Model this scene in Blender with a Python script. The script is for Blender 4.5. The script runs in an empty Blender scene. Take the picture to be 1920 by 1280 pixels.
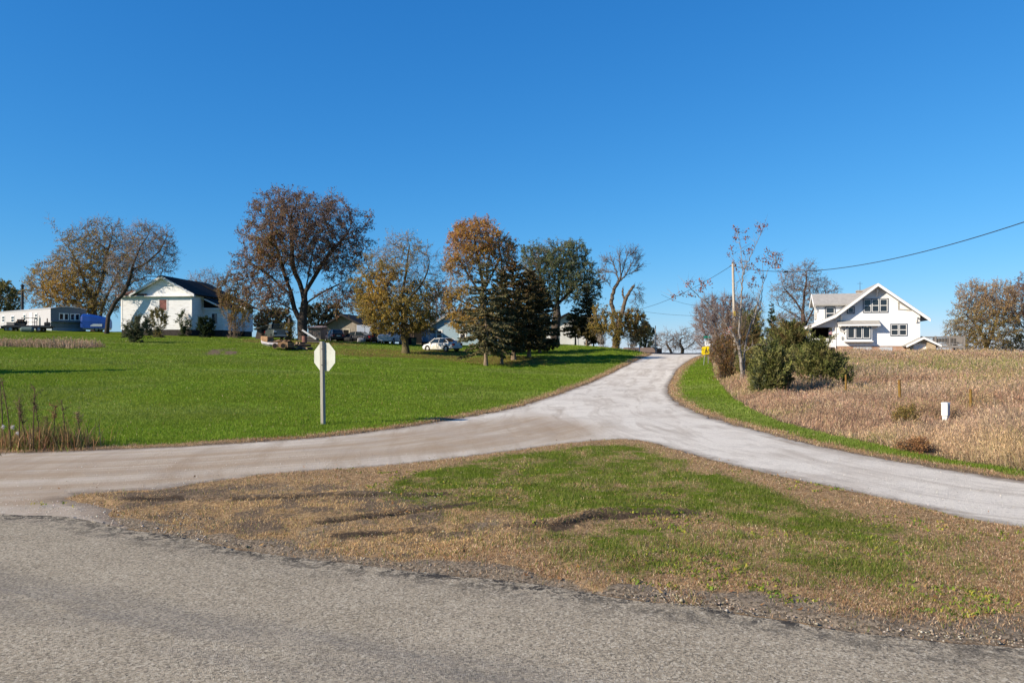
import bpy, bmesh, math, random
import numpy as np
from mathutils import Vector, Matrix

SC = bpy.context.scene
COL = SC.collection
R = math.radians

# ------------------------------------------------------------------ camera
F, CX, HY, CAMZ = 1480.0, 960.0, 660.0, 2.0          # focal length and principal point in photo pixels, eye height
cam_data = bpy.data.cameras.new('camera')
cam = bpy.data.objects.new('camera', cam_data)
COL.objects.link(cam)
cam.location = (0, 0, CAMZ)
cam.rotation_euler = (R(90), 0, 0)
cam_data.sensor_width = 36.0
cam_data.lens = F / 1920 * 36
cam_data.shift_y = (HY - 640) / 1920
cam_data.clip_end = 5000
cam_data.clip_start = 0.05
SC.camera = cam

# ------------------------------------------------------------------ world, sun, exposure
SUN_AZ, SUN_EL = 63.0, 28.0                           # degrees left of "behind the camera", height
SD = Vector((-math.sin(R(SUN_AZ)) * math.cos(R(SUN_EL)), -math.cos(R(SUN_AZ)) * math.cos(R(SUN_EL)), math.sin(R(SUN_EL))))
world = bpy.data.worlds.new('World')
SC.world = world
world.use_nodes = True
wn = world.node_tree
wn.nodes.clear()
sky = wn.nodes.new('ShaderNodeTexSky')
sky.sky_type = 'NISHITA'
sky.sun_disc = False
sky.sun_elevation = R(SUN_EL)
sky.sun_rotation = math.atan2(SD.x, SD.y) % (2 * math.pi)
sky.altitude = 300
sky.air_density = 1.0
sky.dust_density = 0.0
sky.ozone_density = 8.0
bg = wn.nodes.new('ShaderNodeBackground')
bg.inputs['Strength'].default_value = 0.1
wo = wn.nodes.new('ShaderNodeOutputWorld')
# the camera's rendering of a clear blue sky: each channel of the sky's radiance with its own gain and contrast
sep = wn.nodes.new('ShaderNodeSeparateColor'); comb = wn.nodes.new('ShaderNodeCombineColor')
wn.links.new(sky.outputs[0], sep.inputs[0])
for i, (gain, power) in enumerate(((0.36, 1.38), (0.95, 0.85), (1.78, 0.62))):
    pw = wn.nodes.new('ShaderNodeMath'); pw.operation = 'POWER'; pw.inputs[1].default_value = power
    ml = wn.nodes.new('ShaderNodeMath'); ml.operation = 'MULTIPLY'; ml.inputs[1].default_value = gain
    wn.links.new(sep.outputs[i], pw.inputs[0]); wn.links.new(pw.outputs[0], ml.inputs[0]); wn.links.new(ml.outputs[0], comb.inputs[i])
wn.links.new(comb.outputs[0], bg.inputs['Color'])
wn.links.new(bg.outputs[0], wo.inputs['Surface'])
sun_data = bpy.data.lights.new('sun', 'SUN')
sun_data.energy = 5.0
sun_data.angle = R(0.5)
sun_data.color = (1.0, 0.88, 0.72)
sun = bpy.data.objects.new('sun', sun_data)
COL.objects.link(sun)
sun.rotation_euler = (-SD).to_track_quat('-Z', 'Y').to_euler()
sun.location = (-60, -40, 60)
SC.view_settings.view_transform = 'Standard'
SC.view_settings.look = 'None'
SC.view_settings.gamma = 1.0
SC.view_settings.exposure = 0.65
SC.cycles.max_bounces = 6
SC.cycles.diffuse_bounces = 3
SC.cycles.glossy_bounces = 3
SC.cycles.transparent_max_bounces = 8

# ------------------------------------------------------------------ helpers: objects
def prop(o, label=None, cat=None, group=None, kind=None):
    if label: o['label'] = label
    if cat: o['category'] = cat
    if group: o['group'] = group
    if kind: o['kind'] = kind
    return o

def thing(name, label, cat, loc=(0, 0, 0), rot=0.0, group=None):
    o = bpy.data.objects.new(name, None)
    COL.objects.link(o)
    o.empty_display_size = 0.2
    o.location = loc
    o.rotation_euler = (0, 0, rot)
    return prop(o, label, cat, group)

def link(name, me, parent=None):
    o = bpy.data.objects.new(name, me)
    COL.objects.link(o)
    o.parent = parent
    return o

def copy_tree(o, parent=None):
    c = o.copy()
    COL.objects.link(c)
    c.parent = parent
    for ch in list(o.children):
        copy_tree(ch, c)
    return c

def mesh_np(name, V, Fc, mat=None, col=None, smooth=False, attrs=None):
    """V (n,3); Fc list of (m,k) int arrays; col (n,3) point colours"""
    me = bpy.data.meshes.new(name)
    V = np.asarray(V, dtype=np.float32)
    if not isinstance(Fc, (list, tuple)):
        Fc = [Fc]
    Fc = [np.asarray(f, dtype=np.int32) for f in Fc if len(f)]
    nl = sum(f.size for f in Fc)
    nf = sum(len(f) for f in Fc)
    me.vertices.add(len(V))
    me.vertices.foreach_set('co', V.ravel())
    me.loops.add(nl)
    me.loops.foreach_set('vertex_index', np.concatenate([f.ravel() for f in Fc]))
    me.polygons.add(nf)
    starts, s = [], 0
    for f in Fc:
        k = f.shape[1]
        starts.append(s + np.arange(len(f), dtype=np.int32) * k)
        s += f.size
    me.polygons.foreach_set('loop_start', np.concatenate(starts).astype(np.int32))
    if smooth:
        me.polygons.foreach_set('use_smooth', np.ones(nf, dtype=bool))
    me.update(calc_edges=True)
    if col is not None:
        a = me.color_attributes.new('Col', 'FLOAT_COLOR', 'POINT')
        c4 = np.ones((len(V), 4), dtype=np.float32)
        c4[:, :3] = col
        a.data.foreach_set('color', c4.ravel())
    if attrs:
        for k, v in attrs.items():
            a = me.attributes.new(k, 'FLOAT', 'POINT')
            a.data.foreach_set('value', np.asarray(v, dtype=np.float32))
    if mat: me.materials.append(mat)
    return me

class MB:
    """collects boxes, prisms and tubes and builds ONE mesh object"""
    def __init__(s):
        s.v, s.f = [], []
    def add(s, vs, fs):
        n = len(s.v)
        s.v += [tuple(v) for v in vs]
        s.f += [tuple(i + n for i in f) for f in fs]
        return s
    def box(s, x0, x1, y0, y1, z0, z1):
        vs = [(x0, y0, z0), (x1, y0, z0), (x1, y1, z0), (x0, y1, z0), (x0, y0, z1), (x1, y0, z1), (x1, y1, z1), (x0, y1, z1)]
        return s.add(vs, [(0, 3, 2, 1), (4, 5, 6, 7), (0, 1, 5, 4), (1, 2, 6, 5), (2, 3, 7, 6), (3, 0, 4, 7)])
    def prism(s, poly, axis, a, b):
        """poly: 2-D outline; axis 'y': (x,z) swept along y, 'x': (y,z) along x, 'z': (x,y) along z"""
        def p(u, w, t):
            return {'y': (u, t, w), 'x': (t, u, w), 'z': (u, w, t)}[axis]
        n = len(poly)
        vs = [p(u, w, a) for u, w in poly] + [p(u, w, b) for u, w in poly]
        fs = [tuple(range(n)), tuple(range(2 * n - 1, n - 1, -1))]
        fs += [((i + 1) % n, i, i + n, (i + 1) % n + n) for i in range(n)]
        return s.add(vs, fs)
    def slab(s, quad, t):
        """a quad (4 points) thickened by t along its normal"""
        q = [Vector(c) for c in quad]
        nrm = (q[1] - q[0]).cross(q[3] - q[0]).normalized() * t
        vs = q + [c - nrm for c in q]
        return s.add(vs, [(0, 1, 2, 3), (7, 6, 5, 4), (1, 0, 4, 5), (2, 1, 5, 6), (3, 2, 6, 7), (0, 3, 7, 4)])
    def tube(s, p0, p1, r0, r1=None, n=8, caps=True):
        r1 = r0 if r1 is None else r1
        p0, p1 = Vector(p0), Vector(p1)
        d = (p1 - p0).normalized()
        a = d.orthogonal().normalized()
        b = d.cross(a)
        vs = []
        for p, r in ((p0, r0), (p1, r1)):
            vs += [p + (a * math.cos(2 * math.pi * i / n) + b * math.sin(2 * math.pi * i / n)) * r for i in range(n)]
        fs = [(i, (i + 1) % n, (i + 1) % n + n, i + n) for i in range(n)]
        if caps: fs += [tuple(range(n - 1, -1, -1)), tuple(range(n, 2 * n))]
        return s.add(vs, fs)
    def path(s, pts, r, n=6):
        for a, b in zip(pts[:-1], pts[1:]): s.tube(a, b, r, r, n)
        return s
    def lathe(s, prof, n=16, c=(0, 0, 0), axis='z'):
        m = len(prof)
        vs = []
        for i in range(n):
            t = 2 * math.pi * i / n
            for r, h in prof:
                q = (r * math.cos(t), r * math.sin(t), h)
                if axis == 'y': q = (q[0], q[2], q[1])
                if axis == 'x': q = (q[2], q[0], q[1])
                vs.append((q[0] + c[0], q[1] + c[1], q[2] + c[2]))
        fs = []
        for i in range(n):
            j = (i + 1) % n
            for k in range(m - 1):
                fs.append((i * m + k, j * m + k, j * m + k + 1, i * m + k + 1))
            if prof[0][0] > .015: fs.append((i * m + m - 1, j * m + m - 1, j * m, i * m))
        if prof[0][0] <= .015: fs.append(tuple(i * m for i in range(n))); fs.append(tuple(i * m + m - 1 for i in range(n)))
        return s.add(vs, fs)
    def build(s, name, mat, parent=None, smooth=False, bevel=0.0):
        me = bpy.data.meshes.new(name)
        me.from_pydata(s.v, [], s.f)
        bm = bmesh.new(); bm.from_mesh(me)
        bmesh.ops.recalc_face_normals(bm, faces=bm.faces)
        bm.to_mesh(me); bm.free()
        if smooth:
            for p in me.polygons: p.use_smooth = True
        me.materials.append(mat)
        o = link(name, me, parent)
        if bevel:
            m = o.modifiers.new('bevel', 'BEVEL'); m.width = bevel; m.segments = 2; m.limit_method = 'ANGLE'; m.angle_limit = R(35)
        return o

# ------------------------------------------------------------------ helpers: materials
def lin(r, g, b):
    f = lambda c: (c / 255 / 12.92) if c / 255 <= 0.04045 else ((c / 255 + 0.055) / 1.055) ** 2.4
    return (f(r), f(g), f(b))

class NT:
    def __init__(s, name, rough=0.9, spec=0.2):
        s.m = bpy.data.materials.new(name)
        s.m.use_nodes = True
        s.t = s.m.node_tree
        s.t.nodes.clear()
        s.out = s.t.nodes.new('ShaderNodeOutputMaterial')
        s.b = s.t.nodes.new('ShaderNodeBsdfPrincipled')
        s.b.inputs['Roughness'].default_value = rough
        s.b.inputs['Specular IOR Level'].default_value = spec
        s.t.links.new(s.b.outputs[0], s.out.inputs['Surface'])
        s.tc = None
    def set(s, sock, v):
        if isinstance(v, bpy.types.NodeSocket): s.t.links.new(v, sock)
        else:
            if sock.type == 'RGBA' and len(v) == 3: v = (*v, 1)
            sock.default_value = v
    def node(s, t, out=0, props=None, **ins):
        n = s.t.nodes.new(t)
        for k, v in (props or {}).items(): setattr(n, k, v)
        for k, v in ins.items():
            s.set(n.inputs[int(k[1:])] if k[0] == 'i' and k[1:].isdigit() else n.inputs[k], v)
        return n.outputs[out]
    def coord(s, which='Object', scale=None):
        if s.tc is None: s.tc = s.t.nodes.new('ShaderNodeTexCoord')
        c = s.tc.outputs[which]
        if scale is not None:
            c = s.node('ShaderNodeMapping', Vector=c, Scale=scale)
        return c
    def noise(s, scale, detail=3, rough=0.55, co=None, dist=0.0):
        return s.node('ShaderNodeTexNoise', Vector=co or s.coord(), Scale=scale, Detail=detail, Roughness=rough, Distortion=dist)
    def voro(s, scale, out=0, co=None, feature='F1'):
        return s.node('ShaderNodeTexVoronoi', out, {'feature': feature}, Vector=co or s.coord(), Scale=scale)
    def rng(s, v, a, b, c=0.0, d=1.0):
        return s.node('ShaderNodeMapRange', Value=v, i1=a, i2=b, i3=c, i4=d)
    def math(s, op, a, b=0.0):
        return s.node('ShaderNodeMath', props={'operation': op}, i0=a, i1=b)
    def mix(s, f, a, b, blend='MIX'):
        return s.node('ShaderNodeMix', 2, {'data_type': 'RGBA', 'blend_type': blend}, i0=f, i6=a, i7=b)
    def attr(s, name, out=2):
        n = s.t.nodes.new('ShaderNodeAttribute'); n.attribute_name = name
        return n.outputs[out]
    def bump(s, h, strength=0.5, dist=0.02):
        s.set(s.b.inputs['Normal'], s.node('ShaderNodeBump', Height=h, Strength=strength, Distance=dist))
    def base(s, c):
        s.set(s.b.inputs['Base Color'], c)
        return s

MATS = {}
def M(name, color=None, rough=0.8, var=0.15, scale=3.0, metal=0.0, spec=0.1, bump=0.0, stretch=None, dirt=None, dirt_amt=0.0, dirt_scale=1.5):
    """a plain procedural surface: base colour broken up by noise at two scales, optional grime patches"""
    if name in MATS: return MATS[name]
    n = NT(name, rough, spec)
    n.b.inputs['Metallic'].default_value = metal
    co = n.coord('Object', stretch) if stretch else n.coord()
    f = n.rng(n.noise(scale, 4, 0.6, co), 0.3, 0.7)
    lo = tuple(c * (1 - var) for c in color); hi = tuple(min(1, c * (1 + var)) for c in color)
    c = n.mix(f, lo, hi)
    f2 = n.rng(n.noise(scale * 9, 2, 0.6, co), 0.35, 0.65, 1 - var * 0.6, 1 + var * 0.4)
    c = n.mix(1.0, c, n.node('ShaderNodeCombineColor', i0=f2, i1=f2, i2=f2), 'MULTIPLY')
    if dirt:
        c = n.mix(n.rng(n.noise(dirt_scale, 5, 0.65, co), 0.5, 0.7, 0, dirt_amt), c, dirt)
    n.base(c)
    if bump: n.bump(n.noise(scale * 6, 3, 0.6, co), bump, 0.03)
    MATS[name] = n.m
    return n.m

def leafmat(name, trans=0.35, rough=0.75):
    """foliage: colour from the leaf's own attribute, some light passing through"""
    if name in MATS: return MATS[name]
    n = NT(name, rough, 0.12)
    c = n.attr('Col', 0)
    n.base(c)
    tr = n.node('ShaderNodeBsdfTranslucent', Color=c)
    sh = n.node('ShaderNodeMixShader', i0=trans, i1=n.b.outputs[0], i2=tr)
    n.t.links.new(sh, n.out.inputs['Surface'])
    MATS[name] = n.m
    return n.m

# ------------------------------------------------------------------ numpy noise
def _h(ix, iy, seed):
    h = (ix.astype(np.int64) * 374761393 + iy.astype(np.int64) * 668265263 + seed * 982451653) & 0xffffffff
    h = ((h ^ (h >> 13)) * 1274126177) & 0xffffffff
    return ((h ^ (h >> 16)) & 0xffff) / 65535.0
def vnoise(x, y, seed=0):
    x = np.asarray(x, float); y = np.asarray(y, float)
    xi, yi = np.floor(x), np.floor(y)
    u, v = x - xi, y - yi
    u = u * u * (3 - 2 * u); v = v * v * (3 - 2 * v)
    a, b, c, d = _h(xi, yi, seed), _h(xi + 1, yi, seed), _h(xi, yi + 1, seed), _h(xi + 1, yi + 1, seed)
    return (a * (1 - u) + b * u) * (1 - v) + (c * (1 - u) + d * u) * v
def fbm(x, y, s, octv=3, seed=0):
    t, amp, tot = 0, 1.0, 0
    for o in range(octv):
        t = t + amp * vnoise(np.asarray(x) / s * 2 ** o, np.asarray(y) / s * 2 ** o, seed + o * 17)
        tot += amp; amp *= 0.5
    return t / tot
def sstep(x, a, b):
    t = np.clip((np.asarray(x, float) - a) / (b - a), 0, 1)
    return t * t * (3 - 2 * t)

# ------------------------------------------------------------------ the lie of the land
def P(px, py, d):
    return Vector(((px - CX) / F * d, d, CAMZ + (HY - py) / F * d))

CTRL = []
def cp(px, *dz):
    for d, z in dz: CTRL.append(((px - CX) / F * d, d, z))
for px in (-1500, -500, 300, 960, 1500, 2300, 3200):
    cp(px, (2, 0), (4, 0), (7, 0), (11, 0))
cp(-1300, (9, 0), (14, .3), (25, 1.2), (40, 2.6), (55, 4.0), (70, 5.0))
cp(0, (15.5, 0), (20, .02), (31, .5), (43, 1.2), (65, 2.52), (90, 4.0), (104, 4.8), (125, 5.1))
cp(300, (17, 0), (22, .03), (32, .5), (43, 1.1), (65, 2.2), (90, 3.5), (107, 4.32), (125, 4.7))
cp(570, (18, 0), (22, 0), (30, .28), (45, .9), (62, 1.55), (80, 2.12), (95, 3.28), (112, 3.75), (125, 3.9))
cp(760, (22, 0), (28, .1), (45, .6), (62, 1.2), (80, 1.89), (95, 2.6), (112, 3.1), (125, 3.2))
cp(830, (24, 0), (34, .2), (50, .65), (70, 1.3), (87, 2.09), (100, 2.6), (112, 2.95))
cp(910, (28, 0), (40, .2), (55, .55), (68, .85), (84, 1.75), (100, 2.6)); cp(940, (71, .94)); cp(962, (76, 1.43)); cp(990, (78, 1.47), (60, .45))
cp(1070, (45, .05), (60, .3), (72, .95), (88, 1.9), (103, 2.83), (118, 3.0)); cp(1155, (100, 2.54), (92, 2.2), (96, 2.44), (112, 2.6)); cp(1180, (108, 2.05))
cp(1120, (30, 0), (22, 0)); cp(1200, (18, 0), (30, 0), (40, 0))
for d, z, a, b in ((49, 0, 1095, 1254), (56, .2, 1128, 1260), (66, .68, 1165, 1274), (76, 1.1, 1190, 1291), (84, 1.45, 1205, 1305), (90, 1.62, 1215, 1316), (100, 1.76, 1210, 1320), (108, 1.84, 1200, 1330), (125, 1.5, 1200, 1340)):
    cp(a, (d, z)); cp((a + b) / 2, (d, z)); cp(b, (d, z))
cp(1319, (68, .85), (50, .2), (40, .1)); cp(1390, (40, .32), (26, 0), (60, .95), (85, 1.6)); cp(1440, (34, .1), (24, 0), (50, .6), (60, .9), (80, 1.5), (100, 2.0))
cp(1540, (37, .05), (20, 0), (55, .6), (75, 1.3), (92, 1.9), (115, 2.0))
cp(1700, (14, 0), (22, 0), (28, 0), (38, .1), (55, .55), (75, 1.3), (96, 1.95), (120, 2.0)); cp(1900, (12, 0), (24, 0), (45, .25), (60, .6), (80, 1.35), (100, 1.75), (120, 1.9))
cp(3000, (12, 0), (20, .1), (35, .4), (55, 1.0), (75, 1.3))
CT = np.array(CTRL)
def uv(X, Y):
    th = np.arctan2(X, Y)
    r = np.hypot(X, Y)
    return np.clip(th, -1.0, 1.0) * 1.6, np.log(np.clip(r, 2.0, 122.0)), th, r
def _tps():
    u, v, _, _ = uv(CT[:, 0], CT[:, 1])
    n = len(u)
    d2 = (u[:, None] - u) ** 2 + (v[:, None] - v) ** 2
    K = np.where(d2 > 0, 0.5 * d2 * np.log(d2 + 1e-12), 0) + np.eye(n) * 0.004
    Pm = np.stack([np.ones(n), u, v], 1)
    A = np.block([[K, Pm], [Pm.T, np.zeros((3, 3))]])
    return u, v, np.linalg.solve(A, np.concatenate([CT[:, 2], np.zeros(3)]))
TU, TV, TW = _tps()
def base_z(X, Y):
    X = np.atleast_1d(np.asarray(X, float)); Y = np.atleast_1d(np.asarray(Y, float))
    u, v, th, r = uv(X, Y)
    z = np.empty(len(u))
    for i in range(0, len(u), 40000):
        s = slice(i, i + 40000)
        d2 = (u[s, None] - TU) ** 2 + (v[s, None] - TV) ** 2
        z[s] = (0.5 * d2 * np.log(d2 + 1e-12)) @ TW[:-3] + TW[-3] + TW[-2] * u[s] + TW[-1] * v[s]
    z = z * (1 - sstep(np.abs(th), 1.15, 1.9))
    z = z * sstep(r, 2.5, 9) if False else z
    return z - np.clip(r - 122, 0, 400) * 0.012
def zg(x, y):
    return float(base_z([x], [y])[0])
def hit(px, py):
    """where the line of sight through a photo pixel meets the land"""
    d = np.exp(np.linspace(np.log(2.5), np.log(150), 1500))
    X = (px - CX) / F * d
    h = CAMZ + (HY - py) / F * d - base_z(X, d)
    i = int(np.argmax(h < 0)) if (h < 0).any() else len(d) - 1
    if i > 0:
        t = h[i - 1] / (h[i - 1] - h[i] + 1e-9); dd = d[i - 1] + t * (d[i] - d[i - 1])
    else: dd = d[0]
    return ((px - CX) / F * dd, dd)
def onland(px, d):
    x = (px - CX) / F * d
    return Vector((x, d, zg(x, d)))

def seg_dist(X, Y, pts, closed=False):
    """distance to a polyline and the nearest point"""
    pts = np.asarray(pts, float)
    a = pts if closed else pts[:-1]
    b = np.roll(pts, -1, 0) if closed else pts[1:]
    best = np.full(len(X), 1e9); bx = np.zeros(len(X)); by = np.zeros(len(X)); along = np.zeros(len(X)); acc = 0
    for (x0, y0), (x1, y1) in zip(a, b):
        dx, dy = x1 - x0, y1 - y0
        L2 = dx * dx + dy * dy + 1e-12
        t = np.clip(((X - x0) * dx + (Y - y0) * dy) / L2, 0, 1)
        qx, qy = x0 + t * dx, y0 + t * dy
        d = np.hypot(X - qx, Y - qy)
        m = d < best
        best = np.where(m, d, best); bx = np.where(m, qx, bx); by = np.where(m, qy, by); along = np.where(m, acc + t * math.sqrt(L2), along)
        acc += math.sqrt(L2)
    return best, bx, by, along
def inside(X, Y, poly):
    c = np.zeros(len(X), bool)
    n = len(poly)
    for i in range(n):
        (x0, y0), (x1, y1) = poly[i], poly[(i + 1) % n]
        if y0 == y1: continue
        m = ((y0 > Y) != (y1 > Y)) & (X < (x1 - x0) * (Y - y0) / (y1 - y0) + x0)
        c ^= m
    return c
def smooth_line(pts, k=4):
    """Catmull-Rom"""
    p = [np.array(q, float) for q in pts]
    p = [2 * p[0] - p[1]] + p + [2 * p[-1] - p[-2]]
    out = []
    for i in range(1, len(p) - 2):
        for t in np.arange(k) / k:
            out.append(tuple(0.5 * (2 * p[i] + (p[i + 1] - p[i - 1]) * t + (2 * p[i - 1] - 5 * p[i] + 4 * p[i + 1] - p[i + 2]) * t ** 2 + (3 * p[i] - p[i - 1] - 3 * p[i + 1] + p[i + 2]) * t ** 3)))
    out.append(tuple(p[-2]))
    return out
def hits(lst): return [hit(*q) for q in lst]

# asphalt road: its far edge, from far left to right
AE = hits([(0, 963), (131, 968), (240, 990), (360, 1013), (500, 1036), (600, 1052), (750, 1068), (900, 1085), (1000, 1098), (1287, 1136), (1460, 1160), (1623, 1190), (1767, 1201), (1920, 1211)])
AEDGE = [(-70, 39), (-30, 20.2), (-14, 13.3)] + smooth_line(AE, 3) + [(9, 2.2), (40, -14)]
ASPH = AEDGE + [(37, -21), (7, -5.5), (-8, 1.0), (-33, 13.2), (-73, 31)]
# gravel road
GL = hits([(0, 849), (250, 841), (450, 830), (600, 820), (750, 802), (850, 786), (960, 766), (1010, 751), (1060, 735), (1095, 722)]) + [onland(a, d)[:2] for a, d in ((1128, 56), (1165, 66), (1190, 76), (1207, 84), (1219, 90), (1222, 99))]
GR = [onland(a, d)[:2] for a, d in ((1318, 99), (1314, 90), (1303, 84), (1289, 76), (1273, 66), (1261, 56))] + hits([(1254, 720), (1252, 735), (1260, 747), (1282, 762), (1310, 775), (1347, 787), (1397, 802), (1440, 812), (1513, 832), (1613, 852), (1713, 870), (1920, 902)])
GI = hits([(1920, 989), (1815, 972), (1719, 948), (1575, 915), (1431, 886), (1268, 843), (1215, 828), (1165, 823), (1080, 829), (960, 845), (800, 865), (700, 875), (600, 881), (500, 889), (400, 902), (290, 918), (150, 925), (110, 935), (185, 946), (215, 972), (250, 990)])
GLW = smooth_line(GL, 3); GRW = smooth_line(GR, 3); GIW = smooth_line(GI[:16], 3) + GI[16:]
GRAV = [(-34, 21.5), (-20, 15.4)] + GLW + GRW + [(9.3, 5.0), (10.8, -1.5), (7.0, 1.0), (6.9, 3.0)] + GIW + [(-5.2, 7.6), (-14, 12.0)]
# the dark crossroad on the crest
CROSS = [onland(a, d)[:2] for a, d in ((1000, 104), (1120, 101.5), (1200, 98.8), (1222, 98.6), (1318, 98.6), (1400, 98.5), (1500, 99), (1500, 106), (1320, 106.5), (1200, 107), (1080, 109), (1000, 111))]
FIELD = smooth_line(hits([(1335, 683), (1343, 713), (1380, 750), (1440, 783), (1527, 810), (1633, 832), (1690, 847), (1813, 868), (1920, 888)]), 3)
FIELD_POLY = [onland(1330, 80)[:2]] + FIELD + [(10.5, 6), (40, -2), (110, 40), (110, 118), (55, 122), (26, 100)]
RUTS = [(smooth_line(hits([(640, 1010), (741, 1004), (900, 999), (1000, 994), (1062, 989), (1144, 972), (1250, 966), (1364, 962)]), 4), 0.09, 0.10),
        (smooth_line(hits([(1040, 1000), (1110, 985), (1200, 976), (1300, 970)]), 4), 0.07, 0.05),
        (smooth_line(hits([(250, 940), (337, 938), (420, 943), (492, 941), (640, 934), (825, 928)]), 4), 0.12, 0.06),
        (smooth_line(hits([(480, 1000), (620, 985), (760, 965), (880, 948)]), 4), 0.10, 0.05)]

def land_z(X, Y):
    z = base_z(X, Y)
    return z
def ground_extra(X, Y, near):
    """lumps of turf and the wheel ruts"""
    r_ = np.hypot(X, Y)
    z = (fbm(X, Y, 1.3, 3, 5) - 0.5) * 0.07 + (fbm(X, Y, 6.0, 2, 6) - 0.5) * 0.34 * sstep(r_, 18, 30) * sstep(near, 0.3, 4) + (fbm(X, Y, 0.22, 2, 9) - 0.5) * 0.035
    z *= sstep(near, 0.0, 0.5)
    m = np.hypot(X, Y) < 30
    if m.any():
        for pts, w, dep in RUTS:
            d, _, _, al = seg_dist(X[m], Y[m], pts)
            fade = sstep(al, 0.0, 1.2) * (1 - sstep(al, al.max() - 1.2, al.max()))
            z[m] += fade * -dep * np.exp(-(d / w) ** 2) + fade * dep * 0.5 * np.exp(-((d - w * 1.9) / (w * 0.7)) ** 2)
    return z
def zones(X, Y):
    da, ax, ay, al = seg_dist(X, Y, ASPH, True)
    ia = inside(X, Y, ASPH)
    dg, gx, gy, gl = seg_dist(X, Y, GRAV, True)
    ig = inside(X, Y, GRAV)
    return np.where(ia, -da, da), np.where(ig, -dg, dg), (ax, ay), (gx, gy)

# ================================================================== ground, roads
rng = np.random.default_rng(7)
ISL = AE + [(9, 2.2)] + GI[:17]
GREEN = hits([(740, 900), (860, 872), (960, 856), (1100, 838), (1200, 835), (1290, 868), (1400, 908), (1560, 955), (1720, 1000), (1650, 1040), (1500, 1020), (1300, 985), (1100, 975), (1000, 985), (850, 960), (700, 935)])
GREEN2 = hits([(800, 960), (1000, 985), (1400, 985), (1800, 1015), (1905, 1075), (1800, 1125), (1500, 1095), (1250, 1070), (1000, 1045), (850, 1000)])
TIP = hits([(150, 925), (350, 905), (620, 905), (900, 945), (1000, 1000), (880, 1030), (740, 1052), (500, 1030), (330, 1000)])
LITTER = [(onland(760, 80)[:2], 9), (onland(700, 76)[:2], 8), (onland(850, 84)[:2], 6), (onland(950, 74)[:2], 6), (onland(570, 94)[:2], 8)]

MARKS = [hits([(396, 665), (404, 661), (414, 657)]), hits([(420, 657), (445, 655)]), hits([(428, 665), (438, 661)])]
def soft_in(X, Y, poly, w):
    d, _, _, _ = seg_dist(X, Y, poly, True)
    return sstep(np.where(inside(X, Y, poly), d, -d), -w, w)
def weights(X, Y, sda=None, sdg=None):
    """how dry, bare, littered, weedy and green the turf is at a spot"""
    if sda is None: sda, sdg, _, _ = zones(X, Y)
    isl = inside(X, Y, ISL)
    fld = soft_in(X, Y, FIELD_POLY, 0.25)
    n1 = fbm(X, Y, 1.1, 3, 21); n2 = fbm(X, Y, 0.35, 2, 33)
    gw = np.maximum(soft_in(X, Y, GREEN, 0.5), 0.72 * soft_in(X, Y, GREEN2, 0.8))
    gw = sstep(gw + (n1 - 0.5) * 0.8 + (n2 - 0.5) * 0.6, 0.1, 1.1) * (0.45 + 0.5 * sstep(fbm(X, Y, 0.45, 3, 61), .3, .65))
    tip = soft_in(X, Y, TIP, 0.6)
    edge = np.minimum(np.abs(sda), np.abs(sdg))
    rr = np.hypot(X, Y)
    wid = 0.45 + 0.008 * rr
    dry = np.where(isl, 1 - gw, 1 - sstep(edge + (n2 - 0.5) * 0.5, wid * 0.25, wid * 1.25))
    dirt = np.where(isl, 0.85 * sstep(tip * 0.57 + (n1 - 0.5) * 0.8 + (n2 - 0.5) * 0.9, 0.3, 0.85), (1 - sstep(edge + (n2 - 0.5) * 0.25, 0.02, 0.3)) * 0.8)
    lawnm = (rr > 50) & (rr < 85) & (X < -20)
    if lawnm.any():
        for pts in MARKS:
            d, _, _, _ = seg_dist(X[lawnm], Y[lawnm], pts)
            dirt[lawnm] = np.maximum(dirt[lawnm], np.exp(-(d / (.35 + .5 * n2[lawnm])) ** 2))
    rut = np.zeros(len(X))
    near = rr < 25
    if near.any():
        for pts, w, dep in RUTS:
            d, _, _, _ = seg_dist(X[near], Y[near], pts)
            k = np.exp(-(d / (w * 1.5)) ** 2) * sstep(fbm(X[near], Y[near], .6, 3, 19) + .1, .42, .62)
            rut[near] = np.maximum(rut[near], k); dirt[near] = np.maximum(dirt[near], k)
    stone = np.where(isl, 1 - sstep(sda + (n2 - 0.5) * 0.6, 0.12, 0.45 + 0.3 * sstep(X, 0.5, 3)), 0)
    stone = np.where(isl, np.maximum(stone, tip * sstep(0.47 - n1, 0.0, 0.12) * 0.55), stone)
    lit = np.zeros(len(X))
    for (cx, cy), r in LITTER:
        lit = np.maximum(lit, 1 - sstep(np.hypot(X - cx, (Y - cy)) + (n1 - 0.5) * 6, r * 0.5, r * 1.1))
    return dict(dry=dry, dirt=dirt, stone=stone, litter=lit, field=fld, rut=rut, island=isl.astype(float), edge=edge, n1=n1)

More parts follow.
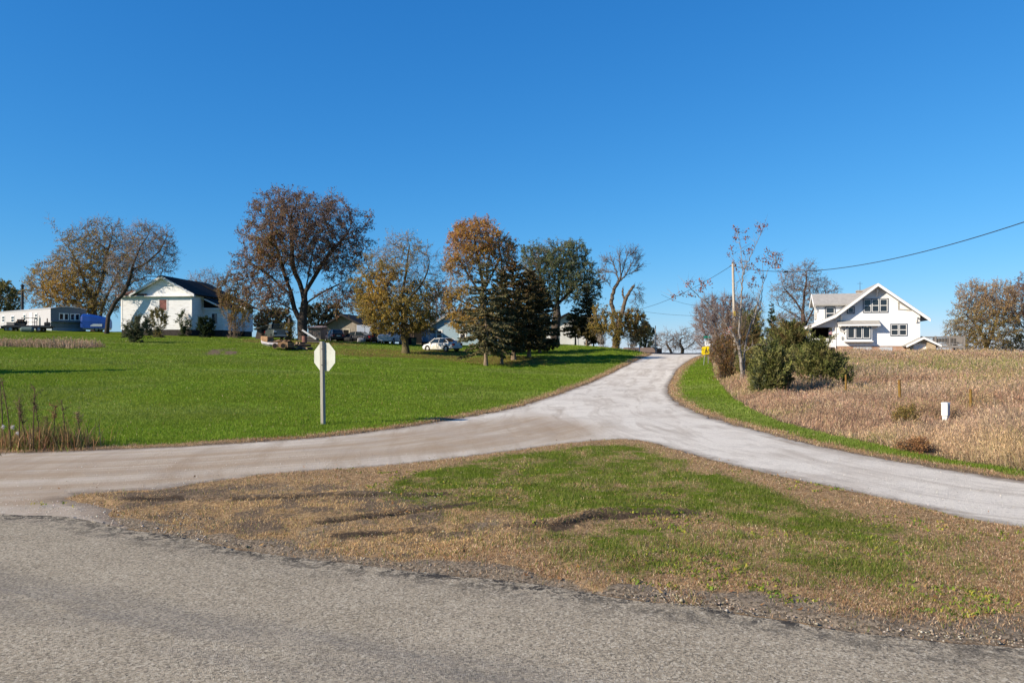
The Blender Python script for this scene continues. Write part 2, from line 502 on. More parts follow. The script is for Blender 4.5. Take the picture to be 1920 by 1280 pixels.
def build_land():
    th = np.concatenate([np.linspace(R(-42), R(42), 720), np.arange(R(45), R(316), R(3.5))])
    r = np.concatenate([[0.15], np.geomspace(1.3, 128, 700), np.geomspace(135, 2500, 24)])
    nr, nt = len(r), len(th)
    TH, RR = np.meshgrid(th, r)
    X, Y = (RR * np.sin(TH)).ravel(), (RR * np.cos(TH)).ravel()
    # bring the vertices beside a road edge onto the edge
    sda, sdg, (ax, ay), (gx, gy) = zones(X, Y)
    step = np.maximum(RR.ravel() * 0.0034, 0.004)
    wob = (fbm(X, Y, 0.5, 3, 3) - 0.5) * 0.22
    def snap(sd, qx, qy, X, Y, wob, also=True):
        d = sd + wob
        m = also & (np.abs(d) < step) & (np.abs(sd) > 1e-6) & (RR.ravel() < 110)
        nx, ny = np.where(m, (X - qx) / sd, 0), np.where(m, (Y - qy) / sd, 0)
        return X - nx * d * m, Y - ny * d * m
    X, Y = snap(sda, ax, ay, X, Y, wob * 0.8)
    X, Y = snap(sdg, gx, gy, X, Y, wob, sda > 0.02)
    sda, sdg, _, _ = zones(X, Y)
    ea, eg = sda + wob * 0.8, sdg + wob
    w = weights(X, Y, sda, sdg)
    near = np.minimum(np.maximum(ea, 0), np.maximum(eg, 0))
    Z = base_z(X, Y)
    Z += np.where((ea > 0) & (eg > 0) & (RR.ravel() < 125), ground_extra(X, Y, near), 0)
    Z += np.where((ea > 0) & (eg > 0), 0.03 * sstep(near, 0.02, 0.25), 0)
    j, i = np.meshgrid(np.arange(nt), np.arange(nr - 1))
    j2 = (j + 1) % nt
    Fq = np.stack([i * nt + j, i * nt + j2, (i + 1) * nt + j2, (i + 1) * nt + j], -1).reshape(-1, 4)[:, ::-1]
    fa = ea[Fq].mean(1); fg = eg[Fq].mean(1)
    fx, fy = X[Fq].mean(1), Y[Fq].mean(1)
    cr = inside(fx, fy, CROSS)
    cls = np.where(fa < 0, 1, np.where(cr, 3, np.where(fg < 0, 2, 0)))
    V = np.stack([X, Y, Z], 1)
    # direction of travel, for streaks along the roads
    _, _, _, al = seg_dist(X, Y, GRW)
    dr, _, _, _ = seg_dist(X, Y, GRW); dl, _, _, _ = seg_dist(X, Y, GLW)
    di, _, _, _ = seg_dist(X, Y, GIW)
    muddy = np.clip(soft_in(X, Y, hits([(0, 845), (500, 832), (880, 790), (1000, 775), (1130, 800), (1120, 823), (960, 842), (600, 880), (300, 915), (255, 1000), (0, 972), (-150, 960), (-200, 850)]), 1.0), 0, 1)
    _, _, _, als = seg_dist(X, Y, AEDGE)
    at = dict(w, sda=ea, sdg=eg, along=al, across=dr, left=dl, inner=di, muddy=muddy, asx=als)
    out = []
    for k, (nm, mat) in enumerate((('ground', ground_mat()), ('main_road', asphalt_mat()), ('gravel_road', gravel_mat()), ('crossroad', M('shaded_crossroad_asphalt', (.045, .047, .052), .9, .2, .8)))):  # crossroad: dark asphalt, with the shade on it put into its colour
        f = Fq[cls == k]
        idx, inv = np.unique(f, return_inverse=True)
        me = mesh_np(nm, V[idx], inv.reshape(f.shape), mat, smooth=True, attrs={a: np.asarray(v)[idx] for a, v in at.items()})
        out.append(prop(link(nm, me), kind='structure'))
    return out

def ground_mat():
    n = NT('turf_and_soil', 1.0, 0.02)
    f = n.rng(n.noise(0.5, 4, 0.6), 0.3, 0.7); f2 = n.rng(n.noise(14, 4, 0.7), 0.3, 0.7)
    green = n.mix(f, (.095, .140, .010, 1), (.130, .175, .016, 1))
    green = n.mix(n.math('MULTIPLY', f2, 0.6), green, (.065, .10, .008, 1))
    dry = n.mix(n.rng(n.noise(20, 5, 0.8), 0.36, 0.62), (.13, .08, .04, 1), (.44, .30, .16, 1))
    dirt = n.mix(n.rng(n.noise(25, 4, 0.7), 0.35, 0.65), (.075, .054, .036, 1), (.23, .17, .115, 1))
    stone = n.mix(n.rng(n.voro(45, 1), 0.0, 1.0), (.055, .044, .032, 1), (.33, .265, .19, 1))
    field = n.mix(f2, (.10, .065, .036, 1), (.22, .15, .09, 1))
    litter = n.mix(f2, (.085, .085, .02, 1), (.19, .12, .045, 1))
    grit = n.math('MULTIPLY', n.math('SUBTRACT', f2, 0.5), 0.6)
    def w(a, lo=0.3, hi=0.7):
        return n.rng(n.math('ADD', n.attr(a), grit), lo, hi)
    c = n.mix(n.math('MULTIPLY', w('litter'), 0.8), green, litter)
    c = n.mix(w('dry'), c, dry)
    c = n.mix(w('field'), c, field)
    c = n.mix(w('dirt'), c, dirt)
    c = n.mix(w('stone'), c, stone)
    c = n.mix(w('rut', .2, .6), c, n.mix(f2, (.040, .029, .020, 1), (.11, .08, .054, 1)))
    n.base(c)
    n.bump(n.noise(30, 4, 0.75), 0.7, 0.04)
    return n.m

def asphalt_mat():
    n = NT('chip_seal_asphalt', 0.95, 0.04)
    chips = n.voro(62, 1)
    val = n.rng(chips, 0.0, 1.0)
    c = n.mix(n.rng(n.noise(1.2, 4, 0.6), 0.3, 0.7), (.345, .29, .205, 1), (.43, .365, .265, 1))
    c = n.mix(n.rng(val, 0.55, 0.95, 0, 0.7), c, (.64, .575, .45, 1))
    c = n.mix(n.rng(val, 0.45, 0.05, 0, 0.9), c, (.13, .115, .09, 1))
    # bare binder between the chips, mostly in small blots
    c = n.mix(n.rng(n.noise(42, 4, 0.85), 0.53, 0.64, 0, 0.85), c, (.075, .065, .056, 1))
    c = n.mix(n.rng(n.noise(9, 4, 0.8), 0.55, 0.72, 0, 0.4), c, (.16, .14, .12, 1))
    # the wheel tracks: binder polished dark, broken up along the road
    x = n.node('ShaderNodeCombineXYZ', i0=n.math('MULTIPLY', n.attr('asx'), 0.45), i1=n.math('MULTIPLY', n.attr('sda'), 2.2))
    st = n.noise(1.0, 5, 0.65, x)
    d = n.math('ABSOLUTE', n.math('ADD', n.attr('sda'), 1.95))
    d2 = n.math('ABSOLUTE', n.math('ADD', n.attr('sda'), 3.5))
    trk = n.math('MAXIMUM', n.rng(d, 0.55, 0.05), n.rng(d2, 0.6, 0.1))
    c = n.mix(n.math('MULTIPLY', n.math('MULTIPLY', trk, n.rng(st, 0.36, 0.62, 0, 0.9)), n.rng(n.noise(28, 3, 0.7), 0.35, 0.6, 0.35, 1.0)), c, (.135, .13, .125, 1))
    # the crumbling rim
    e = n.math('ADD', n.attr('sda'), n.math('MULTIPLY', n.math('SUBTRACT', st, 0.5), 0.9))
    c = n.mix(n.math('MULTIPLY', n.rng(e, -0.55, -0.05), n.rng(n.noise(6, 6, 0.85, dist=0.5), 0.47, 0.55)), c, (.05, .046, .042, 1))
    n.base(c)
    n.bump(n.math('ADD', val, n.noise(120, 2)), 0.9, 0.012)
    return n.m

def gravel_mat():
    n = NT('crushed_limestone', 1.0, 0.02)
    stones = n.voro(38, 1)
    fine = n.rng(n.noise(60, 4, 0.8), 0.3, 0.7)
    c = n.mix(fine, (.59, .54, .45, 1), (.79, .735, .64, 1))
    c = n.mix(n.rng(stones, 0.0, 0.35, 0.5, 0.0), c, (.32, .285, .245, 1))
    c = n.mix(n.rng(n.voro(24, 1), 0.85, 1.0, 0, 0.6), c, (.80, .75, .68, 1))
    # tyre streaks along the run of the road
    x = n.node('ShaderNodeCombineXYZ', i0=n.math('MULTIPLY', n.attr('along'), 0.22), i1=n.math('MULTIPLY', n.attr('across'), 1.4))
    st = n.noise(1.0, 6, 0.68, x, 0.9)
    c = n.mix(n.rng(st, 0.47, 0.70, 0, 0.75), c, (.36, .30, .235, 1))
    x2 = n.node('ShaderNodeCombineXYZ', i0=n.math('MULTIPLY', n.attr('along'), 0.26), i1=n.math('MULTIPLY', n.attr('left'), 1.3), i2=3.0)
    st2 = n.noise(1.0, 6, 0.68, x2, 0.9)
    mud = n.math('MULTIPLY', n.attr('muddy'), n.rng(st2, 0.30, 0.58, 0.5, 1.0))
    c = n.mix(n.math('MULTIPLY', mud, 0.85), c, n.mix(fine, (.27, .19, .115, 1), (.42, .315, .21, 1)))
    c = n.mix(n.math('MULTIPLY', n.attr('muddy'), n.rng(st2, 0.63, 0.74, 0, 0.7)), c, (.60, .55, .48, 1))
    c = n.mix(n.math('MULTIPLY', n.rng(n.noise(0.35, 3), 0.5, 0.65, 0, 0.35), 1.0), c, (.40, .335, .27, 1))
    c = n.mix(n.rng(n.noise(1.1, 6, 0.75, dist=0.4), 0.50, 0.68, 0, 0.45), c, (.38, .335, .28, 1))
    # soil and leaf crumbs along the rim
    e = n.math('ADD', n.attr('sdg'), n.math('MULTIPLY', n.math('SUBTRACT', n.noise(4, 5, 0.7), 0.5), 0.7))
    c = n.mix(n.rng(e, -0.32, 0.02, 0, 0.8), c, n.mix(fine, (.10, .075, .055, 1), (.25, .195, .145, 1)))
    n.base(c)
    n.bump(n.math('ADD', stones, fine), 0.6, 0.012)
    return n.m

build_land()

# ------------------------------------------------------------------ blades
def blades(X, Y, Z, h, w, lean, col, bend=True, curl=0.35, b=None):
    n = len(X)
    a = rng.uniform(0, 2 * np.pi, n)                   # facing
    if b is None: b = rng.uniform(0, 2 * np.pi, n)     # leaning
    sx, sy = np.cos(a) * w * 0.5, np.sin(a) * w * 0.5
    lx, ly = np.cos(b) * lean, np.sin(b) * lean
    p0 = np.stack([X - sx, Y - sy, Z], 1); p1 = np.stack([X + sx, Y + sy, Z], 1)
    if not bend:
        p2 = np.stack([X + lx * h, Y + ly * h, Z + h * np.sqrt(np.clip(1 - lean ** 2, 0.04, 1))], 1)
        V = np.stack([p0, p1, p2], 1).reshape(-1, 3)
        k = np.arange(n) * 3
        return V, [np.stack([k, k + 1, k + 2], 1)], np.repeat(col, 3, 0)
    mz = 0.62 * h * np.sqrt(np.clip(1 - lean ** 2, 0.05, 1))
    m = np.stack([X + lx * h * 0.5, Y + ly * h * 0.5, Z + mz], 1)
    s = np.stack([sx, sy, np.zeros(n)], 1) * 0.75
    t = np.stack([X + lx * h * (1 + curl), Y + ly * h * (1 + curl), Z + mz + h * 0.38 * np.sqrt(np.clip(1 - (lean * (1 + curl)) ** 2, 0.0, 1)) - lean * h * curl * 0.3], 1)
    V = np.stack([p0, p1, m - s, m + s, t], 1).reshape(-1, 3)
    k = np.arange(n) * 5
    return V, [np.stack([k, k + 1, k + 3, k + 2], 1), np.stack([k + 2, k + 3, k + 4], 1)], np.repeat(col, 5, 0)
def polar(n, t0, t1, r0, r1, k=0.0):
    """n random spots; log-uniform in distance, k tilts the density"""
    th = R(1) * rng.uniform(t0, t1, n)
    u = rng.uniform(0, 1, n)
    if k: r = (r0 ** k + u * (r1 ** k - r0 ** k)) ** (1 / k)
    else: r = r0 * (r1 / r0) ** u
    return r * np.sin(th), r * np.cos(th)
def pick(pal, n, jit=0.18):
    pal = np.asarray(pal)
    c = pal[rng.integers(0, len(pal), n)]
    return c * rng.uniform(1 - jit, 1 + jit, (n, 1)) * rng.uniform(0.94, 1.06, (n, 3))
GREENS = [(.140, .226, .016), (.160, .245, .020), (.125, .208, .014), (.19, .260, .040)]
DRYS = [(.57, .40, .235), (.43, .265, .14), (.29, .175, .09), (.70, .54, .36), (.50, .325, .19), (.24, .145, .08), (.40, .22, .11)]
FIELDS = [(.39, .285, .205), (.31, .225, .155), (.46, .35, .25), (.25, .175, .12), (.51, .40, .28)]
GM = leafmat('grass_blades', 0.3, 0.7)
def on_turf(X, Y):
    sda, sdg, _, _ = zones(X, Y)
    wob = (fbm(X, Y, 0.5, 3, 3) - 0.5) * 0.22
    return (sda + wob * 0.8 > 0.0) & (sdg + wob > 0.0) & ~inside(X, Y, CROSS), sda, sdg
def turf_z(X, Y, sda, sdg):
    near = np.minimum(np.abs(sda), np.abs(sdg))
    return base_z(X, Y) + ground_extra(X, Y, near) + 0.03 * sstep(near, 0.02, 0.25) - 0.004

def grass_island():
    X, Y = polar(1500000, -42, 58, 4.0, 20, -0.45)
    m = inside(X, Y, ISL)
    X, Y = X[m], Y[m]
    ok, sda, sdg = on_turf(X, Y)
    w = weights(X, Y, sda, sdg)
    u = rng.uniform(0, 1, len(X))
    ok &= (u > np.clip(w['dirt'] * 0.97, 0, 1)) & (rng.uniform(0, 1, len(X)) > w['stone'] * 0.9)
    ok &= rng.uniform(0, 1, len(X)) < 0.35 + 0.65 * sstep(fbm(X, Y, 0.28, 2, 71), 0.35, 0.6)
    X, Y = X[ok], Y[ok]
    w = {k: v[ok] for k, v in w.items()}
    Z = turf_z(X, Y, sda[ok], sdg[ok])
    n = len(X)
    isdry = rng.uniform(0, 1, n) < np.clip(w['dry'] * 0.93 + 0.02, 0, 1)
    ISG = [(.135, .175, .026), (.165, .195, .038), (.105, .145, .020), (.21, .215, .055)]
    col = np.where(isdry[:, None], pick(DRYS, n, 0.3), pick(ISG, n))
    straw = fbm(X, Y, 0.8, 2, 91)
    tipw = soft_in(X, Y, TIP, 0.6)
    col = np.where((isdry & (rng.uniform(0, 1, n) < tipw * 0.7))[:, None], pick([(.78, .55, .26), (.64, .43, .19), (.50, .32, .14)], n), col)
    col *= (0.75 + 0.5 * straw)[:, None]
    h = np.where(isdry, rng.uniform(0.014, 0.046, n), rng.uniform(0.025, 0.075, n)) * (0.6 + 0.8 * straw)
    wd = rng.uniform(0.0018, 0.0042, n) * (1 + np.hypot(X, Y) / 22)
    ln = np.where(isdry, rng.uniform(0.35, 0.85, n), rng.uniform(0.15, 0.62, n))
    V, Fc, c = blades(X, Y, Z, h, wd, ln, col)
    prop(link('island_grass', mesh_np('island_grass', V, Fc, GM, c)), kind='stuff', label='short half dry grass on the triangular island between the roads', cat='grass')
    # small broad-leaved weeds, yellow-green
    X, Y = polar(9000, -40, 40, 5, 14)
    m = inside(X, Y, ISL) & (fbm(X, Y, 0.9, 2, 55) > 0.56) & (soft_in(X, Y, TIP, 0.3) < 0.5)
    X, Y = X[m], Y[m]
    sda, sdg, _, _ = zones(X, Y)
    m = sda > 0.35
    X, Y, sda, sdg = X[m], Y[m], sda[m], sdg[m]
    k = 5
    n = len(X)
    ang = rng.uniform(0, 2 * np.pi, (n, k)); rad = rng.uniform(0.005, 0.05, (n, k))
    X2 = (X[:, None] + np.cos(ang) * rad).ravel(); Y2 = (Y[:, None] + np.sin(ang) * rad).ravel()
    Z2 = np.repeat(turf_z(X, Y, sda, sdg), k)
    V, Fc, c = blades(X2, Y2, Z2, rng.uniform(.025, .055, n * k), rng.uniform(.012, .024, n * k), rng.uniform(.4, .9, n * k), pick([(.16, .24, .03), (.26, .30, .04), (.11, .19, .025), (.36, .34, .05)], n * k))
    prop(link('low_weeds', mesh_np('low_weeds', V, Fc, GM, c)), kind='stuff', label='small yellow green broad leaved weeds scattered in the island grass', cat='weeds')

def grass_lawn():
    X, Y = polar(1200000, -52, 52, 10.0, 105)
    ok, sda, sdg = on_turf(X, Y)
    ok &= ~inside(X, Y, ISL) & ~inside(X, Y, FIELD_POLY)
    X, Y, sda, sdg = X[ok], Y[ok], sda[ok], sdg[ok]
    w = weights(X, Y, sda, sdg)
    ok = rng.uniform(0, 1, len(X)) > np.clip(w['dirt'] * 0.8, 0, 1)
    X, Y, sda, sdg = X[ok], Y[ok], sda[ok], sdg[ok]
    w = {k: v[ok] for k, v in w.items()}
    n = len(X)
    d = np.hypot(X, Y)
    isdry = rng.uniform(0, 1, n) < np.clip(w['dry'] * 0.9 + 0.025, 0, 1)
    islit = rng.uniform(0, 1, n) < w['litter'] * 0.42
    patch = fbm(X, Y, 6, 3, 13)
    fine = fbm(X, Y, 0.7, 2, 14)
    pal = pick(GREENS, n, 0.12)
    pale = (sstep(patch, 0.4, 0.7) * 0.5)[:, None]
    pal = pal * (1 - pale) + pale * np.array([.21, .235, .07])
    col = np.where(isdry[:, None], pick(DRYS, n, 0.3) * 0.9, pal)
    col = np.where(islit[:, None], pick([(.24, .15, .055), (.18, .11, .045), (.30, .20, .07)], n), col)
    col *= ((0.88 + 0.34 * fine) * (0.76 + 0.5 * fbm(X, Y * 1.0, 2.6, 3, 15)))[:, None]
    h = np.where(isdry, rng.uniform(0.025, 0.06, n), rng.uniform(0.03, 0.075, n)) * (1 + d / 150) * (0.6 + 0.8 * fine)
    wd = rng.uniform(0.6, 1.2, n) * np.maximum(0.008, 0.00062 * d)
    V, Fc, c = blades(X, Y, turf_z(X, Y, sda, sdg), h, wd, rng.uniform(0.1, 0.6, n), col, bend=False)
    prop(link('lawn_grass', mesh_np('lawn_grass', V, Fc, GM, c)), kind='stuff', label='short green mown grass of the lawns and the road verges', cat='grass')

def tall(name, label, X, Y, hfun, pal_fun, wmin=0.005, head=True):
    n = len(X)
    d = np.hypot(X, Y)
    h = hfun(X, Y) * rng.uniform(0.35, 1.2, n)
    Z = base_z(X, Y)
    col = pal_fun(X, Y, n)
    wd = np.maximum(wmin, 0.00048 * d) * rng.uniform(0.7, 1.3, n)
    lean = rng.uniform(0.05, 0.62, n)
    V, Fc, c = blades(X, Y, Z, h, wd, lean, col, b=fbm(X, Y, 3.0, 2, 88) * 14 + rng.normal(0, .8, n))
    if head:
        # plumes: a few short strokes near each tip
        tip = V.reshape(n, 5, 3)[:, 4]
        sel = rng.uniform(0, 1, n) < 0.6
        T = np.repeat(tip[sel], 3, 0); m = len(T)
        hh = rng.uniform(0.03, 0.08, m) * (0.8 + np.repeat(d[sel], 3) / 90)
        V2, F2, c2 = blades(T[:, 0] + rng.normal(0, .02, m), T[:, 1] + rng.normal(0, .02, m), T[:, 2] - rng.uniform(0.02, 0.16, m), hh, np.repeat(wd[sel], 3) * 1.6, rng.uniform(0.1, 0.8, m), np.repeat(col[sel], 3, 0) * np.array([1.22, 1.14, 1.08]), bend=False)
        off = len(V)
        V = np.concatenate([V, V2]); c = np.concatenate([c, c2]); Fc = Fc + [f + off for f in F2]
    return prop(link(name, mesh_np(name, V, Fc, GM, c)), kind='stuff', label=label, cat='grass')

KEEP_CLEAR = [(onland(1773, 22)[:2], .55), (onland(1700, 20.5)[:2], .75), (onland(1908, 22)[:2], .5), (onland(1716, 15.6)[:2], .5), (onland(1688, 28)[:2], .4), (onland(1821, 24)[:2], .4), (onland(1586, 32)[:2], .4)]
def grass_field():
    X, Y = polar(760000, 9, 52, 9.0, 112, -0.1)
    m = inside(X, Y, FIELD_POLY)
    px = X / Y * F + CX
    for q, rad in KEEP_CLEAR: m &= np.hypot(X - q[0], Y - q[1] + rad * .4) > rad * rng.uniform(.7, 1.2, len(X))
    m &= ~((Y > 92) & (px > 1490) & (px < 1800)) & ~((Y > 108))
    X, Y = X[m], Y[m]
    e, _, _, _ = seg_dist(X, Y, FIELD)
    m = rng.uniform(0, 1, len(X)) < 0.25 + 0.75 * sstep(e + (fbm(X, Y, .6, 2, 4) - .5) * 1.2, 0.0, 0.8)
    X, Y, e = X[m], Y[m], e[m]
    def hf(X, Y):
        e2, _, _, _ = seg_dist(X, Y, FIELD)
        return (0.22 + 0.27 * sstep(e2, 0.1, 2.0)) * (0.25 + 0.9 * fbm(X, Y, 2.0, 4, 41) + 0.75 * sstep(fbm(X, Y, 5.5, 3, 47), .35, .7)) * np.where(np.hypot(X, Y) > 75, 0.95, 1.28) * (1 - .52 * np.exp(-((X / Y * F + CX - 1762) / 75) ** 2) * (np.hypot(X, Y) < 25.5))
    def pf(X, Y, n):
        e2, _, _, _ = seg_dist(X, Y, FIELD)
        pt = fbm(X, Y, 3.5, 3, 42)
        pk = pick(FIELDS, n, 0.25)
        straw = pick([(.56, .42, .26), (.49, .36, .215), (.42, .31, .185)], n)
        grn = pick([(.26, .27, .09), (.20, .22, .07), (.34, .30, .12)], n)
        c = np.where((rng.uniform(0, 1, n) < 0.18 + 0.55 * (1 - sstep(e2, 0.4, 2.6)))[:, None], straw, pk)
        band = np.exp(-((Y - 58) / 12) ** 2) * 0.55 + 0.25 * sstep(pt, 0.55, 0.7)
        c = np.where((rng.uniform(0, 1, n) < 0.75 * sstep(fbm(X, Y, 4.2, 3, 48), .5, .66))[:, None], pick([(.45, .34, .19), (.38, .29, .165), (.32, .265, .13)], n), c)
        c = np.where((rng.uniform(0, 1, n) < band)[:, None], grn, c)
        big = fbm(X, Y, 5.0, 3, 44)
        c = np.where((rng.uniform(0, 1, n) < 0.6 * sstep(big, .52, .68))[:, None], pick([(.33, .21, .145), (.28, .18, .12), (.40, .26, .175)], n, .2), c)
        return c * (0.65 + 0.7 * fbm(X, Y, 1.0, 3, 43))[:, None]
    tall('tall_dry_grass', 'waist high pinkish tan dead grass filling the field beside the gravel road', X, Y, hf, pf)
    # taller dark weeds here and there among the grass
    X, Y = polar(9000, 9, 38, 11, 80)
    m = inside(X, Y, FIELD_POLY) & (fbm(X, Y, 2.4, 3, 66) > 0.52)
    e, _, _, _ = seg_dist(X, Y, FIELD)
    m &= e > 1.2
    X, Y = X[m], Y[m]
    tall('field_weeds', 'darker brown weed stalks standing above the pale dead grass of the field', X, Y, lambda a, b: 0.75 * (0.6 + 0.7 * fbm(a, b, 3, 2, 67)), lambda a, b, n: pick([(.17, .11, .075), (.13, .085, .06), (.22, .14, .085)], n, .2), 0.006)
    # the weedy strip on the left lawn
    X, Y = polar(26000, -40, -25, 58, 80)
    px = X / Y * F + CX
    lim = 195 - sstep(px, 60, 195) * 0
    m = (np.abs(Y - (66.5 - (px / 195) * 1.0)) < 3.2 * sstep(198 - px, 0, 60) + 0.4) & (px < 200)
    X, Y = X[m], Y[m]
    def pf2(X, Y, n):
        return pick([(.42, .29, .21), (.36, .25, .17), (.48, .36, .25), (.28, .2, .13), (.2, .2, .08)], n, 0.2)
    tall('dry_weeds', 'long strip of pale pinkish dead weeds across the lawn before the mobile home', X, Y, lambda a, b: 0.75 * (0.5 + fbm(a, b, 3, 2, 77)), pf2, 0.03)

def stones():
    # loose stones along the asphalt rim and on the bare tip of the island
    n0 = 150000
    X, Y = polar(n0, -44, 44, 4.2, 16)
    sda, sdg, _, _ = zones(X, Y)
    tip = soft_in(X, Y, TIP, 0.5)
    pr = np.where(sda > -0.05, np.exp(-np.abs(sda - 0.10) / 0.13), 0) * sstep(fbm(X, Y, .6, 2, 8), .3, .6) * (0.25 + 0.75 * sstep(X, -1, 2.5)) + 0.12 * tip + np.where((sdg < 0) & (sda > -.1), 0.07, 0) + np.where((sda > 0) & (sda < 0.8) & (X < -2.5), 0.4, 0)
    m = (rng.uniform(0, 1, n0) < pr * 0.85) & (sda > -0.06)
    X, Y = X[m], Y[m]; n = len(X)
    s = rng.gamma(2.0, 0.0022, n) + 0.004
    s = np.clip(s, 0.004, 0.03) * np.where(sdg[m] < 0, .75, 1)
    o = np.array([(1, 0, 0), (-1, 0, 0), (0, 1, 0), (0, -1, 0), (0, 0, .7), (0, 0, -.7)], float)
    f = np.array([(0, 2, 4), (2, 1, 4), (1, 3, 4), (3, 0, 4), (2, 0, 5), (1, 2, 5), (3, 1, 5), (0, 3, 5)])
    a = rng.uniform(0, 6.28, n)
    V = o[None] * s[:, None, None] * rng.uniform(0.6, 1.3, (n, 6, 1))
    ca, sa = np.cos(a)[:, None], np.sin(a)[:, None]
    V = np.stack([V[..., 0] * ca - V[..., 1] * sa, V[..., 0] * sa + V[..., 1] * ca, V[..., 2]], -1)
    Z = base_z(X, Y) + s * 0.3 + 0.015
    V += np.stack([X, Y, Z], 1)[:, None]
    Fc = (f[None] + (np.arange(n) * 6)[:, None, None]).reshape(-1, 3)
    pale = sdg[m] < 0
    col = np.repeat(np.where(pale[:, None], pick([(.55, .5, .42), (.42, .37, .3), (.66, .6, .52), (.3, .26, .2)], n, .2), 1) * np.where(pale[:, None], 1, 0) + np.where(pale[:, None], 0, 1) * pick([(.34, .29, .23), (.46, .41, .34), (.26, .22, .17), (.2, .175, .145), (.36, .28, .2), (.09, .08, .07)], n, 0.2), 6, 0)
    me = mesh_np('loose_gravel', V.reshape(-1, 3), Fc, leafmat('stone_chips', 0.0, 0.9), col)
    prop(link('loose_gravel', me), kind='stuff', label='loose grey stones along the crumbling asphalt rim', cat='gravel')
def leaves_ground():
    pts = np.array(GLW[6:60]); n = 2600
    k = rng.integers(0, len(pts) - 1, n)
    q = pts[k] + (pts[k + 1] - pts[k]) * rng.uniform(0, 1, (n, 1))
    X = q[:, 0] + rng.normal(-0.25, 0.35, n); Y = q[:, 1] + rng.normal(0.25, 0.35, n)
    X3, Y3 = polar(900, -30, 36, 5, 30)
    X = np.concatenate([X, X3]); Y = np.concatenate([Y, Y3])
    sda, sdg, _, _ = zones(X, Y)
    m = (sda > 0.05) & (sdg > -0.5)
    X, Y, sda, sdg = X[m], Y[m], sda[m], sdg[m]
    n = len(X)
    V, Fc, c = blades(X, Y, base_z(X, Y) + 0.035, rng.uniform(.03, .06, n), rng.uniform(.02, .045, n), rng.uniform(.75, .97, n), pick([(.33, .17, .06), (.4, .25, .1), (.22, .11, .05)], n), bend=False)
    prop(link('fallen_leaves', mesh_np('fallen_leaves', V, Fc, GM, c)), kind='stuff', label='brown fallen leaves along the rim of the gravel road', cat='leaves')

grass_island(); grass_lawn(); grass_field(); stones(); leaves_ground()

# ================================================================== trees
def grow(att, start, D, di, dk, iters=160, up=0.0, jit=0.12, seed=1):
    """space colonisation: nodes reach for the attraction points; start = list of (polyline of points)"""
    g = np.random.default_rng(seed)
    nodes, par = [], []
    for pl in start:
        pl = [np.array(p, float) for p in pl]
        prev = -1
        for k, p in enumerate(pl):
            if k == 0 and nodes:
                dd = [np.linalg.norm(p - q) for q in nodes]
                prev = int(np.argmin(dd))
                if dd[prev] < 1e-6: continue
            if prev >= 0:
                q = nodes[prev]; L = np.linalg.norm(p - q); m = max(1, int(L / (D * 1.3)))
                side = g.normal(0, 0.028 * L, 3)
                for t in np.arange(1, m + 1) / m:
                    nodes.append(q + (p - q) * t + side * math.sin(t * math.pi)); par.append(prev); prev = len(nodes) - 1
            else:
                nodes.append(p); par.append(-1); prev = len(nodes) - 1
    N = np.array(nodes)
    P_ = list(par)
    att = np.asarray(att, float)
    d2 = ((att[:, None] - N[None]) ** 2).sum(2)
    idx = d2.argmin(1); dist = np.sqrt(d2.min(1))
    alive = dist > dk
    for it in range(iters):
        act = alive & (dist < di)
        if not act.any():
            if not alive.any() or it > 60: break
            di *= 1.25
            continue
        v = att[act] - N[idx[act]]
        v /= np.linalg.norm(v, axis=1)[:, None] + 1e-9
        S = np.zeros((len(N), 3)); np.add.at(S, idx[act], v)
        src = np.unique(idx[act])
        dr = S[src]
        dr /= np.linalg.norm(dr, axis=1)[:, None] + 1e-9
        dr = dr + g.normal(0, jit, dr.shape); dr[:, 2] += up
        dr /= np.linalg.norm(dr, axis=1)[:, None]
        new = N[src] + dr * D
        base = len(N)
        N = np.concatenate([N, new]); P_ += list(src)
        dn = np.sqrt(((att[:, None] - new[None]) ** 2).sum(2))
        j = dn.argmin(1); m = dn.min(1)
        better = m < dist
        idx = np.where(better, base + j, idx); dist = np.where(better, m, dist)
        alive &= dist > dk
        if len(N) > 14000: break
    return N, np.array(P_)

def radii(N, par, tip=0.012, ex=2.2):
    n = len(N)
    acc = np.zeros(n)
    for i in range(n - 1, -1, -1):
        if acc[i] == 0: acc[i] = tip ** ex
        p = par[i]
        if p >= 0: acc[p] += acc[i]
    return acc ** (1 / ex)

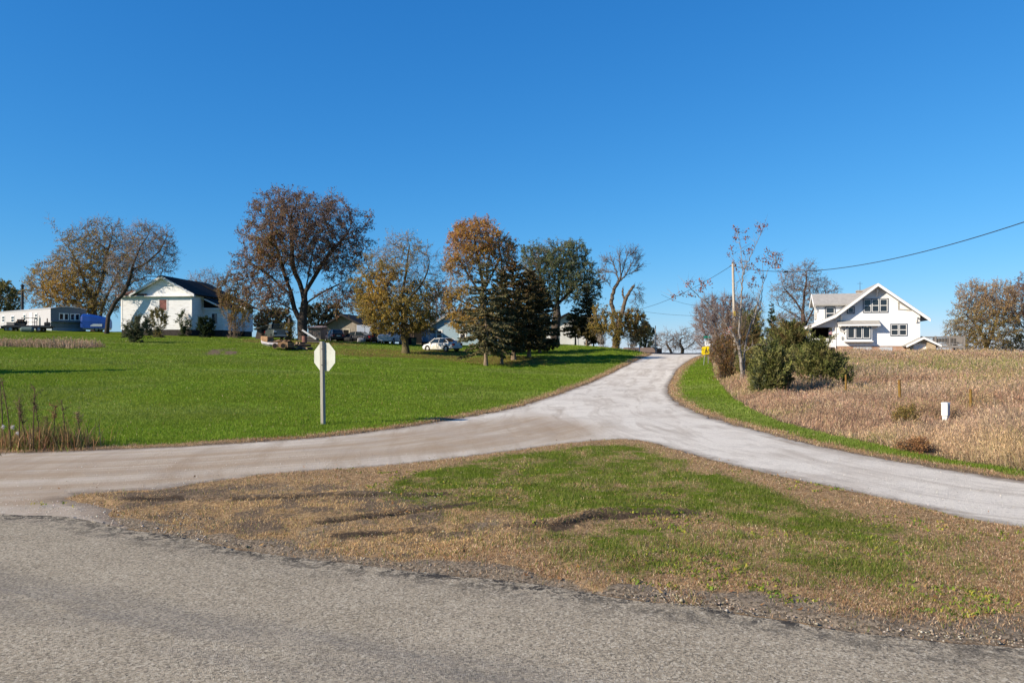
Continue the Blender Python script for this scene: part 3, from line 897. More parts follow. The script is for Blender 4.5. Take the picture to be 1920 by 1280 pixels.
def tubes(A, B, ra, rb, k):
    n = len(A)
    d = B - A; d /= np.linalg.norm(d, axis=1)[:, None] + 1e-9
    h = np.where(np.abs(d[:, 2:3]) < 0.9, np.array([[0, 0, 1.0]]), np.array([[1.0, 0, 0]]))
    u = np.cross(d, h); u /= np.linalg.norm(u, axis=1)[:, None] + 1e-9
    w = np.cross(d, u)
    t = np.arange(k) * 2 * np.pi / k
    ring = u[:, None] * np.cos(t)[None, :, None] + w[:, None] * np.sin(t)[None, :, None]
    V = np.concatenate([A[:, None] + ring * ra[:, None, None], B[:, None] + ring * rb[:, None, None]], 1)
    o = (np.arange(n) * 2 * k)[:, None]
    i = np.arange(k); j = (i + 1) % k
    Fq = np.stack([o + i, o + j, o + k + j, o + k + i], -1).reshape(-1, 4)
    return V.reshape(-1, 3), Fq
def cones(A, B, ra):
    """three-sided tapering twigs"""
    n = len(A)
    d = B - A; d /= np.linalg.norm(d, axis=1)[:, None] + 1e-9
    h = np.where(np.abs(d[:, 2:3]) < 0.9, np.array([[0, 0, 1.0]]), np.array([[1.0, 0, 0]]))
    u = np.cross(d, h); u /= np.linalg.norm(u, axis=1)[:, None] + 1e-9
    w = np.cross(d, u)
    t = np.arange(3) * 2 * np.pi / 3
    ring = u[:, None] * np.cos(t)[None, :, None] + w[:, None] * np.sin(t)[None, :, None]
    V = np.concatenate([A[:, None] + ring * ra[:, None, None], B[:, None]], 1)
    o = (np.arange(n) * 4)[:, None]
    i = np.arange(3); j = (i + 1) % 3
    return V.reshape(-1, 3), np.stack([o + i, o + j, np.broadcast_to(o + 3, (n, 3))], -1).reshape(-1, 3)
def merge(parts):
    Vs, Fs, n = [], [], 0
    for V, Fc in parts:
        Vs.append(V); Fs.append(Fc + n); n += len(V)
    return np.concatenate(Vs), Fs
def rdir(g, n):
    v = g.normal(0, 1, (n, 3))
    return v / np.linalg.norm(v, axis=1)[:, None]
def leaf_faces(Pn, size, g, droop=0.0, aspect=0.6, axis=None):
    """diamond leaves; axis = growth direction of each"""
    n = len(Pn)
    d = rdir(g, n) if axis is None else axis + rdir(g, n) * 0.5
    d[:, 2] -= droop
    d /= np.linalg.norm(d, axis=1)[:, None] + 1e-9
    s = np.cross(d, rdir(g, n)); s /= np.linalg.norm(s, axis=1)[:, None] + 1e-9
    L = size[:, None]
    a = Pn; c = Pn + d * L
    m = Pn + d * L * 0.45
    V = np.stack([a, m + s * L * aspect * 0.5, c, m - s * L * aspect * 0.5], 1).reshape(-1, 3)
    k = (np.arange(n) * 4)[:, None]
    return V, k + np.arange(4)

def bark(name, c1, c2):
    if name in MATS: return MATS[name]
    n = NT(name, 0.95, 0.1)
    co = n.coord('Object', (6, 6, 1.2))
    n.base(n.mix(n.rng(n.noise(2.2, 5, 0.7, co), 0.35, 0.65), (*c1, 1), (*c2, 1)))
    n.bump(n.noise(5, 4, 0.7, co), 0.8, 0.05)
    MATS[name] = n.m
    return n.m
BARK = bark('grey_bark', (.055, .043, .034), (.125, .10, .08))
BARKD = bark('dark_bark', (.035, .028, .023), (.085, .068, .055))
BARKL = bark('pale_bark', (.16, .135, .115), (.34, .30, .26))
TWIG = bark('purple_grey_twigs', (.15, .112, .095), (.26, .205, .175))
BARKT = bark('tan_bark', (.13, .095, .065), (.27, .205, .145))
LEAF = leafmat('autumn_leaves', 0.35)
NEEDLE = leafmat('needles', 0.12, 0.8)

def ellipsoids(g, ells, n, shell=0.35):
    """points in a union of ellipsoids, somewhat denser toward the outside"""
    vol = np.array([e[3] * e[4] * e[5] for e in ells]); k = g.choice(len(ells), n, p=vol / vol.sum())
    E = np.array(ells)[k]
    r = g.uniform(0, 1, n) ** shell
    return E[:, :3] + rdir(g, n) * r[:, None] * E[:, 3:6]

def crown_px(spec, base, d, depth=1.0, g=None):
    """outline blobs measured in photo pixels (cx, cy, rx, ry) -> ellipsoids in metres about the tree's base"""
    s = d / F
    out = []
    for i, q in enumerate(spec):
        cx, cy, rx, ry = q[:4]
        off = q[4] if len(q) > 4 else (g.uniform(-0.25, 0.25) * rx * s if g is not None and i else 0)
        out.append(((cx - CX) * s - base.x, off, CAMZ + (HY - cy) * s - base.z, rx * s, rx * s * depth, ry * s))
    return out
def pxl(base, d, pts):
    """a limb's course: (px, py[, depth offset in m]) -> points about the base"""
    s = d / F
    return [((q[0] - CX) * s - base.x, q[2] if len(q) > 2 else 0.0, CAMZ + (HY - q[1]) * s - base.z) for q in pts]

def tree(name, label, cat, px, d, crown, n_att=900, trunk=None, trunk_r=0.3, limbs=(), D=0.45, twigs=3, twig_len=(0.3, 0.9), leaves=0, leaf=(0.12, 0.22), pal=None,
         mask=None, barkm=None, seed=1, group=None, droop=0.1, tip=0.011, up=0.03, dk=None, shell=0.4, sub=2, depth=1.0, tw_r=0.011, cl=1.6, crown_label=None, base=None, twigm=None):
    g = np.random.default_rng(seed)
    b = base if base is not None else onland(px, d)
    b = Vector(b); b.z -= 0.05
    root = thing(name, label, cat, b, 0, group)
    ells = crown_px(crown, b, d, depth, g)
    n_att = int(n_att * 1.9); D = D * 0.82; leaves = int(leaves * 5.5); leaf = (leaf[0] * .66, leaf[1] * .72)
    att = ellipsoids(g, ells, n_att, shell)
    att = att[att[:, 2] > 0.25]
    tr = pxl(b, d, trunk) if trunk else [(0, 0, 0), (g.normal(0, .05), g.normal(0, .05), ells[0][2] * 0.45)]
    tr[0] = (0, 0, 0)
    st = [tr] + [pxl(b, d, l) for l in limbs]
    N, par = grow(att, st, D, D * 7, dk or D * 1.7, up=up, seed=seed)
    kids = np.zeros(len(N), int); np.add.at(kids, par[par >= 0], 1)
    nt = max(2, int((kids == 0).sum()))
    ex = float(np.clip(math.log(nt) / math.log(trunk_r / tip), 1.5, 2.8))
    r = radii(N, par, tip, ex)
    k = trunk_r / r[0]
    r = np.maximum(r * (1 + (k - 1) * np.clip(r / r[0], 0, 1)), tip * 0.9)
    ch = np.arange(len(N))[par >= 0]; pa = par[par >= 0]
    A, B = N[pa], N[ch]
    rb = r[ch]; ra = np.minimum(r[pa], rb * 1.3)
    root_seg = pa == 0
    ra = np.where(root_seg, r[pa] * 1.35, ra)
    thick = rb > 0.05
    parts = [tubes(A[thick], B[thick] + (B[thick] - A[thick]) * 0.04, ra[thick], rb[thick], 7), tubes(A[~thick], B[~thick], ra[~thick], rb[~thick], 4)]
    V, Fs = merge(parts)
    link('trunk', mesh_np('trunk', V, Fs, barkm or BARK, smooth=False), root)
    parts = []
    # twigs from the outer wood
    out = np.nonzero(rb <= max(0.05, np.quantile(rb, 0.5)))[0]
    T0 = np.repeat(B[out], twigs, 0)
    tw_r = tw_r * 1.35
    dirs = np.repeat(B[out] - A[out], twigs, 0); dirs /= np.linalg.norm(dirs, axis=1)[:, None] + 1e-9
    td = dirs * 0.9 + rdir(g, len(T0)) * 0.8; td[:, 2] += 0.12
    td /= np.linalg.norm(td, axis=1)[:, None]
    L = g.uniform(*twig_len, len(T0))
    T1 = T0 + td * L[:, None]
    if twigs:
        parts.append(cones(T0, T1, np.full(len(T0), tw_r)))
        if sub:
            S0 = np.repeat(T0 + (T1 - T0) * 0.45, sub, 0) + np.repeat(T1 - T0, sub, 0) * g.uniform(-0.1, 0.4, (len(T0) * sub, 1))
            sd = np.repeat(td, sub, 0) + rdir(g, len(S0)) * 0.7
            sd /= np.linalg.norm(sd, axis=1)[:, None]
            S1 = S0 + sd * (np.repeat(L, sub) * g.uniform(0.35, 0.7, len(S0)))[:, None]
            parts.append(cones(S0, S1, np.full(len(S0), tw_r * 0.7)))
        else: S0, S1 = T0, T1
    if parts:
        V, Fs = merge(parts)
        link('twigs', mesh_np('twigs', V, Fs, twigm or TWIG, smooth=False), root)
    if leaves:
        Q0, Q1 = (np.concatenate([T0, S0]), np.concatenate([T1, S1]))
        kk = g.integers(0, len(Q0), leaves)
        pos = Q0[kk] + (Q1[kk] - Q0[kk]) * g.uniform(0.2, 1.05, (leaves, 1)) + g.normal(0, 0.05, (leaves, 3))
        lo = N.min(0); hi = N.max(0)
        q = (pos - lo) / (hi - lo + 1e-6)
        # clumps: leaves hang on in some places and have gone from others
        cn = fbm(pos[:, 0] + pos[:, 1] * 0.7, pos[:, 2] + pos[:, 1] * 0.4, cl, 2, seed)
        pr = sstep(cn, 0.18, 0.55)
        if mask is not None: pr = pr * mask(q, pos)
        keep = g.uniform(0, 1, leaves) < pr
        pos, q = pos[keep], q[keep]
        n = len(pos)
        cols = pal(q, n, g, pos) if callable(pal) else pick(pal, n, 0.25)
        cols = cols * (0.95 + 0.45 * fbm(pos[:, 0] + 9, pos[:, 2] + pos[:, 1], 1.1, 2, seed + 5))[:, None]
        V, Fc = leaf_faces(pos, g.uniform(*leaf, n), g, droop)
        me = mesh_np('crown', V, Fc, LEAF, np.repeat(cols, 4, 0))
        prop(link('crown', me, root), label=crown_label)
    return root

def spruce(name, label, px, d, top, rad, seed, pal, trunk_r=0.2, skirt=0.9, base=None, group=None, lean=0.0, brown_top=0.0, dens=1.0, droop=0.25, spray=(0.22, 0.5), tpow=0.9, barkm=None, cat='conifer', open_=0.0):
    """an excurrent conifer: whorls of drooping branches clothed in needle sprays. top: photo row of its tip, rad: widest radius in photo pixels"""
    g = np.random.default_rng(seed)
    b = Vector(base) if base is not None else onland(px, d)
    b.z -= 0.04
    s = d / F
    H = CAMZ + (HY - top) * s - b.z
    Rm = rad * s
    root = thing(name, label, cat, b, 0, group)
    prof = [(0, trunk_r), (H * 0.3, trunk_r * 0.72), (H * 0.7, trunk_r * 0.32), (H, 0.012)]
    ax = lambda z: lean * (z / H) ** 1.5
    parts = []
    zz = np.linspace(0, H, 16); rr = np.interp(zz, [p[0] for p in prof], [p[1] for p in prof]); rr[0] *= 1.3
    C = np.stack([ax(zz), 0 * zz, zz], 1)
    parts.append(tubes(C[:-1], C[1:], rr[:-1], rr[1:], 8))
    A, B, ra, rb, pos, axis, hh = [], [], [], [], [], [], []
    z = skirt
    while z < H - 0.1:
        t = (z - skirt) / (H - skirt)
        Lr = Rm * ((1 - t) ** tpow) * (0.55 + 0.45 * min(1, (t + 0.08) / 0.22)) + 0.06
        nb = int(g.integers(5, 8))
        a0 = g.uniform(0, 6.28)
        for i in range(nb):
            a = a0 + i * 6.283 / nb + g.normal(0, 0.2)
            L = Lr * g.uniform(0.72, 1.12) * (1 if g.uniform() > open_ else 0.5)
            p = np.array([ax(z), 0, max(0.3, z + g.normal(0, .16))])
            dx = np.array([math.cos(a), math.sin(a), 0])
            ns = max(2, int(L / 0.35))
            rise = 0.35 * t - droop * (1 - t) * 0.6
            q = p.copy(); prev = q
            for k in range(1, ns + 1):
                u = k / ns
                q = p + dx * L * u + np.array([0, 0, L * (rise * u - droop * 0.5 * u * u + 0.22 * u ** 3)]) + g.normal(0, 0.02, 3)
                A.append(prev); B.append(q); r0 = 0.035 * (1 - u) * min(1, L / 1.5) + 0.008
                ra.append(r0 * 1.2); rb.append(r0)
                m = max(2, int(dens * L / ns * 26 * (0.5 + u)))
                f = g.uniform(0, 1, m)[:, None]
                pp = prev + (q - prev) * f
                side = np.array([-dx[1], dx[0], 0])
                dd = dx[None] * g.uniform(0.1, 0.9, (m, 1)) + side[None] * g.normal(0, 0.75, (m, 1)) + np.array([0, 0, -0.25])[None] * g.uniform(-1.2, 3.2, (m, 1))
                pos.append(pp); axis.append(dd); hh.append(np.full(m, t))
                prev = q
        z += (0.30 + 0.10 * (1 - t)) * g.uniform(0.8, 1.2) * max(0.6, min(1.3, H / 9))
    if A:
        parts.append(tubes(np.array(A), np.array(B), np.array(ra), np.array(rb), 4))
    V, Fs = merge(parts)
    link('trunk', mesh_np('trunk', V, Fs, barkm or BARKT), root)
    pos = np.concatenate(pos); axis = np.concatenate(axis); hh = np.concatenate(hh)
    axis /= np.linalg.norm(axis, axis=1)[:, None] + 1e-9
    n = len(pos)
    size = g.uniform(*spray, n) * (0.6 + 0.4 * (1 - hh))
    col = pick(pal, n, 0.3) * (0.75 + 0.5 * fbm(pos[:, 0] + pos[:, 1], pos[:, 2] * 1.5, 0.9, 2, seed))[:, None]
    if brown_top:
        m = (g.uniform(0, 1, n) < brown_top * sstep(hh, 0.45, 0.85)) & (fbm(pos[:, 0] * 1.3 + pos[:, 1], pos[:, 2], 0.5, 2, seed + 3) > 0.45)
        col = np.where(m[:, None], pick([(.10, .055, .02), (.14, .08, .03), (.07, .045, .02)], n, 0.2), col)
    V, Fc = leaf_faces(pos, size, g, 0.1, 0.34, axis)
    link('crown', mesh_np('crown', V, Fc, NEEDLE, np.repeat(col, 4, 0)), root)
    return root

def cedar(name, label, px, d, blobs, seed, n=260, pal=None, stems=1, base=None, group=None, spray=(0.06, 0.17), per=70, up=0.55, dep=1.0, barkm=None, cat='cedar', trunk_r=0.09):
    """a bushy red cedar: many ascending shoots clothed in short scaly sprays"""
    g = np.random.default_rng(seed)
    b = Vector(base) if base is not None else onland(px, d)
    b.z -= 0.04
    root = thing(name, label, cat, b, 0, group)
    ells = crown_px(blobs, b, d, dep, g)
    tips = ellipsoids(g, ells, n, 0.3)
    far = g.uniform(0, 1, n) < 0.3
    tips[far, 2] += g.uniform(0.05, 0.6, far.sum()); tips[far, :2] *= g.uniform(1.0, 1.22, (far.sum(), 1))
    tips = tips[tips[:, 2] > 0.1]
    n = len(tips)
    topz = max(e[2] + e[5] for e in ells)
    sx = g.normal(0, 0.12 * (stems > 1) + 0.02, (n, 2))
    hr = np.hypot(tips[:, 0], tips[:, 1])
    z0 = np.clip(tips[:, 2] - hr * up * g.uniform(0.8, 1.6, n), 0.05, topz * 0.9)
    cx = np.interp(z0, [0, topz], [0, ells[0][0] * 0.6])
    A = np.stack([cx + sx[:, 0], sx[:, 1], z0], 1)
    mid = A + (tips - A) * 0.5; mid[:, 2] -= 0.10 * np.linalg.norm(tips - A, axis=1)
    parts = [tubes(A, mid, np.full(n, 0.022), np.full(n, 0.014), 4), tubes(mid, tips, np.full(n, 0.014), np.full(n, 0.006), 4)]
    zz = np.linspace(0, topz * 0.92, 9); C = np.stack([np.interp(zz, [0, topz], [0, ells[0][0] * 0.6]), 0 * zz, zz], 1)
    rr = np.linspace(trunk_r, 0.015, 9)
    parts.append(tubes(C[:-1], C[1:], rr[:-1], rr[1:], 6))
    V, Fs = merge(parts)
    link('trunk', mesh_np('trunk', V, Fs, barkm or BARKT), root)
    m = int(per * 1.7)
    u = g.uniform(0.25, 1.0, (n, m)) ** 0.8
    u2 = np.clip(u * 2, 0, 1)[..., None]; u3 = np.clip(u * 2 - 1, 0, 1)[..., None]
    pos = A[:, None] * (1 - u2) + mid[:, None] * u2 + (tips - mid)[:, None] * u3
    pos = pos + g.normal(0, 0.07, pos.shape) * (1.3 - u[..., None]) * 1.6
    dirn = (tips - A); dirn /= np.linalg.norm(dirn, axis=1)[:, None] + 1e-9
    ax_ = np.repeat(dirn, m, 0) * 0.8 + rdir(g, n * m) * 0.7; ax_[:, 2] += 0.3
    ax_ /= np.linalg.norm(ax_, axis=1)[:, None]
    pos = pos.reshape(-1, 3)
    k = len(pos)
    tone = np.repeat(g.uniform(0.7, 1.35, n), m)
    pc = pick(pal, n, 0.15)
    col = np.repeat(pc, m, 0) * tone[:, None] * g.uniform(0.8, 1.2, (k, 1))
    V, Fc = leaf_faces(pos, g.uniform(*spray, k), g, -0.05, 0.24, ax_)
    link('crown', mesh_np('crown', V, Fc, NEEDLE, np.repeat(col, 4, 0)), root)
    return root

def shrub(name, label, px, d, blobs, seed, stems=14, twigs=5, leaves=0, pal=None, leaf=(0.08, 0.16), barkm=None, n_att=420, D=0.22, cat='shrub', group=None, base=None, mask=None, tw_r=0.008, twig_len=(0.2, 0.6), trunk_r=0.05, droop=0.1, cl=1.0, depth=1.0):
    """many stems fanning from one foot"""
    g = np.random.default_rng(seed)
    b = Vector(base) if base is not None else onland(px, d)
    b.z -= 0.03
    root = thing(name, label, cat, b, 0, group)
    ells = crown_px(blobs, b, d, depth, g)
    leaves = int(leaves * 2.4); leaf = (leaf[0] * .66, leaf[1] * .7)
    att = ellipsoids(g, ells, n_att, 0.4)
    att = att[att[:, 2] > 0.15]
    ex = np.array([e[0] + e[3] for e in ells]).max(); nx = np.array([e[0] - e[3] for e in ells]).min()
    st = [[(0, 0, 0), (0, 0, 0.12)]]
    for i in range(stems):
        p = ellipsoids(g, ells, 1, 0.5)[0]
        f0 = np.array([g.uniform(nx, ex) * 0.25, g.normal(0, 0.2), 0.02])
        st.append([f0, f0 + (p - f0) * 0.35 + np.array([0, 0, 0.15])])
    N, par = [], []
    nodes = []
    off = 0
    # each stem rooted on its own
    segs = []
    for pl in st:
        segs.append(pl)
    N, par = grow(att, segs[:1] + [[(0, 0, 0.05)] + list(map(tuple, s)) for s in segs[1:]], D, D * 8, D * 1.7, up=0.06, seed=seed)
    r = np.clip(radii(N, par, 0.008, 2.3), 0.006, trunk_r)
    ch = np.arange(len(N))[par >= 0]; pa = par[par >= 0]
    A, B = N[pa], N[ch]
    parts = [tubes(A, B, np.minimum(r[pa], r[ch] * 1.3), r[ch], 4)]
    out = np.nonzero(r[ch] < 0.03)[0]
    if not len(out): print("EMPTY SHRUB", label, len(N), len(att)); out = np.arange(len(ch))
    T0 = np.repeat(B[out], twigs, 0); dirs = np.repeat(B[out] - A[out], twigs, 0)
    dirs /= np.linalg.norm(dirs, axis=1)[:, None] + 1e-9
    td = dirs + rdir(g, len(T0)) * 0.75; td[:, 2] += 0.2
    td /= np.linalg.norm(td, axis=1)[:, None]
    T1 = T0 + td * g.uniform(*twig_len, len(T0))[:, None]
    parts.append(cones(T0, T1, np.full(len(T0), tw_r)))
    V, Fs = merge(parts)
    link('stems', mesh_np('stems', V, Fs, barkm or BARK), root)
    if leaves:
        kk = g.integers(0, len(T0), leaves)
        pos = T0[kk] + (T1[kk] - T0[kk]) * g.uniform(0.1, 1.05, (leaves, 1)) + g.normal(0, 0.04, (leaves, 3))
        lo, hi = N.min(0), N.max(0); q = (pos - lo) / (hi - lo + 1e-6)
        pr = sstep(fbm(pos[:, 0] + pos[:, 1] * .7, pos[:, 2] + pos[:, 1] * .4, cl, 2, seed), 0.2, 0.55)
        if mask is not None: pr = pr * mask(q, pos)
        keep = g.uniform(0, 1, leaves) < pr
        pos, q = pos[keep], q[keep]; n = len(pos)
        cols = pal(q, n, g, pos) if callable(pal) else pick(pal, n, 0.25)
        V, Fc = leaf_faces(pos, g.uniform(*leaf, n), g, droop)
        link('crown', mesh_np('crown', V, Fc, LEAF, np.repeat(cols, 4, 0)), root)
    return root

def blend2(pa, pb, f):
    """palette that goes over from pa to pb where f(q, pos) -> 0..1"""
    def fn(q, n, g, pos):
        w = f(q, pos)
        return np.where((g.uniform(0, 1, n) < w)[:, None], pick(pb, n, 0.25), pick(pa, n, 0.25))
    return fn
GOLD = [(.43, .26, .045), (.52, .33, .06), (.35, .21, .04), (.31, .22, .05)]
OLIVE = [(.19, .155, .042), (.25, .20, .055), (.14, .12, .035), (.29, .215, .06)]
RUST = [(.24, .105, .04), (.19, .085, .04), (.30, .14, .05), (.15, .075, .04)]
PURPLE = [(.165, .105, .085), (.20, .125, .095), (.12, .085, .075), (.25, .15, .09)]
GREYGRN = [(.10, .11, .06), (.08, .095, .05), (.145, .15, .085)]
TGREEN = [(.095, .12, .05), (.125, .15, .065), (.075, .10, .045), (.17, .165, .07)]

# ------------------------------------------------------------------ the trees of the place
def build_trees():
    # left: behind the mobile home
    tree('hedgerow_tree', 'olive brown tree standing past the far end of the grey mobile home', 'tree', -8, 119, [(-5, 562, 42, 34), (20, 575, 22, 22)], 500, trunk_r=0.3, twigs=3, leaves=5200, leaf=(.18, .36), pal=OLIVE + TGREEN, seed=11)
    tree('spreading_tree', 'broad golden brown tree with a dead spire rising behind the mobile home', 'tree', 178, 117,
         [(185, 485, 75, 72), (125, 530, 66, 52), (85, 545, 50, 38), (245, 500, 45, 60), (200, 440, 45, 35), (120, 520, 30, 40), (180, 560, 60, 35)], 1900,
         trunk=[(178, 612), (176, 585), (177, 560), (182, 530)], trunk_r=0.6, limbs=[[(168, 612), (166, 580), (158, 550), (140, 520)], [(188, 612), (192, 575), (205, 545), (222, 510)], [(177, 592), (150, 572), (118, 562), (90, 555), (75, 530)], [(176, 570), (150, 510), (118, 452), (102, 428), (92, 412)], [(180, 555), (195, 510), (205, 460)], [(177, 580), (160, 540), (150, 500)]],
         D=0.6, twigs=4, twig_len=(.5, 1.4), leaves=21000, leaf=(.16, .34), seed=12, depth=0.8, tw_r=0.016, cl=2.4,
         pal=blend2(OLIVE + [(.20, .13, .05), (.15, .10, .05)], GOLD, lambda q, p: np.clip(0.15 + 1.0 * np.exp(-((q[:, 0] - .33) / .14) ** 2 - ((q[:, 2] - .40) / .22) ** 2), 0, 1)),
         mask=lambda q, p: np.clip(1.0 - 0.85 * q[:, 2] - 0.4 * sstep(q[:, 0], .6, .95), 0.12, .75))
    tree('leaning_tree', 'nearly bare dark tree leaning over the roof of the white gabled house', 'tree', 200, 103.5, [(285, 470, 50, 52), (312, 488, 22, 28), (262, 450, 35, 35), (228, 500, 30, 40), (215, 540, 24, 26)], 900,
         trunk=[(198, 612), (203, 592), (216, 566), (237, 540)], trunk_r=0.27, limbs=[[(237, 540), (248, 500), (262, 465), (278, 440)], [(232, 546), (250, 528), (275, 518), (300, 519), (306, 500)], [(248, 505), (278, 490), (300, 470), (312, 445)]],
         D=0.5, twigs=4, twig_len=(.4, 1.2), leaves=1700, leaf=(.14, .26), pal=PURPLE + OLIVE, seed=13, barkm=BARKD, tw_r=0.014)
    tree('bare_tree', 'thin bare tree showing above the dark roof of the white gabled house', 'tree', 386, 140, [(385, 540, 38, 34), (415, 545, 25, 30)], 380, trunk_r=0.25, D=0.6, twigs=4, twig_len=(.5, 1.4), leaves=260, leaf=(.2, .3), pal=PURPLE, seed=14, barkm=BARK, tw_r=0.016)
    # around the white gabled house
    shrub('yard_shrub', 'loose grey green shrub on the lawn in front of the white gabled house', 256, 80, [(256, 615, 25, 27), (262, 600, 15, 18), (272, 625, 14, 16)], 21, leaves=8200, pal=GREYGRN + [(.05, .06, .03)], leaf=(.12, .22), n_att=380, D=.25)
    shrub('yard_shrub', 'pale thin shrub between the grey green lawn shrub and the red window', 297, 97, [(297, 602, 19, 30), (285, 615, 14, 18)], 22, leaves=4200, pal=GREYGRN + OLIVE, leaf=(.14, .24), n_att=320, D=.3)
    shrub('yard_shrub', 'small green shrub against the white gabled wall near its right corner', 343, 103.5, [(343, 600, 13, 20), (350, 608, 10, 14)], 23, leaves=2600, pal=[(.05, .075, .025), (.07, .095, .035)], leaf=(.14, .22), n_att=220, D=.3)
    shrub('yard_shrub', 'round dark evergreen shrub at the corner below the small dark house window', 384, 102, [(384, 610, 17, 19), (392, 616, 12, 14)], 24, leaves=6200, pal=[(.022, .036, .014), (.035, .055, .02)], leaf=(.14, .24), n_att=300, D=.3)
    shrub('tall_shrub', 'tall brownish vase shaped shrub beside the dark roofed house', 436, 99, [(440, 560, 34, 44), (432, 535, 26, 28), (455, 585, 26, 34), (440, 610, 20, 18)], 25, stems=26, twigs=5, leaves=9500, n_att=620, D=.4, twig_len=(.4, 1.0), leaf=(.14, .26), barkm=BARKT, tw_r=0.013,
          pal=blend2(OLIVE + [(.19, .12, .06)], [(.22, .12, .06), (.16, .10, .06), (.26, .18, .06)], lambda q, p: 1 - q[:, 0]), mask=lambda q, p: sstep(q[:, 2], 0.1, 0.5))
    # the big tree
    tree('shade_tree', 'huge spreading purple brown shade tree standing above the wreck on the lawn', 'tree', 569, 95,
         [(565, 440, 112, 78), (500, 490, 62, 55), (640, 470, 58, 58), (462, 500, 34, 40), (530, 390, 62, 36), (612, 395, 55, 34), (505, 555, 52, 30), (640, 555, 48, 36), (670, 430, 36, 40)], 2600,
         trunk=[(569, 642), (567, 612), (570, 580), (572, 555), (578, 520), (585, 480)], trunk_r=0.62,
         limbs=[[(566, 606), (552, 578), (545, 545), (530, 500), (515, 450), (508, 410)], [(571, 570), (562, 530), (548, 480), (545, 430), (548, 395)], [(574, 545), (598, 505), (622, 470), (650, 440)], [(546, 552), (510, 520), (480, 500)], [(570, 572), (610, 545), (640, 530)], [(556, 585), (520, 565), (492, 568)]],
         D=0.55, twigs=4, twig_len=(.4, 1.1), leaves=30000, leaf=(.15, .30), seed=31, depth=0.9, barkm=BARKD, tw_r=0.014, cl=1.9, shell=0.42,
         pal=blend2([(.13, .085, .068), (.16, .10, .075), (.10, .07, .06), (.19, .12, .07)], RUST + OLIVE[:2], lambda q, p: np.clip(0.12 + 0.6 * np.exp(-((q[:, 0] - .25) / .2) ** 2 - ((q[:, 2] - .58) / .22) ** 2) + 0.8 * sstep(.35 - q[:, 2], 0, .2), 0, .95)),
         mask=lambda q, p: np.full(len(q), .62))
    # yellow brown tree on the lawn
    tree('yard_tree', 'yellow brown tree with a bare purple top growing beside the white sedan', 'tree', 761, 80,
         [(742, 575, 70, 55), (758, 490, 52, 55), (702, 540, 42, 40), (800, 520, 36, 62), (770, 600, 62, 26), (720, 500, 40, 40)], 1700,
         trunk=[(762, 664), (759, 640), (757, 610), (752, 570), (748, 530)], trunk_r=0.36, limbs=[[(757, 606), (735, 575), (708, 545), (680, 515)], [(757, 612), (790, 598), (825, 590)], [(754, 582), (785, 540), (805, 490)], [(752, 560), (762, 510), (768, 460)]],
         D=0.48, twigs=4, twig_len=(.4, 1.1), leaves=27000, leaf=(.11, .23), seed=32, tw_r=0.011, up=0.05,
         pal=blend2(OLIVE, GOLD + [(.20, .12, .045)], lambda q, p: np.clip(0.2 + 0.7 * np.exp(-((q[:, 0] - .3) / .2) ** 2 - ((q[:, 2] - .55) / .18) ** 2), 0, 1)),
         mask=lambda q, p: np.clip(1.15 - 1.25 * sstep(q[:, 2] + 0.35 * q[:, 0], .62, 1.05), 0.10, 1), barkm=bark('mossy_bark', (.075, .06, .03), (.16, .13, .07)))
    # orange crowned tree and the green tree behind the conifers
    tree('maple_tree', 'orange topped tree rising behind the group of dark conifers', 'tree', 906, 96,
         [(893, 455, 56, 40), (868, 490, 38, 40), (935, 480, 34, 40), (862, 555, 32, 48), (900, 425, 30, 18), (880, 600, 40, 30)], 1500,
         trunk=[(906, 652), (904, 590), (905, 540), (906, 500)], trunk_r=0.4, limbs=[[(905, 560), (880, 520), (862, 488)], [(905, 545), (925, 510), (938, 478)], [(905, 580), (875, 570), (852, 560)], [(905, 530), (895, 480), (890, 440)]],
         D=0.5, twigs=4, twig_len=(.4, 1.0), leaves=20000, leaf=(.13, .27), seed=33, up=0.09, tw_r=0.012, droop=-0.05,
         pal=blend2(GOLD + OLIVE[:2], [(.42, .22, .06), (.38, .17, .07), (.44, .27, .065), (.30, .13, .075)], lambda q, p: np.clip(0.1 + 0.7 * sstep(q[:, 2] + 0.25 * np.abs(q[:, 0] - .5), .5, 1.0), 0, 1)), mask=lambda q, p: np.full(len(q), .8))
    tree('green_tree', 'grey green leafy tree behind the conifers in front of the white clapboard shed', 'tree', 1040, 112,
         [(1030, 495, 55, 42), (1085, 525, 42, 48), (1000, 485, 28, 30), (1068, 475, 36, 28), (1100, 560, 25, 25), (1030, 545, 40, 30)], 1500,
         trunk=[(1039, 650), (1040, 625), (1044, 590), (1046, 550)], trunk_r=0.62, limbs=[[(1044, 590), (1025, 550), (1010, 510)], [(1045, 570), (1072, 545), (1098, 525)], [(1046, 550), (1050, 510), (1058, 470)]],
         D=0.55, twigs=4, twig_len=(.4, 1.1), leaves=22000, leaf=(.15, .30), seed=34, pal=TGREEN + [(.10, .13, .08), (.085, .115, .07)], mask=lambda q, p: np.full(len(q), .66), up=0.08, tw_r=0.013, droop=0.0)
    # conifers on the lawn
    G = 'conifers in a group on the lawn'
    CG = [(.105, .098, .042), (.140, .125, .055), (.165, .135, .060), (.115, .112, .062)]
    CD = [(.055, .052, .020), (.076, .066, .026), (.10, .074, .030)]
    spruce('spruce_tree', 'front left conifer of the lawn group with thin grey green boughs', 911, 68, 490, 66, 41, CG, 0.17, 1.55, group=G, open_=0.15, dens=2.4, droop=0.45, spray=(.16, .4), tpow=.62)
    spruce('spruce_tree', 'slim dark conifer second from the left of the lawn group', 941, 71, 505, 50, 42, CD, 0.13, 1.7, group=G, dens=2.4, droop=0.4, tpow=.62)
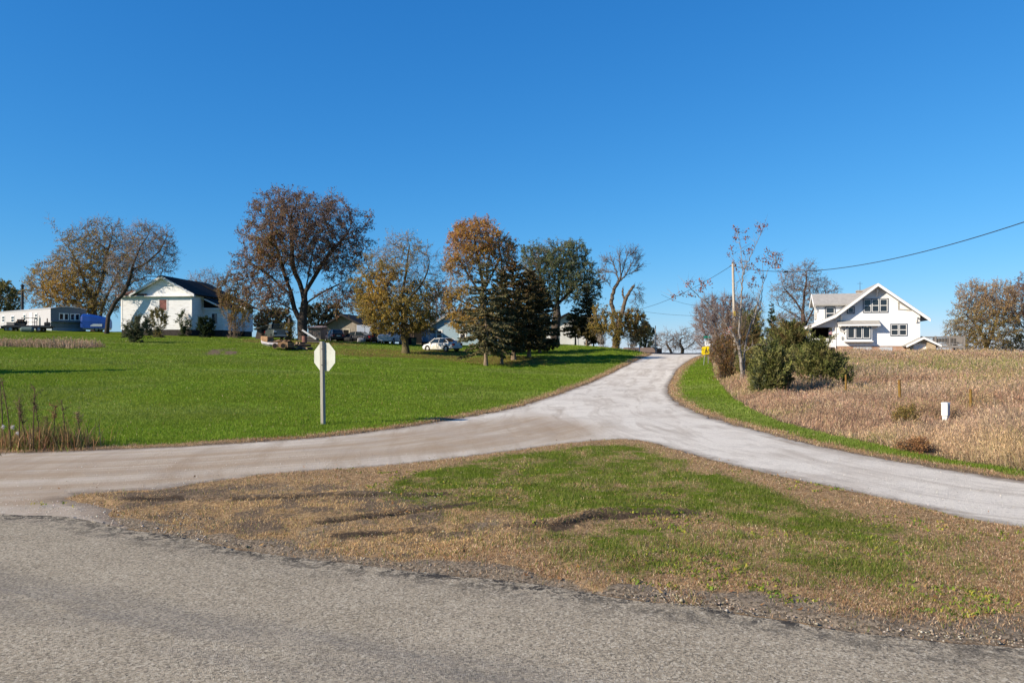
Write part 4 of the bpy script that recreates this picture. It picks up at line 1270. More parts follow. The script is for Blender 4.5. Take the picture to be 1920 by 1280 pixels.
    spruce('spruce_tree', 'tallest conifer of the lawn group with brown cones near its top', 963, 75, 488, 64, 43, CD, 0.22, 1.5, group=G, brown_top=0.85, dens=2.8, droop=0.35, spray=(.18, .44), tpow=.55)
    spruce('spruce_tree', 'rear right conifer of the lawn group, lower than its neighbours', 992, 78, 506, 58, 44, CD, 0.2, 1.5, group=G, brown_top=0.5, dens=2.8, droop=0.35, tpow=.55)
    spruce('spruce_tree', 'bushy dark conifer filling the right back of the lawn group', 1012, 88, 522, 42, 45, CD + CG[:1], 0.17, 0.8, group=G, dens=2.4, droop=0.35, tpow=.6)
    G2 = 'small dark conifers by the white shed'
    spruce('small_spruce', 'slender dark conifer with a bare pointed top before the white clapboard shed', 1100, 101, 532, 25, 46, CD, 0.13, 1.6, group=G2, dens=1.6, droop=0.4, tpow=0.75)
    spruce('small_spruce', 'short round dark conifer left of the slender one before the white shed', 1079, 102, 575, 26, 47, CD, 0.13, 1.6, group=G2, dens=1.6, droop=0.4, tpow=0.6)
    spruce('small_spruce', 'low dark conifer at the right end of the white clapboard shed', 1113, 103, 580, 20, 48, CD, 0.1, 0.8, group=G2, dens=1.6, droop=0.4, tpow=0.7)
    shrub('hanging_twigs_shrub', 'yellow leaved bush climbing the foot of the pollarded tree', 1157, 95.6, [(1157, 600, 14, 22), (1150, 615, 12, 20)], 52, leaves=2600, pal=GOLD[2:] + OLIVE, leaf=(.14, .24), n_att=200, D=.3, cat='shrub')
    shrub('roadside_thicket', 'pale stemmed yellowish thicket left of the pollarded tree', 1130, 98, [(1130, 608, 26, 36), (1120, 590, 16, 18)], 53, stems=26, leaves=9000, pal=GOLD[2:] + OLIVE, leaf=(.16, .28), n_att=420, D=.4, barkm=BARKL, twig_len=(.4, 1), tw_r=.014, mask=lambda q, p: sstep(q[:, 2], .3, .6))
    shrub('roadside_thicket', 'rounded orange and yellow thicket right of the pollarded tree', 1186, 98.5, [(1184, 612, 34, 34), (1200, 620, 18, 24)], 54, stems=28, leaves=13000, pal=GOLD[2:] + RUST[2:] + OLIVE, leaf=(.16, .28), n_att=480, D=.4, barkm=BARKT, twig_len=(.4, 1), tw_r=.014, mask=lambda q, p: sstep(q[:, 2], .25, .6))
    tree('dark_tree', 'distant blue green tree behind the low brown shed on the crest', 'tree', 1210, 150, [(1208, 630, 22, 22), (1222, 640, 14, 14)], 420, trunk_r=.3, D=.6, leaves=4200, leaf=(.2, .4), pal=[(.045, .06, .045), (.06, .075, .05)], seed=55, barkm=BARKD, tw_r=0.016)
    tree('far_tree', 'leaning bare tree on the crest just right of the low brown shed', 'tree', 1262, 135, [(1250, 640, 24, 20), (1262, 648, 16, 14)], 260, trunk=[(1264, 668), (1256, 655), (1250, 645)], trunk_r=.22, D=.5, twigs=4, twig_len=(.5, 1.3), seed=56, barkm=BARKD, tw_r=0.018)
    tree('far_tree', 'bare crooked tree on the crest beyond the end of the gravel road', 'tree', 1278, 135, [(1282, 637, 22, 22), (1300, 645, 14, 14), (1270, 640, 14, 18)], 320, trunk=[(1277, 668), (1280, 655), (1275, 645), (1276, 636)], trunk_r=.3, D=.5, twigs=4, twig_len=(.5, 1.3), seed=57, barkm=BARKD, tw_r=0.018)
    # behind the yard
    tree('background_tree', 'dark brown tree seen under the big shade tree behind the rubbish', 'tree', 520, 128, [(515, 600, 40, 24), (495, 605, 20, 20)], 420, trunk_r=.3, D=.6, leaves=4600, leaf=(.2, .36), pal=OLIVE + PURPLE, seed=61, tw_r=.016)
    tree('background_tree', 'bare thin tree rising behind the weathered grey garage', 'tree', 690, 138, [(690, 580, 36, 40), (670, 600, 26, 22)], 420, trunk_r=.28, D=.6, leaves=900, leaf=(.2, .36), pal=PURPLE, seed=62, tw_r=.016)
    tree('background_tree', 'dark leafy tree behind the low dark shed beside the garage', 'tree', 596, 136, [(600, 592, 36, 26), (622, 585, 20, 20)], 420, trunk_r=.28, D=.6, leaves=5000, leaf=(.2, .36), pal=[(.045, .05, .03), (.06, .06, .035)], seed=63, tw_r=.016)
    tree('background_tree', 'purplish bare tree showing between the yellow brown tree and the orange topped one', 'tree', 830, 130, [(825, 570, 30, 45), (805, 600, 24, 24)], 460, trunk_r=.3, D=.6, leaves=1300, leaf=(.2, .34), pal=PURPLE + RUST, seed=64, tw_r=.016)
    # right side of the road
    shrub('bare_thicket', 'big round purple grey bare thicket behind the wooden utility pole', 1352, 78, [(1350, 602, 52, 52), (1394, 600, 36, 48), (1328, 632, 30, 30), (1370, 640, 44, 34)], 71, stems=60, twigs=10, leaves=900, pal=PURPLE + RUST, leaf=(.10, .18), n_att=2600, D=.26, barkm=bark('purple_twigs', (.13, .095, .085), (.22, .165, .15)), twig_len=(.4, 1.1), tw_r=.015)
    shrub('rusty_shrub', 'low shrub with rusty brown leaves at the foot of the bare thicket', 1352, 45, [(1352, 662, 30, 30), (1378, 650, 30, 40), (1400, 670, 26, 30)], 72, stems=26, leaves=5200, pal=[(.20, .10, .035), (.16, .085, .03), (.14, .12, .035), (.24, .14, .05)], leaf=(.07, .14), n_att=420, D=.22, tw_r=.006)
    shrub('bare_thicket', 'brown twiggy thicket with a few rusty leaves between the road sign and the sapling', 1356, 50, [(1366, 640, 34, 44), (1384, 620, 30, 46), (1354, 668, 20, 24)], 79, stems=40, twigs=9, leaves=900, pal=[(.24, .13, .06), (.30, .18, .08), (.20, .12, .07)], leaf=(.08, .15), n_att=1500, D=.24, barkm=bark('brown_twigs', (.14, .10, .075), (.25, .185, .14)), twig_len=(.3, .8), tw_r=.009)
    CB = [(.125, .135, .036), (.165, .165, .048), (.090, .102, .028), (.21, .195, .07)]
    CBR = CB + [(.19, .15, .05), (.16, .11, .045)]
    GC = 'red cedars beside the gravel road'
    cedar('red_cedar', 'front left cedar of the roadside clump, beside the red leaved sapling', 1438, 34, [(1446, 698, 42, 44), (1440, 718, 36, 26), (1452, 670, 26, 32)], 81, 480, CB + GREYGRN[:1], group=GC, per=75)
    cedar('red_cedar', 'large dark bushy cedar at the right end of the roadside clump', 1542, 37, [(1540, 690, 48, 48), (1570, 700, 28, 36), (1520, 676, 32, 40), (1548, 716, 46, 26)], 82, 600, CB, group=GC, per=80)
    cedar('red_cedar', 'tall cedar in the middle of the clump behind the two front ones', 1492, 45, [(1484, 652, 38, 50), (1462, 638, 28, 40), (1508, 660, 28, 38), (1480, 700, 40, 32)], 83, 640, CBR, group=GC, per=75)
    cedar('red_cedar', 'brownish cedar rising just right of the wooden utility pole', 1408, 54, [(1408, 626, 28, 46), (1416, 665, 36, 42)], 84, 420, CBR + [(.12, .09, .03)], group=GC, per=75)
    cedar('red_cedar', 'low cedar filling the gap behind the sapling trunk', 1418, 44, [(1418, 690, 28, 36), (1400, 680, 22, 30)], 85, 260, CBR, group=GC, per=70)
    spruce('narrow_spruce', 'narrow dark green spire rising behind the cedar clump', 1447, 66, 568, 17, 86, [(.024, .045, .022), (.034, .06, .03)], .1, .6, dens=2.4, droop=.1, tpow=.8, spray=(.14, .3), cat='conifer')
    tree('bare_tree', 'dark bare spreading tree behind the porch of the white dormer house', 'tree', 1508, 110,
         [(1500, 540, 42, 46), (1540, 548, 34, 26), (1465, 550, 26, 24), (1510, 505, 22, 20), (1500, 600, 50, 25)], 900, trunk=[(1508, 655), (1507, 615), (1505, 580), (1508, 545), (1512, 510)], trunk_r=.42,
         limbs=[[(1507, 618), (1525, 580), (1545, 555)], [(1506, 590), (1488, 560), (1470, 540)], [(1507, 600), (1480, 585), (1462, 575)]], D=.5, twigs=4, twig_len=(.4, 1.2), leaves=1500, leaf=(.14, .26), pal=PURPLE + OLIVE[:1], seed=73, barkm=bark('reddish_bark', (.06, .042, .036), (.13, .09, .075)), tw_r=.013, up=.06)
    tree('field_tree', 'round olive and rust tree at the right end of the timber deck', 'tree', 1846, 104,
         [(1845, 600, 58, 62), (1800, 625, 28, 30), (1870, 570, 40, 45), (1830, 560, 34, 34), (1815, 645, 36, 18), (1865, 645, 40, 20)], 1500, trunk=[(1850, 665), (1852, 640), (1856, 610)], trunk_r=.3, limbs=[[(1852, 640), (1830, 610), (1812, 590)], [(1850, 650), (1865, 610), (1880, 570)]],
         D=.5, twigs=5, twig_len=(.4, 1.1), leaves=15000, leaf=(.12, .24), seed=74, tw_r=.013, pal=blend2(OLIVE + GOLD[2:], [(.36, .22, .10), (.30, .20, .11), (.40, .27, .10)], lambda q, p: sstep(q[:, 2] + .3 * q[:, 0], .45, .95)), mask=lambda q, p: np.full(len(q), .6))
    tree('field_tree', 'purplish tree with yellow low growth at the very edge of the field', 'tree', 1928, 108, [(1930, 575, 40, 60), (1905, 640, 26, 24), (1950, 600, 40, 50)], 900, trunk_r=.3, D=.55, twigs=5, twig_len=(.4, 1.1), leaves=8200, leaf=(.13, .26), seed=75, tw_r=.013, pal=blend2(GOLD + OLIVE, PURPLE + [(.22, .12, .07)], lambda q, p: sstep(q[:, 2], .2, .5)))
    # weeds standing out of the field
    shrub('field_shrub', 'small brown and green leafy shrub in the dry grass below the rusty post', 1700, 20.5, [(1698, 784, 25, 20), (1708, 776, 17, 17)], 76, stems=18, leaves=3200, pal=[(.24, .18, .05), (.32, .23, .065), (.18, .155, .05), (.28, .17, .06)], leaf=(.03, .07), n_att=200, D=.08, twig_len=(.06, .18), tw_r=.003, trunk_r=.012)
    shrub('field_shrub', 'yellow green leafy weed at the edge of the frame in dry grass', 1908, 22, [(1908, 778, 18, 11)], 77, stems=10, leaves=800, pal=[(.24, .23, .04), (.19, .20, .04), (.28, .25, .06)], leaf=(.04, .08), n_att=120, D=.08, twig_len=(.06, .16), tw_r=.003, trunk_r=.01)
    shrub('field_shrub', 'low reddish brown bush where the dry grass meets the green verge', 1716, 15.6, [(1714, 838, 34, 14), (1725, 832, 18, 14)], 78, stems=16, leaves=2400, pal=[(.30, .15, .07), (.38, .21, .09), (.24, .12, .055)], leaf=(.03, .06), n_att=220, D=.07, twig_len=(.05, .14), tw_r=.0025, trunk_r=.008)
build_trees()

def sapling():
    """the young tree with the last red leaves beside the road"""
    d = 40.0
    g = np.random.default_rng(91)
    b = onland(1392, d); b.z -= .05
    root = thing('red_leaved_sapling', 'slender young tree with a few red leaves at its branch tips by the cedars', 'tree', b)
    z4 = lambda pts: [(1200 + x / 4, 380 + y / 4) for x, y in pts]
    limbs = [([(766, 1400), (765, 1280), (755, 1180), (745, 1090)], .10, .075, 0), ([(745, 1090), (700, 1000), (620, 900), (540, 810), (420, 710), (330, 625)], .05, .012, -.8), ([(745, 1090), (744, 950), (760, 780), (768, 640), (775, 540)], .06, .03, .1),
             ([(775, 540), (770, 420), (765, 300), (740, 190)], .022, .006, .5), ([(775, 540), (800, 450), (840, 370), (885, 260), (915, 180)], .024, .006, -.3), ([(768, 640), (730, 480), (712, 350)], .012, .005, .6),
             ([(785, 1400), (785, 1200), (800, 1060), (850, 910), (930, 780), (960, 600), (960, 430)], .05, .008, .9), ([(850, 910), (900, 760), (940, 660), (1010, 500), (1110, 365)], .026, .006, 1.5), ([(1010, 500), (1060, 430), (1100, 430)], .012, .005, 1.4), ([(540, 810), (470, 740), (410, 620)], .012, .005, -1.2), ([(420, 710), (320, 690), (235, 712)], .010, .005, -.5),
             ([(780, 1120), (850, 1070), (920, 1060), (1010, 1030)], .02, .006, .3), ([(700, 1000), (560, 930), (480, 820)], .016, .005, .4), ([(775, 540), (820, 500), (840, 480)], .008, .004, -.2), ([(760, 780), (720, 700), (735, 600)], .01, .004, .3), ([(930, 780), (880, 700), (850, 610)], .01, .004, .9)]
    parts, pts = [], []
    for l, r0, r1, off in limbs:
        q = np.array(pxl(b, d, z4(l)))
        q[:, 1] += np.linspace(0 if r0 < .09 else 0, off, len(q)) if r0 < .09 else 0
        sm = []
        for i in range(len(q) - 1):
            for t in np.arange(5) / 5: sm.append(q[i] + (q[i + 1] - q[i]) * t + g.normal(0, .02, 3))
        sm.append(q[-1]); sm = np.array(sm)
        rr = np.linspace(r0, r1, len(sm))
        parts.append(tubes(sm[:-1], sm[1:], rr[:-1], rr[1:], 7)); pts.append(sm)
    allp = np.concatenate(pts)
    cl = [(735, 180), (760, 200), (810, 200), (875, 180), (915, 180), (875, 225), (735, 250), (800, 260), (690, 375), (715, 330), (800, 370), (730, 450), (770, 430), (800, 480), (740, 490), (830, 465), (920, 500), (960, 540), (940, 400), (975, 390), (1020, 400), (1035, 330), (1080, 350), (1110, 360), (1050, 440), (1100, 440), (1060, 520), (1035, 490), (885, 560), (860, 605), (905, 605), (330, 620), (360, 605), (410, 600), (430, 620), (440, 640), (480, 615), (305, 680), (235, 712), (370, 690), (410, 670), (1125, 400), (990, 430), (820, 345)]
    A, B, lp = [], [], []
    for c in cl:
        p = np.array(pxl(b, d, z4([c]))[0])
        dd = np.hypot(allp[:, 0] - p[0], allp[:, 2] - p[2]); k = int(dd.argmin())
        p[1] = allp[k, 1] + g.normal(0, .15)
        A.append(allp[k]); B.append(p)
        m = int(g.integers(18, 34))
        lp.append(p + g.normal(0, 1, (m, 3)) * np.array([.075, .08, .09]))
    for k in range(340):
        i = int(g.integers(8, len(allp))); v = rdir(g, 1)[0]; v[2] = abs(v[2]) + .4
        A.append(allp[i]); B.append(allp[i] + v / np.linalg.norm(v) * g.uniform(.25, .8))
    parts.append(cones(np.array(A), np.array(B), np.full(len(A), .011)))
    V, Fs = merge(parts)
    link('trunk', mesh_np('trunk', V, Fs, BARKL, smooth=True), root)
    lp = np.concatenate(lp); n = len(lp)
    V, Fc = leaf_faces(lp, g.uniform(.07, .125, n), g, .5, .6)
    link('crown', mesh_np('crown', V, Fc, LEAF, np.repeat(pick([(.30, .10, .05), (.24, .085, .045), (.36, .14, .05), (.18, .075, .05)], n, .25), 4, 0)), root)
sapling()

def offscreen_spruce():
    d = 34.5
    b = Vector((-34.5, d, zg(-34.5, d)))
    s = d / F
    topy = HY - (b.z + 8.6 - CAMZ) / s
    spruce('lawn_spruce', 'narrow conifer on the lawn casting the long thin shadow from the left', CX - 34.5 / s, d, topy, 3.6 / s, 49, [(.05, .06, .03), (.07, .07, .035)], .2, .5, base=b, dens=1.2, spray=(.4, .8))
offscreen_spruce()

def pollard():
    """two broken limbs on a leaning trunk; one carries a head of bare shoots"""
    d = 96.5
    g = np.random.default_rng(51)
    b = onland(1155, d); b.z -= .05
    root = thing('pollarded_tree', 'old tree with two broken limbs and one bare twiggy head by the road', 'tree', b)
    z = lambda pts: np.array(pxl(b, d, [(800 + x / 4, 380 + y / 4) for x, y in pts]))
    limbs = [([(1415, 1100), (1425, 1010), (1440, 930), (1445, 870)], .62, .46), ([(1445, 880), (1410, 830), (1385, 760), (1392, 700), (1410, 640), (1440, 590), (1455, 560)], .40, .24), ([(1450, 870), (1470, 810), (1488, 740), (1510, 690), (1540, 640), (1556, 618)], .40, .20),
             ([(1490, 735), (1474, 700), (1468, 655), (1470, 645)], .20, .13), ([(1440, 590), (1425, 530), (1405, 470), (1385, 430)], .13, .03), ([(1455, 560), (1450, 490), (1440, 420), (1445, 390)], .12, .025), ([(1452, 585), (1490, 545), (1525, 480), (1560, 420)], .14, .03), ([(1490, 545), (1550, 520), (1600, 480)], .08, .02), ([(1455, 560), (1480, 480), (1500, 400), (1510, 385)], .10, .02), ([(1425, 530), (1370, 520), (1330, 505)], .06, .02),
             ([(1400, 660), (1360, 600), (1330, 580)], .03, .01), ([(1525, 480), (1560, 470), (1590, 420)], .05, .015), ([(1540, 640), (1580, 640), (1600, 690), (1605, 740)], .05, .012), ([(1535, 650), (1565, 690), (1560, 760)], .04, .012), ([(1405, 470), (1360, 440), (1340, 430)], .04, .012), ([(1500, 400), (1530, 390), (1545, 375)], .03, .012)]
    parts, A, B = [], [], []
    for l, r0, r1 in limbs:
        q = z(l); sm = []
        off = g.normal(0, .4) if r0 < .15 else 0
        q[:, 1] += np.linspace(0, off, len(q))
        for i in range(len(q) - 1):
            for t in np.arange(4) / 4: sm.append(q[i] + (q[i + 1] - q[i]) * t + g.normal(0, .03, 3))
        sm.append(q[-1]); sm = np.array(sm); rr = np.linspace(r0, r1, len(sm)) * .70; rr[:3] *= (1.25, 1.1, 1.0) if r0 > .6 else 1
        parts.append(tubes(sm[:-1], sm[1:] + (sm[1:] - sm[:-1]) * .08, rr[:-1], rr[1:], 9))
        if r0 < .15:
            m = 60
            for k in range(m):
                i = int(g.integers(2, len(sm))); dr = sm[i] - sm[i - 1]; dr = dr / (np.linalg.norm(dr) + 1e-9)
                v = dr + rdir(g, 1)[0] * .75; v[2] += .25 if sm[i][2] > 5.5 else -.35
                v /= np.linalg.norm(v); L = g.uniform(.4, 1.3)
                A.append(sm[i]); B.append(sm[i] + v * L)
                for j in range(2):
                    w = v + rdir(g, 1)[0] * .6; w /= np.linalg.norm(w); s0 = sm[i] + v * L * g.uniform(.3, .9)
                    A.append(s0); B.append(s0 + w * L * g.uniform(.3, .6))
    # splintered ends
    for c in ((1556, 618), (1470, 645)):
        q = z([c])[0]
        for k in range(7): A.append(q + g.normal(0, .06, 3)); B.append(q + np.array([g.uniform(0, .25), 0, g.uniform(.15, .5)]))
    A, B = np.array(A), np.array(B)
    parts.append(cones(A, B, np.full(len(A), .016)))
    V, Fs = merge(parts)
    link('trunk', mesh_np('trunk', V, Fs, bark('pollard_bark', (.085, .064, .045), (.18, .14, .10))), root)
    n = 260; j = g.integers(0, len(A), n)
    V, Fc = leaf_faces(B[j], g.uniform(.1, .2, n), g, .1)
    link('crown', mesh_np('crown', V, Fc, LEAF, np.repeat(pick(PURPLE, n, .2), 4, 0)), root)
pollard()

# ================================================================== buildings
WHITE = M('white_clapboard', (.80, .79, .77), .75, .05, 1.2, stretch=(1, 1, 6), bump=.15, dirt=(.45, .42, .36), dirt_amt=.25)
WHITEP = M('white_paint', (.80, .78, .74), .6, .04, 2.0)
OLDWHITE = M('peeling_white_clapboard', (.74, .735, .725), .8, .07, 1.5, stretch=(1, 1, 7), bump=.2, dirt=(.30, .27, .23), dirt_amt=.45, dirt_scale=.9)
BLUEGREY = M('slate_blue_trim', (.10, .12, .145), .6, .08)
PANE = M('window_pane', (.018, .022, .028), .06, .1, .5, spec=.6)
SHINGLE = M('grey_shingles', (.33, .315, .29), .9, .12, 2.5, bump=.3)
DARKSH = M('dark_shingles', (.018, .017, .018), .85, .25, 2.5, bump=.3)
REDSH = M('weathered_red_shingles', (.15, .085, .065), .95, .3, 1.5, bump=.3, dirt=(.06, .05, .045), dirt_amt=.7)
BRICK = M('brick_foundation', (.36, .22, .15), .95, .25, 2.2, bump=.4, dirt=(.42, .38, .33), dirt_amt=.6)
TANBRICK = M('tan_brick', (.42, .33, .22), .95, .2, 3.0, bump=.3)
DARK = M('dark_interior', (.018, .016, .015), .9, .2)
GREYW = M('weathered_boards', (.30, .265, .22), .95, .22, 1.6, stretch=(5, 5, .6), bump=.4, dirt=(.13, .11, .09), dirt_amt=.6)
DECKW = M('deck_timber', (.235, .21, .185), .9, .2, 3.0, stretch=(2, 2, 6))
CURTAIN = M('pale_curtain', (.42, .42, .42), .9, .1)

def window(parent, x0, x1, z0, z1, y, lights=1, frame=None, trim=None, fw=0.09, out=-1, axis='y', rail=True, curtain=False):
    """trim boards, one sash frame and its panes, standing proud of a wall in the plane y (or x)"""
    tr = trim or BLUEGREY
    def bx(mb, a0, a1, b0, b1, c0, c1):
        lo, hi = sorted((y + out * b0, y + out * b1))
        return mb.box(a0, a1, lo, hi, c0, c1) if axis == 'y' else mb.box(lo, hi, a0, a1, c0, c1)
    t = MB()
    bx(t, x0 - fw, x0, 0.002, .06, z0 - fw, z1 + fw); bx(t, x1, x1 + fw, 0.002, .06, z0 - fw, z1 + fw)
    bx(t, x0, x1, 0.002, .06, z1, z1 + fw); bx(t, x0, x1, 0.002, .075, z0 - fw, z0)
    w = (x1 - x0) / lights
    for i in range(1, lights): bx(t, x0 + i * w - .05, x0 + i * w + .05, 0.002, .055, z0, z1)
    win = t.build('window', tr, parent)
    f, p = MB(), MB()
    for i in range(lights):
        a, b = x0 + i * w + (.05 if i else 0), x0 + (i + 1) * w - (.05 if i < lights - 1 else 0)
        k = .06
        bx(f, a, a + k, .002, .045, z0, z1); bx(f, b - k, b, .002, .045, z0, z1)
        bx(f, a + k, b - k, .002, .045, z0, z0 + k); bx(f, a + k, b - k, .002, .045, z1 - k, z1)
        if rail: bx(f, a + k, b - k, .002, .042, (z0 + z1) / 2 - .035, (z0 + z1) / 2 + .035)
        bx(p, a + k, b - k, .0015, .018, z0 + k, z1 - k)
    f.build('sash', frame or WHITEP, win)
    p.build('pane', CURTAIN if curtain else PANE, win)
    return win

def frame_at(px, py, d, rot):
    return P(px, py, d), rot

def farmhouse():
    d = 96.0
    o = P(1567.5, 648.7, d)
    root = thing('farmhouse', 'white two storey gabled house with dormer, porch and bay window on the right hill', 'house', o, R(-15))
    bpy.context.view_layer.update()
    D = 9.0                                                # depth of the house
    wall = MB()
    ax, az = 4.55, 7.25
    wall.prism([(0, 0), (9.3, 0), (9.3, 3.75), (ax, az), (0, 3.65)], 'y', 0, D)
    wall.build('wall', WHITE, root)
    fnd = MB().box(0.06, 9.24, 0.06, D - .06, -1.6, 0)
    f = fnd.build('foundation', BRICK, root)
    for a, b in ((2.0, 4.0), (4.9, 6.3)): MB().box(a, b, 0.03, .058, -.95, -.12).build('basement_panel', M('grey_panel', (.42, .44, .46), .8, .1), root)
    # main roof: two slopes with thickness and white barge boards
    over = .95
    rl = MB(); t = .2
    def slope(xa, za, xb, zb, y0, y1, th):
        n = Vector((-(zb - za), xb - xa)).normalized()
        if n.y < 0: n = -n
        return [(xa, za), (xb, zb), (xb + n.x * th, zb + n.y * th), (xa + n.x * th, za + n.y * th)], y0, y1
    for xa, za, xb, zb in ((-.15, 3.62, ax, az + .02), (ax, az + .02, 10.15, 3.02), (-3.62, 2.06, -.15, 3.62)):
        q, y0, y1 = slope(xa, za, xb, zb, -over, D + over, t)
        rl.prism(q, 'y', y0, y1)
    roof = rl.build('roof', SHINGLE, root)
    for y in (-over - .06, D + over + .004):
        bb = MB()
        for xa, za, xb, zb in ((-.15, 3.42, ax, az - .14), (ax, az - .14, 10.2, 2.82), (-3.66, 1.88, -.15, 3.42)):
            bb.prism([(xa, za), (xb, zb), (xb, zb + .36), (xa, za + .36)], 'y', y, y + .056)
        bb.build('barge_board', WHITEP, roof)
    for x, z in ((ax, 6.55), (8.9, 3.35), (.55, 3.6)):
        br = MB().box(x - .07, x + .07, -.68, -.002, z + .02, z + .16); br.box(x - .07, x + .07, -.12, -.002, z - .62, z + .02)
        br.prism([(-.66, z + .02), (-.56, z + .02), (-.1, z - .5), (-.1, z - .62)], 'x', x - .06, x + .06)
        br.build('eave_brace', WHITEP, root)
    vt = MB()                                             # triangular vent on the right of the gable
    vt.prism([(6.9, 5.28), (7.02, 5.28), (7.02, 4.32), (6.9, 4.32)], 'y', -.05, -.002); vt.prism([(7.02, 4.32), (8.35, 4.18), (8.3, 4.3), (7.02, 4.44)], 'y', -.05, -.002)
    vt.prism([(7.02, 5.28), (7.02, 5.12), (8.1, 4.36), (8.3, 4.32)], 'y', -.05, -.002)
    vt.build('gable_vent', M('grey_trim', (.35, .34, .31), .8, .1), root)
    ch = MB().box(3.0, 3.75, 4.2, 4.95, 6.2, 7.05).box(2.93, 3.82, 4.13, 5.02, 6.88, 6.98)
    c = ch.build('chimney', M('chimney_brick', (.36, .31, .26), .95, .2), roof)
    MB().tube((3.4, 4.5, 7.05), (3.4, 4.5, 8.15), .03, .02).path([(3.1, 4.5, 7.9), (3.7, 4.5, 7.9)], .015).build('antenna', M('dark_metal', (.06, .06, .065), .5, .1, metal=.6), roof)
    # dormer facing left
    dm = MB()
    y0, y1 = 1.4, 5.2; ym = (y0 + y1) / 2
    dm.prism([(y0, 2.6), (y1, 2.6), (y1, 5.25), (ym, 6.35), (y0, 5.25)], 'x', -1.95, 3.4)
    dmo = dm.build('dormer', WHITE, root)
    dr = MB()
    for a, b in ((y0 - .55, ym), (y1 + .55, ym)):
        za = 4.98
        dr.prism([(a, za), (b, 6.42), (b, 6.6), (a, za + .18)], 'x', -2.45, 3.9)
    dr.build('dormer_roof', SHINGLE, dmo)
    for a, b in ((y0 - .58, ym), (y1 + .58, ym)): MB().prism([(a, 4.82), (b, 6.28), (b, 6.62), (a, 5.14)], 'x', -2.51, -2.452).build('barge_board', WHITEP, dmo)
    db = MB(); db.box(-2.2, -1.95, y0 - .1, y0, 4.2, 5.0); db.prism([(-2.42, 5.0), (-2.3, 5.0), (-1.95, 4.3), (-1.95, 4.15)], 'y', y0 - .1, y0 - .01)
    db.build('corner_brace', WHITEP, dmo)
    for x in np.arange(-1.6, 2.6, .95): MB().box(x - .06, x + .06, y0 - .5, y0 - .004, 5.0, 5.12).build('rafter_end', WHITEP, dmo)
    window(dmo, -1.0, .0, 3.35, 4.75, y0, 1, fw=.12)
    window(dmo, ym - .9, ym + .9, 3.5, 4.8, -1.95, 2, fw=.12, axis='x', trim=M('grey_trim'))
    # windows of the main front
    window(root, 3.12, 5.74, 4.1, 5.62, 0, 3, fw=.10)
    window(root, 1.35, 1.98, 4.02, 4.68, 0, 1, fw=.12, rail=False)
    window(root, 6.14, 7.84, 1.28, 2.58, 0, 2, fw=.09)
    window(root, 3.3, 3.9, 5.9, 6.3, D + .001, 1, fw=.1, out=1)
    # bay with its own shed roof
    by = MB().box(1.0, 3.95, -.6, -.002, .62, 2.5)
    bay = by.build('bay', WHITE, root)
    MB().box(.86, 4.08, -.72, -.001, .50, .618).build('bay_sill', WHITEP, bay)
    window(bay, 1.22, 3.72, .95, 2.30, -.602, 3, fw=.12, rail=False)
    aw = MB().prism([(-1.05, 2.44), (-.004, 2.92), (-.004, 3.1), (-1.05, 2.58)], 'x', .1, 4.8)
    awn = aw.build('bay_roof', SHINGLE, bay)
    b2 = MB()
    b2.box(.1, 4.8, -1.1, -1.052, 2.40, 2.58)
    for x in (.3, 1.35, 2.35, 3.35, 4.6): b2.box(x - .05, x + .05, -1.0, -.002, 2.3, 2.41)
    b2.build('bay_rafter', WHITEP, awn)
    # porch on the left
    p = MB()
    p.box(-3.2, -.002, .10, .25, -.12, .95); p.box(-3.2, -3.05, .25, D - .5, -.12, .95); p.box(-3.2, -.002, D - .65, D - .5, -.12, .95)
    p.prism([(-3.2, 2.32), (-.002, 2.32), (-.002, 3.55), (-3.2, 2.2)], 'y', .10, .25)
    for y in (.12, D - .6):
        p.box(-3.2, -2.85, y + .002, y + .3, .95, 2.32)
    p.box(-.42, -.002, .252, .5, .95, 2.32)
    po = p.build('porch', WHITE, root)
    MB().box(-3.04, -.003, .26, D - .66, -.3, -.12).build('porch_floor', DECKW, po)
    MB().box(-3.0, -.2, .3, .9, -1.5, -.31).build('porch_base', DARK, po)
    MB().box(-2.84, -.43, 3.2, 3.28, .0, 2.6).build('porch_screen', DARK, po)
    MB().box(-.03, -.004, .6, 2.8, .0, 2.5).build('porch_door', M('brown_door', (.12, .08, .06), .7, .2), po)
    # downpipe, cable box
    MB().tube((-.05, -.05, -.6), (-.05, -.05, 3.4), .045, n=8).build('downpipe', WHITEP, root)
    MB().box(.62, .84, -.14, -.002, .75, 1.15).build('meter_box', M('meter_grey', (.25, .26, .27), .5, .1, metal=.3), root)
    dish = thing('satellite_dish', 'grey satellite dish on the front wall of the white dormer house', 'dish', root.matrix_basis @ Vector((.75, -.35, 2.0)), R(-15))
    MB().lathe([(.02, 0), (.2, -.03), (.38, -.1), (.40, -.1), (.2, -.0), (.02, .03)], 18, axis='y').build('reflector', M('dish_grey', (.45, .44, .42), .5, .05), dish)
    MB().tube((0, .02, -.05), (0, .34, -.3), .025).tube((0, -.1, -.3), (0, -.45, -.12), .012).box(-.04, .04, -.5, -.42, -.15, -.07).build('mount', M('dark_metal'), dish)
    # cellar entrance
    q = P(1707.5, 648.7, d)
    cel = MB().prism([(7.75, -1.8), (8.15, -1.8), (8.15, .42), (7.75, .1)], 'y', -2.1, -.002)
    cel.prism([(9.55, -1.8), (10.5, -1.8), (10.5, .05), (9.55, .55)], 'y', -2.1, -.002).prism([(8.15, .42), (9.55, .3), (9.55, .55), (9.2, .72)], 'y', -2.1, -1.95)
    ce = cel.build('cellar_entrance', TANBRICK, root)
    cr = MB()
